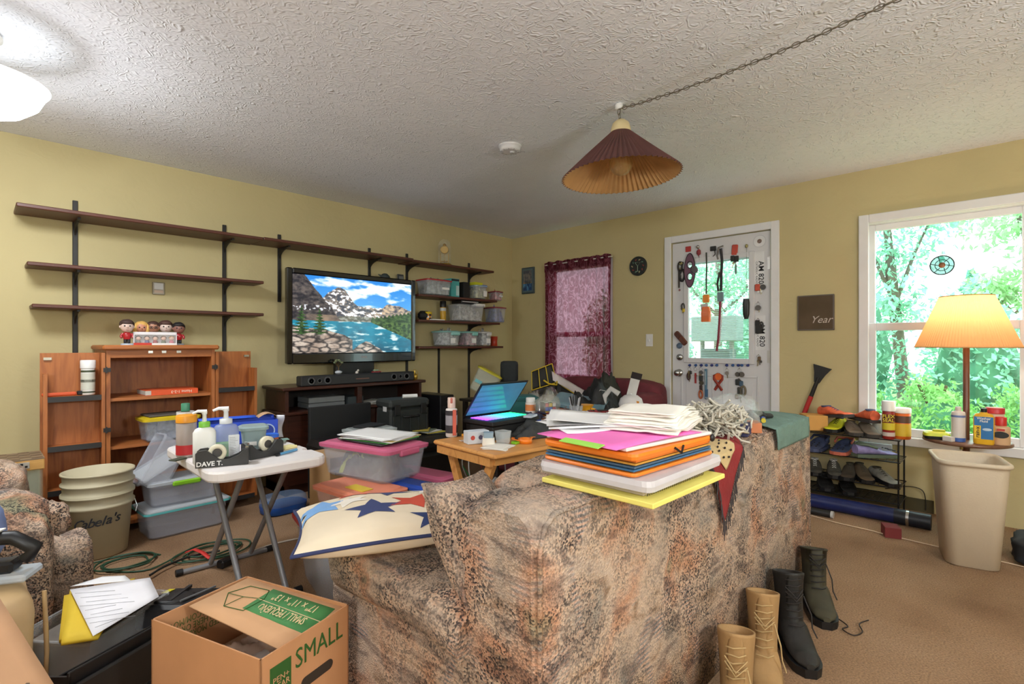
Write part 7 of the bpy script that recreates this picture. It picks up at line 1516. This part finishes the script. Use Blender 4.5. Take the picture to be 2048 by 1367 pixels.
# ================================================================ ON THE PINE TABLE
def WP(px, py): return PZ(px, py, WZ + .001)
l = WP(903, 872); T = bottle('nozzle_bottle', 'white nozzle spray bottle with black and red label on pine table', 'spray bottle', l, .03, .20, (222, 216, 212), (226, 200, 190), .05, .5, [((44, 42, 48), .02, .06), ((150, 148, 156), .06, .11), ((50, 46, 52), .11, .135)], capr=.02); MB().bb((.006, -.0335, .01), (.024, -.0305, .14)).put('red_stripe', mat((206, 96, 76), .5), T); MB().box((0, -.012, .185), (.014, .02, .03), bev=.004).put('trigger', mat((196, 110, 96), .5), T)
carton('sticky_notes', 'orange sticky note pad on pine table corner', 'notepad', WP(940, 871), .075, .06, .014, 20, (240, 170, 60)); carton('plastic_sleeve', 'flat clear plastic packet beside the orange notes', 'packet', WP(938, 880), .1, .03, .004, -12, (216, 190, 170))
l = WP(1006, 886); T = thing('glass_tumbler', 'clear plastic tumbler standing on pine table', 'cup', l); MB().rr([(.05, .05, .008, 0), (.064, .064, .01, .06), (.06, .06, .01, .06), (.047, .047, .008, .004)], 3).put('cup', clear((214, 220, 222), .4, .1), T)
l = WP(977, 889); T = thing('bottle_cap', 'white and blue grey snap cap dispenser on pine table', 'dispenser', l, face(l)); MB().rr([(.06, .05, .01, 0), (.056, .046, .014, .035)], 4).put('base', mat((232, 226, 214), .5), T); MB().rr([(.045, .04, .008, .035), (.048, .042, .008, .06)], 4).put('top', mat((150, 172, 186), .4), T)
sheets(4, 'napkin', ['white paper napkin on pine table front corner'], .14, .11, WP(998, 897) + Vector((.03, .03, 0)), 30, (238, 232, 222), 'napkins on the pine table', rn, .0022, 14, .003)
carton('green_comb', 'lime green comb strip beside orange coiled tape', 'comb', WP(1034, 886), .06, .03, .012, 10, (130, 190, 30))
T = thing('orange_coil', 'coiled orange ribbon tape on pine table', 'tape', WP(1050, 885)); MB().lathe([(.026, 0), (.034, 0), (.034, .022), (.026, .022), (.026, 0)], 26, cap0=False, cap1=False).put('coil', mat((240, 130, 30), .4), T); MB().tube([(.034, 0, .012), (.07, .02, .016), (.1, .03, .012)], .01, 6, flat=.2).tube([(-.034, 0, .014), (-.05, .03, .02), (-.02, .06, .02)], .01, 6, flat=.2).put('loose_end', mat((236, 120, 24), .4), T)
one(heap(.25, .17, .085, 31, 26, 20, 4, .5, .05), 'grey_pouch', mat((58, 60, 60), .85, bmp=.4), 'charcoal fabric pouch slumped on pine table', 'pouch', WP(1048, 870) + Vector((.02, -.04, 0)), -12)
T = thing('laptop', 'black laptop half open with glowing rainbow keyboard', 'laptop', (1.93, 1.93, .715), 0); MB().box((0, 0, .011), (.35, .22, .022), bev=.004).put('base', BLACK, T)
for i in range(15):
    for j in range(5):
        t = i / 14; c_ = mixc((150, 70, 230), (60, 200, 220), t * 1.5) if t < .6 else mixc((60, 200, 220), (40, 230, 130), (t - .6) * 2.5)
        MB().box((-.14 + i * .02, -.03 + j * .026, .024), (.014, .018, .004)).put('key', mat(tuple(int(k) for k in c_), .5, var=0, emit=1.6), T)
LM = Matrix.Translation((0, .11, .024)) @ Matrix.Rotation(R_(128), 4, 'X'); lid_ = MB(LM).bb((-.175, 0, -.008), (.175, .23, 0), .002).put('lid', BLACK, T)
MB(LM).bb((-.165, .014, 0), (.165, .22, .0012)).put('display', mat((60, 110, 140), .1, emit=.45), lid_)
MB().box((.1, -.08, .0225), (.07, .045, .001)).put('touchpad', mat((40, 60, 74), .4), T); MB().cyl((-.16, .11, .018), (.16, .11, .018), .008, n=10).put('hinge', BLACK, T)
T = thing('laptop_riser', 'black riser block under the glowing laptop', 'riser', (1.93, 1.93, WZ + .001), 0); MB().box((0, 0, .033), (.33, .2, .066), bev=.004).put('block', mat((24, 24, 25), .5), T)
T = carton('sticker_box', 'white box with round stickers below the laptop', 'box', (1.675, 1.85, WZ + .001), .11, .06, .06, -20, (206, 212, 220))
for k, (x_, c_) in enumerate(((-.03, (190, 70, 60)), (.01, (90, 84, 110)), (.04, (120, 160, 210)))): MB().lathe([(.011, 0), (.011, .0006)], 14, M=Matrix.Translation((x_, -.0302, .03)) @ MX90).put('round_sticker', mat(c_, .5), T)
l = WP(1020, 866); one(MB().tube([(-.09, .02, .01), (-.03, 0, .02), (.06, -.01, .012), (.12, .02, .008)], .008, 6, flat=.5), 'grey_strap', mat((70, 76, 80), .6), 'grey strap lying before the laptop', 'strap', l + Vector((-.02, .05, .03)), 10)
carton('striped_card', 'pale blue papers under the charcoal pouch', 'paper', WP(1092, 868), .16, .12, .01, 14, (206, 218, 226)); carton('round_tin', 'white rounded packet on laptop palm rest', 'packet', (2.02, 1.81, .739), .09, .045, .012, 20, (196, 208, 222)); carton('yellow_eraser', 'yellow eraser on charcoal pouch', 'eraser', WP(1037, 866) + Vector((.0, .0, .075)), .03, .02, .012, 10, (226, 216, 70))
# ================================================================ ON THE SECOND TABLE
ZT = .661
def QP(px, py, z=ZT): return PZ(px, py, z)
bottle('pill_bottle', 'white pill bottle with orange side label among junk', 'bottle', QP(1061, 826), .034, .105, (232, 226, 220), (240, 240, 238), .028, .8, [((226, 140, 80), .02, .06)])
T = thing('puzzle_cube', 'colourful three by three twist puzzle cube', 'toy', QP(1096, 828), face(QP(1096, 828)) + 25); cc_ = [(206, 50, 50), (226, 190, 40), (226, 226, 220), (44, 90, 196), (40, 100, 206), (196, 50, 70), (220, 190, 40), (228, 226, 214), (222, 186, 40)]; MB().box((0, 0, .04), (.08, .08, .08), bev=.003).put('core', BLACK, T)
for i in range(3):
    for j in range(3): MB().box((-.026 + i * .026, -.0405, .066 - j * .026), (.022, .002, .022)).put('sticker', mat(cc_[j * 3 + i], .35), T); MB().box((.0405, -.026 + i * .026, .066 - j * .026), (.002, .022, .022)).put('sticker', mat([(40, 40, 42), (220, 220, 220), (40, 40, 42)][(i + j) % 3], .35), T); MB().box((-.026 + i * .026, -.026 + j * .026, .0805), (.022, .022, .002)).put('sticker', mat([(230, 230, 226), (60, 140, 80)][(i + j) % 2], .35), T)
carton('red_book', 'small red and white book leaning among pens', 'book', QP(1115, 833) + Vector((0, 0, .002)), .13, .05, .025, -28, (150, 40, 44)); carton('grey_gadget', 'grey square gadget lying among pens on second table', 'gadget', QP(1118, 840), .14, .05, .02, 10, (120, 124, 132)); carton('white_stub', 'white receipt slip among pens on second table', 'receipt', QP(1086, 843), .08, .04, .006, 30, (222, 220, 218))
PC = [(40, 44, 80), (200, 200, 204), (150, 40, 46), (30, 30, 32), (60, 80, 150), (110, 112, 116)]; rp = random.Random(8); PN = ['navy', 'white', 'dark red', 'black', 'blue', 'grey']
for k in range(26):
    l = Vector((2.3 + rp.uniform(-.06, .5), 1.93 + rp.uniform(-.1, .22), ZT + .006 + .012 * (k % 4))); T = thing('pen', PN[k % 6] + ' pen lying in the scattered heap on second table', 'pen', l, rp.uniform(0, 180), 'pens heaped on the second table'); MB().cyl((-.06, 0, 0), (.045, 0, 0), .0048, n=8).put('barrel', mat(PC[k % 6], .4), T); MB().cyl((.045, 0, 0), (.065, 0, 0), .0048, .001, n=8).put('tip', mat((90, 90, 92), .4), T)
l = QP(1152, 835); T = thing('pen_cup', 'clear cup stuffed with pens and tools on second table', 'cup', l); MB().lathe([(.034, 0), (.045, .08), (.042, .08), (.031, .004)], 20).put('cup', clear((206, 210, 214), .45, .1), T)
for k in range(9): a_ = k * .7; o = thing('cup_pen', PN[(k * 2 + 1) % 6] + ' pen standing in the clear cup on second table', 'pen', l + Vector((.012 * math.cos(a_), .012 * math.sin(a_), .006)), 0, 'pens in the clear cup'); MB().cyl((0, 0, 0), (.03 * math.cos(a_), .03 * math.sin(a_), .12 + .01 * (k % 3)), .0045, n=8).put('barrel', mat(PC[(k * 2 + 1) % 6], .4), o)
T = thing('yellow_funnel', 'bright yellow plastic spout cap on second table', 'funnel', QP(1171, 826), 30); MB().lathe([(.03, 0), (.032, .03), (.05, .05), (.055, .058)], 20).put('cone', mat((236, 170, 40), .4), T); MB().cyl((.02, -.03, .02), (.03, -.06, .012), .018).put('spout', mat((236, 170, 40), .4), T)
carton('blue_pack', 'sky blue paper packet under clear pen cup', 'packet', QP(1172, 845), .12, .07, .012, -14, (110, 190, 226)); one(heap(.2, .15, .06, 41, f=5), 'red_cloth', mat((140, 50, 54), .8), 'dark red cloth beside the yellow spout', 'cloth', QP(1192, 838), 20)
one(heap(.2, .14, .05, 44, f=5), 'navy_cloth', mat((44, 50, 76), .7), 'navy cloth scrap among the pens', 'cloth', (2.36, 2.12, ZT), 30)
one(MB().ball((0, 0, .06), (.12, .08, .065), 18, 12, jit=.3, seed=3), 'clear_pouch', clear((206, 206, 196), .5, .15), 'clear zip bag with yellow inside behind the cube', 'bag', (2.62, 2.2, ZT), 20)
# ================================================================ DAYBED UNDER THE CURTAINED WINDOW
M_BUR = mat((112, 48, 56), .9, var=.12, bmp=.2, bscale=70)
T = thing('daybed', 'burgundy covered daybed under the curtained window, buried in clothes', 'daybed', (0, 0, 0)); MB().bb((3.05, 2.2, .06), (4.32, 3.3, .36), .02).put('base', M_BUR, T); puff((3.03, 2.18, .34), (4.2, 3.3, .52), .35, jit=.03).put('mattress', M_BUR, T); puff((4.08, 2.2, .4), (4.36, 3.32, .80), .4, jit=.06, seed=3).put('back_bolster', M_BUR, T)
puff((3.8, 2.18, .48), (4.25, 2.4, .70), .5, jit=.1, seed=5).put('arm_bolster', M_BUR, T)
for x_ in (3.12, 4.25):
    for y_ in (2.28, 3.22): MB().cyl((x_, y_, 0), (x_, y_, .07), .025).put('foot', BLACK, T)
def hp_(name, label, px, py, k, w, d, h, rz, col, rough=.7, seed=1, cat='cloth', fold=.04, metal=0, drop=None, bmp=.3):
    l = PD(px, py, k); l.z = .52 if drop is None else drop; return one(heap(w, d, h, seed, 26, 22, 4, .6, fold), name, mat(col, rough, metal=metal, var=.2, bmp=bmp), label, cat, l, rz)
hp_('black_jacket', 'crumpled black jacket heaped on the daybed', 1190, 790, 4.15, .62, .40, .33, 30, (28, 28, 30), .6, 51)
hp_('black_garment', 'second black garment sliding off the daybed front', 1225, 825, 3.75, .4, .3, .2, 40, (26, 26, 28), .7, 53, drop=.5)
hp_('silver_bag', 'shiny silver insulated bag lying on the daybed', 1092, 785, 4.5, .42, .3, .28, 10, (190, 192, 194), .22, 55, 'bag', .07, .9)
hp_('patterned_cloth', 'black cloth with yellow and white trim on the daybed', 1215, 778, 4.6, .34, .26, .40, 20, (52, 52, 44), .7, 57)
T = thing('tote_bag', 'black shopping bag with yellow edging on the daybed', 'bag', PD(1100, 750, 4.75) * Vector((1, 1, 0)).length * 0 + Vector((*PD(1100, 750, 4.75).xy, .60)), face(PD(1100, 750, 4.75)) + 12); M_BLK = mat((34, 32, 30), .6); M_YEL = mat((214, 180, 40), .5)
P4 = [Vector((-.17, 0, .1)), Vector((-.17, .02, .27)), Vector((.03, .06, .34)), Vector((.06, .0, .17))]
MB().sheet(lambda u, v: P4[0].lerp(P4[3], u).lerp(P4[1].lerp(P4[2], u), v) + Vector((0, .02 * math.sin(u * 3), 0)), 8, 8, .006).sheet(lambda u, v: Vector((-.17 + .24 * u, -.02, 0)).lerp(P4[0].lerp(P4[3], u), v), 8, 6, .006).sheet(lambda u, v: Vector((.06, 0, .17)).lerp(Vector((.4, .02, .0)), u) + Vector((0, -.06 * v, -.14 * v * (1 - u))), 8, 6, .006).put('panel', M_BLK, T)
for a_, b_ in ((P4[0], P4[1]), (P4[1], P4[2]), (P4[2], P4[3]), (P4[0], P4[3]), (P4[0].lerp(P4[3], .33), P4[1].lerp(P4[2], .33)), (P4[0].lerp(P4[3], .68), P4[1].lerp(P4[2], .68)), (Vector((.06, 0, .17)), Vector((.28, -.02, .03))), (Vector((.28, -.02, .03)), Vector((.36, .02, .06)))): MB().tube([tuple(a_ + Vector((0, -.008, 0))), tuple(b_ + Vector((0, -.008, 0)))], .009, 6, flat=.5).put('yellow_edging', M_YEL, T)
MB().tube([(-.06, -.01, .19), (-.02, -.05, .16), (.05, -.06, .15), (.06, -.02, .18)], .008, 6).put('handle', M_YEL, T)
MB().sheet(lambda u, v: Vector((.02, .03, .27)).lerp(Vector((.4, .05, .05)), u) + Vector((0, -.01 - .05 * v, -.08 * v)), 6, 4, .004).put('white_card', mat((216, 204, 204), .6), T)
l = PD(1160, 800, 4.0); T = thing('slate_lid', 'slate blue plastic bin lid lying tilted on junk', 'bin lid', (l.x, l.y, .66), rot=(R_(14), R_(8), R_(face(l) - 14))); MB().rr([(.40, .24, .03, 0), (.42, .26, .03, .012), (.40, .24, .03, .024), (.36, .2, .03, .028)], 4).put('lid_panel', mat((110, 142, 154), .45), T); MB().box((0, -.13, .012), (.38, .012, .03), bev=.004).put('front_lip', mat((122, 152, 164), .45), T)
l = PD(1262, 806, 3.9); T = thing('baseball_cap', 'white baseball cap with orange emblem on the daybed edge', 'cap', (l.x, l.y, .64), face(l) - 10); MB().lathe([(.085, 0), (.092, .03), (.08, .07), (.05, .095), (.001, .105)], 24).put('crown', mat((222, 218, 218), .8), T)
MB().sheet(lambda u, v: ((.06 + .11 * v) * math.cos((u - .5) * 2.0) + .02, (.085 + .0 * v) * math.sin((u - .5) * 2.0) * (1.05 - .1 * v), .012 - .02 * v + .012 * math.cos((u - .5) * 3)), 12, 6, .003).put('brim', mat((216, 206, 210), .8), T); MB().box((.06, -.07, .045), (.03, .004, .032), (0, 0, R_(-40))).put('orange_emblem', mat((226, 150, 50), .6), T)
MB().lathe([(.007, .104), (.004, .11)], 10).put('top_button', WHITE, T)
T = thing('strap_sling', 'white strap with black velcro end standing behind cap', 'strap', (l.x + .08, l.y + .06, .66), face(l) + 4); MB().box((.02, 0, .10), (.07, .008, .19), (0, R_(14), 0)).put('webbing', mat((206, 204, 200), .7), T); MB().box((.052, 0, .215), (.08, .01, .05), (0, R_(14), 0)).put('velcro_end', mat((44, 36, 36), .9), T)
T = thing('white_strap', 'looped white and grey strap in front of black jacket', 'strap', Vector((*PD(1222, 800, 3.95).xy, .62)), face(l)); MB().tube([(-.06, 0, .0), (-.05, 0, .1), (.0, 0, .16), (.06, 0, .12)], .022, 8, flat=.25, up=(0, 1, 0)).put('loop', mat((196, 194, 190), .7), T); MB().tube([(-.1, 0, .02), (-.13, 0, .1), (-.08, 0, .15), (-.03, 0, .14)], .008, 6, flat=.4).put('thin_loop', mat((176, 176, 172), .7), T)
one(heap(.42, .26, .17, 61, 40, 30, 9, .45), 'sheepskin', mat((216, 190, 148), .95, var=.2, bmp=1, bscale=60), 'cream fluffy sheepskin bundle beside the front door', 'sheepskin', Vector((*PD(1285, 845, 3.55).xy, .46)), 14)
T = thing('storage_cube', 'burgundy fabric cube under the cream sheepskin', 'ottoman', Vector((*PD(1285, 845, 3.55).xy, 0)), 14); MB().box((0, 0, .23), (.42, .28, .455), bev=.02).put('cube', M_BUR, T); MB().box((0, 0, .44), (.43, .29, .03), bev=.008).put('cube_lid', M_BUR, T)
# teal tub behind laptop
l = PD(1036, 803, 3.85); tub('teal_tub', 'dark teal plastic tub behind the laptop', (l.x, l.y, .45), .27, .2, .27, face(l) + 10, mat((40, 110, 112), .5), mat((36, 100, 104), .5), taper=.95)
T = thing('side_stool', 'plain dark stool under the teal tub', 'stool', (l.x, l.y, 0)); MB().box((0, 0, .435), (.3, .26, .03), bev=.006).put('seat', mat((50, 40, 36), .5), T)
for sx in (-.12, .12):
    for sy in (-.1, .1): MB().cyl((sx, sy, 0), (sx, sy, .42), .014).put('leg', mat((50, 40, 36), .5), T)
# ================================================================ END TABLE WITH SPEAKER IN THE CORNER
T = thing('end_table', 'low dark end table in the room corner holding speaker', 'table', (3.62, 3.66, 0)); MB().box((0, 0, .575), (.62, .5, .025), bev=.004).put('top', mat((40, 34, 30), .4), T)
for sx in (-.27, .27):
    for sy in (-.2, .2): MB().bb((sx - .02, sy - .02, 0), (sx + .02, sy + .02, .563)).put('leg', mat((40, 34, 30), .4), T)
l = Vector((3.66, 3.56, .588)); T = thing('speaker_base', 'square black fabric speaker box on the end table', 'speaker', l, face(l)); MB().box((0, 0, .085), (.19, .16, .17), bev=.012).put('cabinet', mat((40, 42, 44), .9), T); MB().box((0, -.081, .085), (.16, .004, .14), bev=.002).put('grille', mat((34, 36, 38), .95), T)
T = thing('smart_speaker', 'rounded charcoal speaker standing on the square speaker box', 'speaker', l + Vector((0, 0, .171)), face(l)); MB().rr([(.15, .14, .04, 0), (.175, .16, .05, .015), (.175, .16, .05, .16), (.165, .15, .05, .185), (.12, .11, .04, .195)], 6, smooth=True).put('body', mat((48, 52, 54), .85, bmp=.2, bscale=200), T); MB().rr([(.176, .161, .05, .03), (.176, .161, .05, .034)], 6, cap0=False, cap1=False).put('seam', BLACK, T)
l = Vector((3.385, 3.70, .588)); T = tub('yellow_lid_bin', 'clear bin with yellow lid lying on its side in corner', l + Vector((0, 0, .062)), .24, .19, .22, face(l), clear((220, 224, 206), .4), mat((206, 196, 50), .4, alpha=.9), rot=(R_(0), R_(28), R_(face(l)))); MB().box((-.06, -.098, .1), (.07, .004, .03)).put('blue_label', mat((120, 196, 206), .5), T)
# ================================================================ UNDER THE PINE TABLE
for i, (pts, c_) in enumerate(((((928, 905), (925, 930), (940, 965), (968, 1000)), (196, 200, 196)), (((938, 908), (938, 940), (945, 965), (975, 990)), (206, 206, 202)), (((968, 910), (964, 925), (963, 935)), (150, 60, 56)), (((1005, 905), (1010, 930), (1008, 950), (985, 970)), (170, 180, 184)), (((925, 930), (950, 965), (972, 965)), (60, 140, 80)))):
    cable('hanging_cable', ['white cable hanging from the pine table edge', 'second pale cable looping under the pine table', 'red tipped short cable dangling under pine table', 'grey cable looping between the table legs', 'green cable curving under the pine table'][i], [PD(a_, b_, 2.75) for a_, b_ in pts], .0035, c_)
one(heap(.5, .3, .36, 71, 26, 22, 4, .8), 'black_bags', mat((26, 27, 29), .6, var=.5, scale=14), 'jumble of black bags on the floor under both tables', 'bags', (2.58, 2.03, 0), 10)
one(heap(.5, .35, .1, 74, f=5), 'grey_bag', mat((120, 118, 110), .5, alpha=.95, bmp=.4), 'grey plastic bag on carpet by table legs', 'bag', (1.95, 2.35, 0), 10)
T = thing('trimmer', 'white and grey power tool with green tip under tables', 'tool', (2.05, 1.85, .25), rot=(R_(-50), R_(20), R_(60))); MB().rr([(.05, .05, .02, 0), (.06, .06, .025, .12), (.045, .045, .02, .24)], 4, smooth=True).put('housing', mat((196, 194, 190), .4), T); MB().box((0, 0, -.02), (.05, .04, .05), bev=.006).put('green_tip', mat((130, 190, 50), .4), T)
one(heap(.2, .2, .25, 77, f=6), 'white_bundle', mat((190, 186, 180), .7, var=.4, scale=20), 'pale bundle of rags supporting the power tool', 'cloth', (2.07, 1.83, 0), 10)
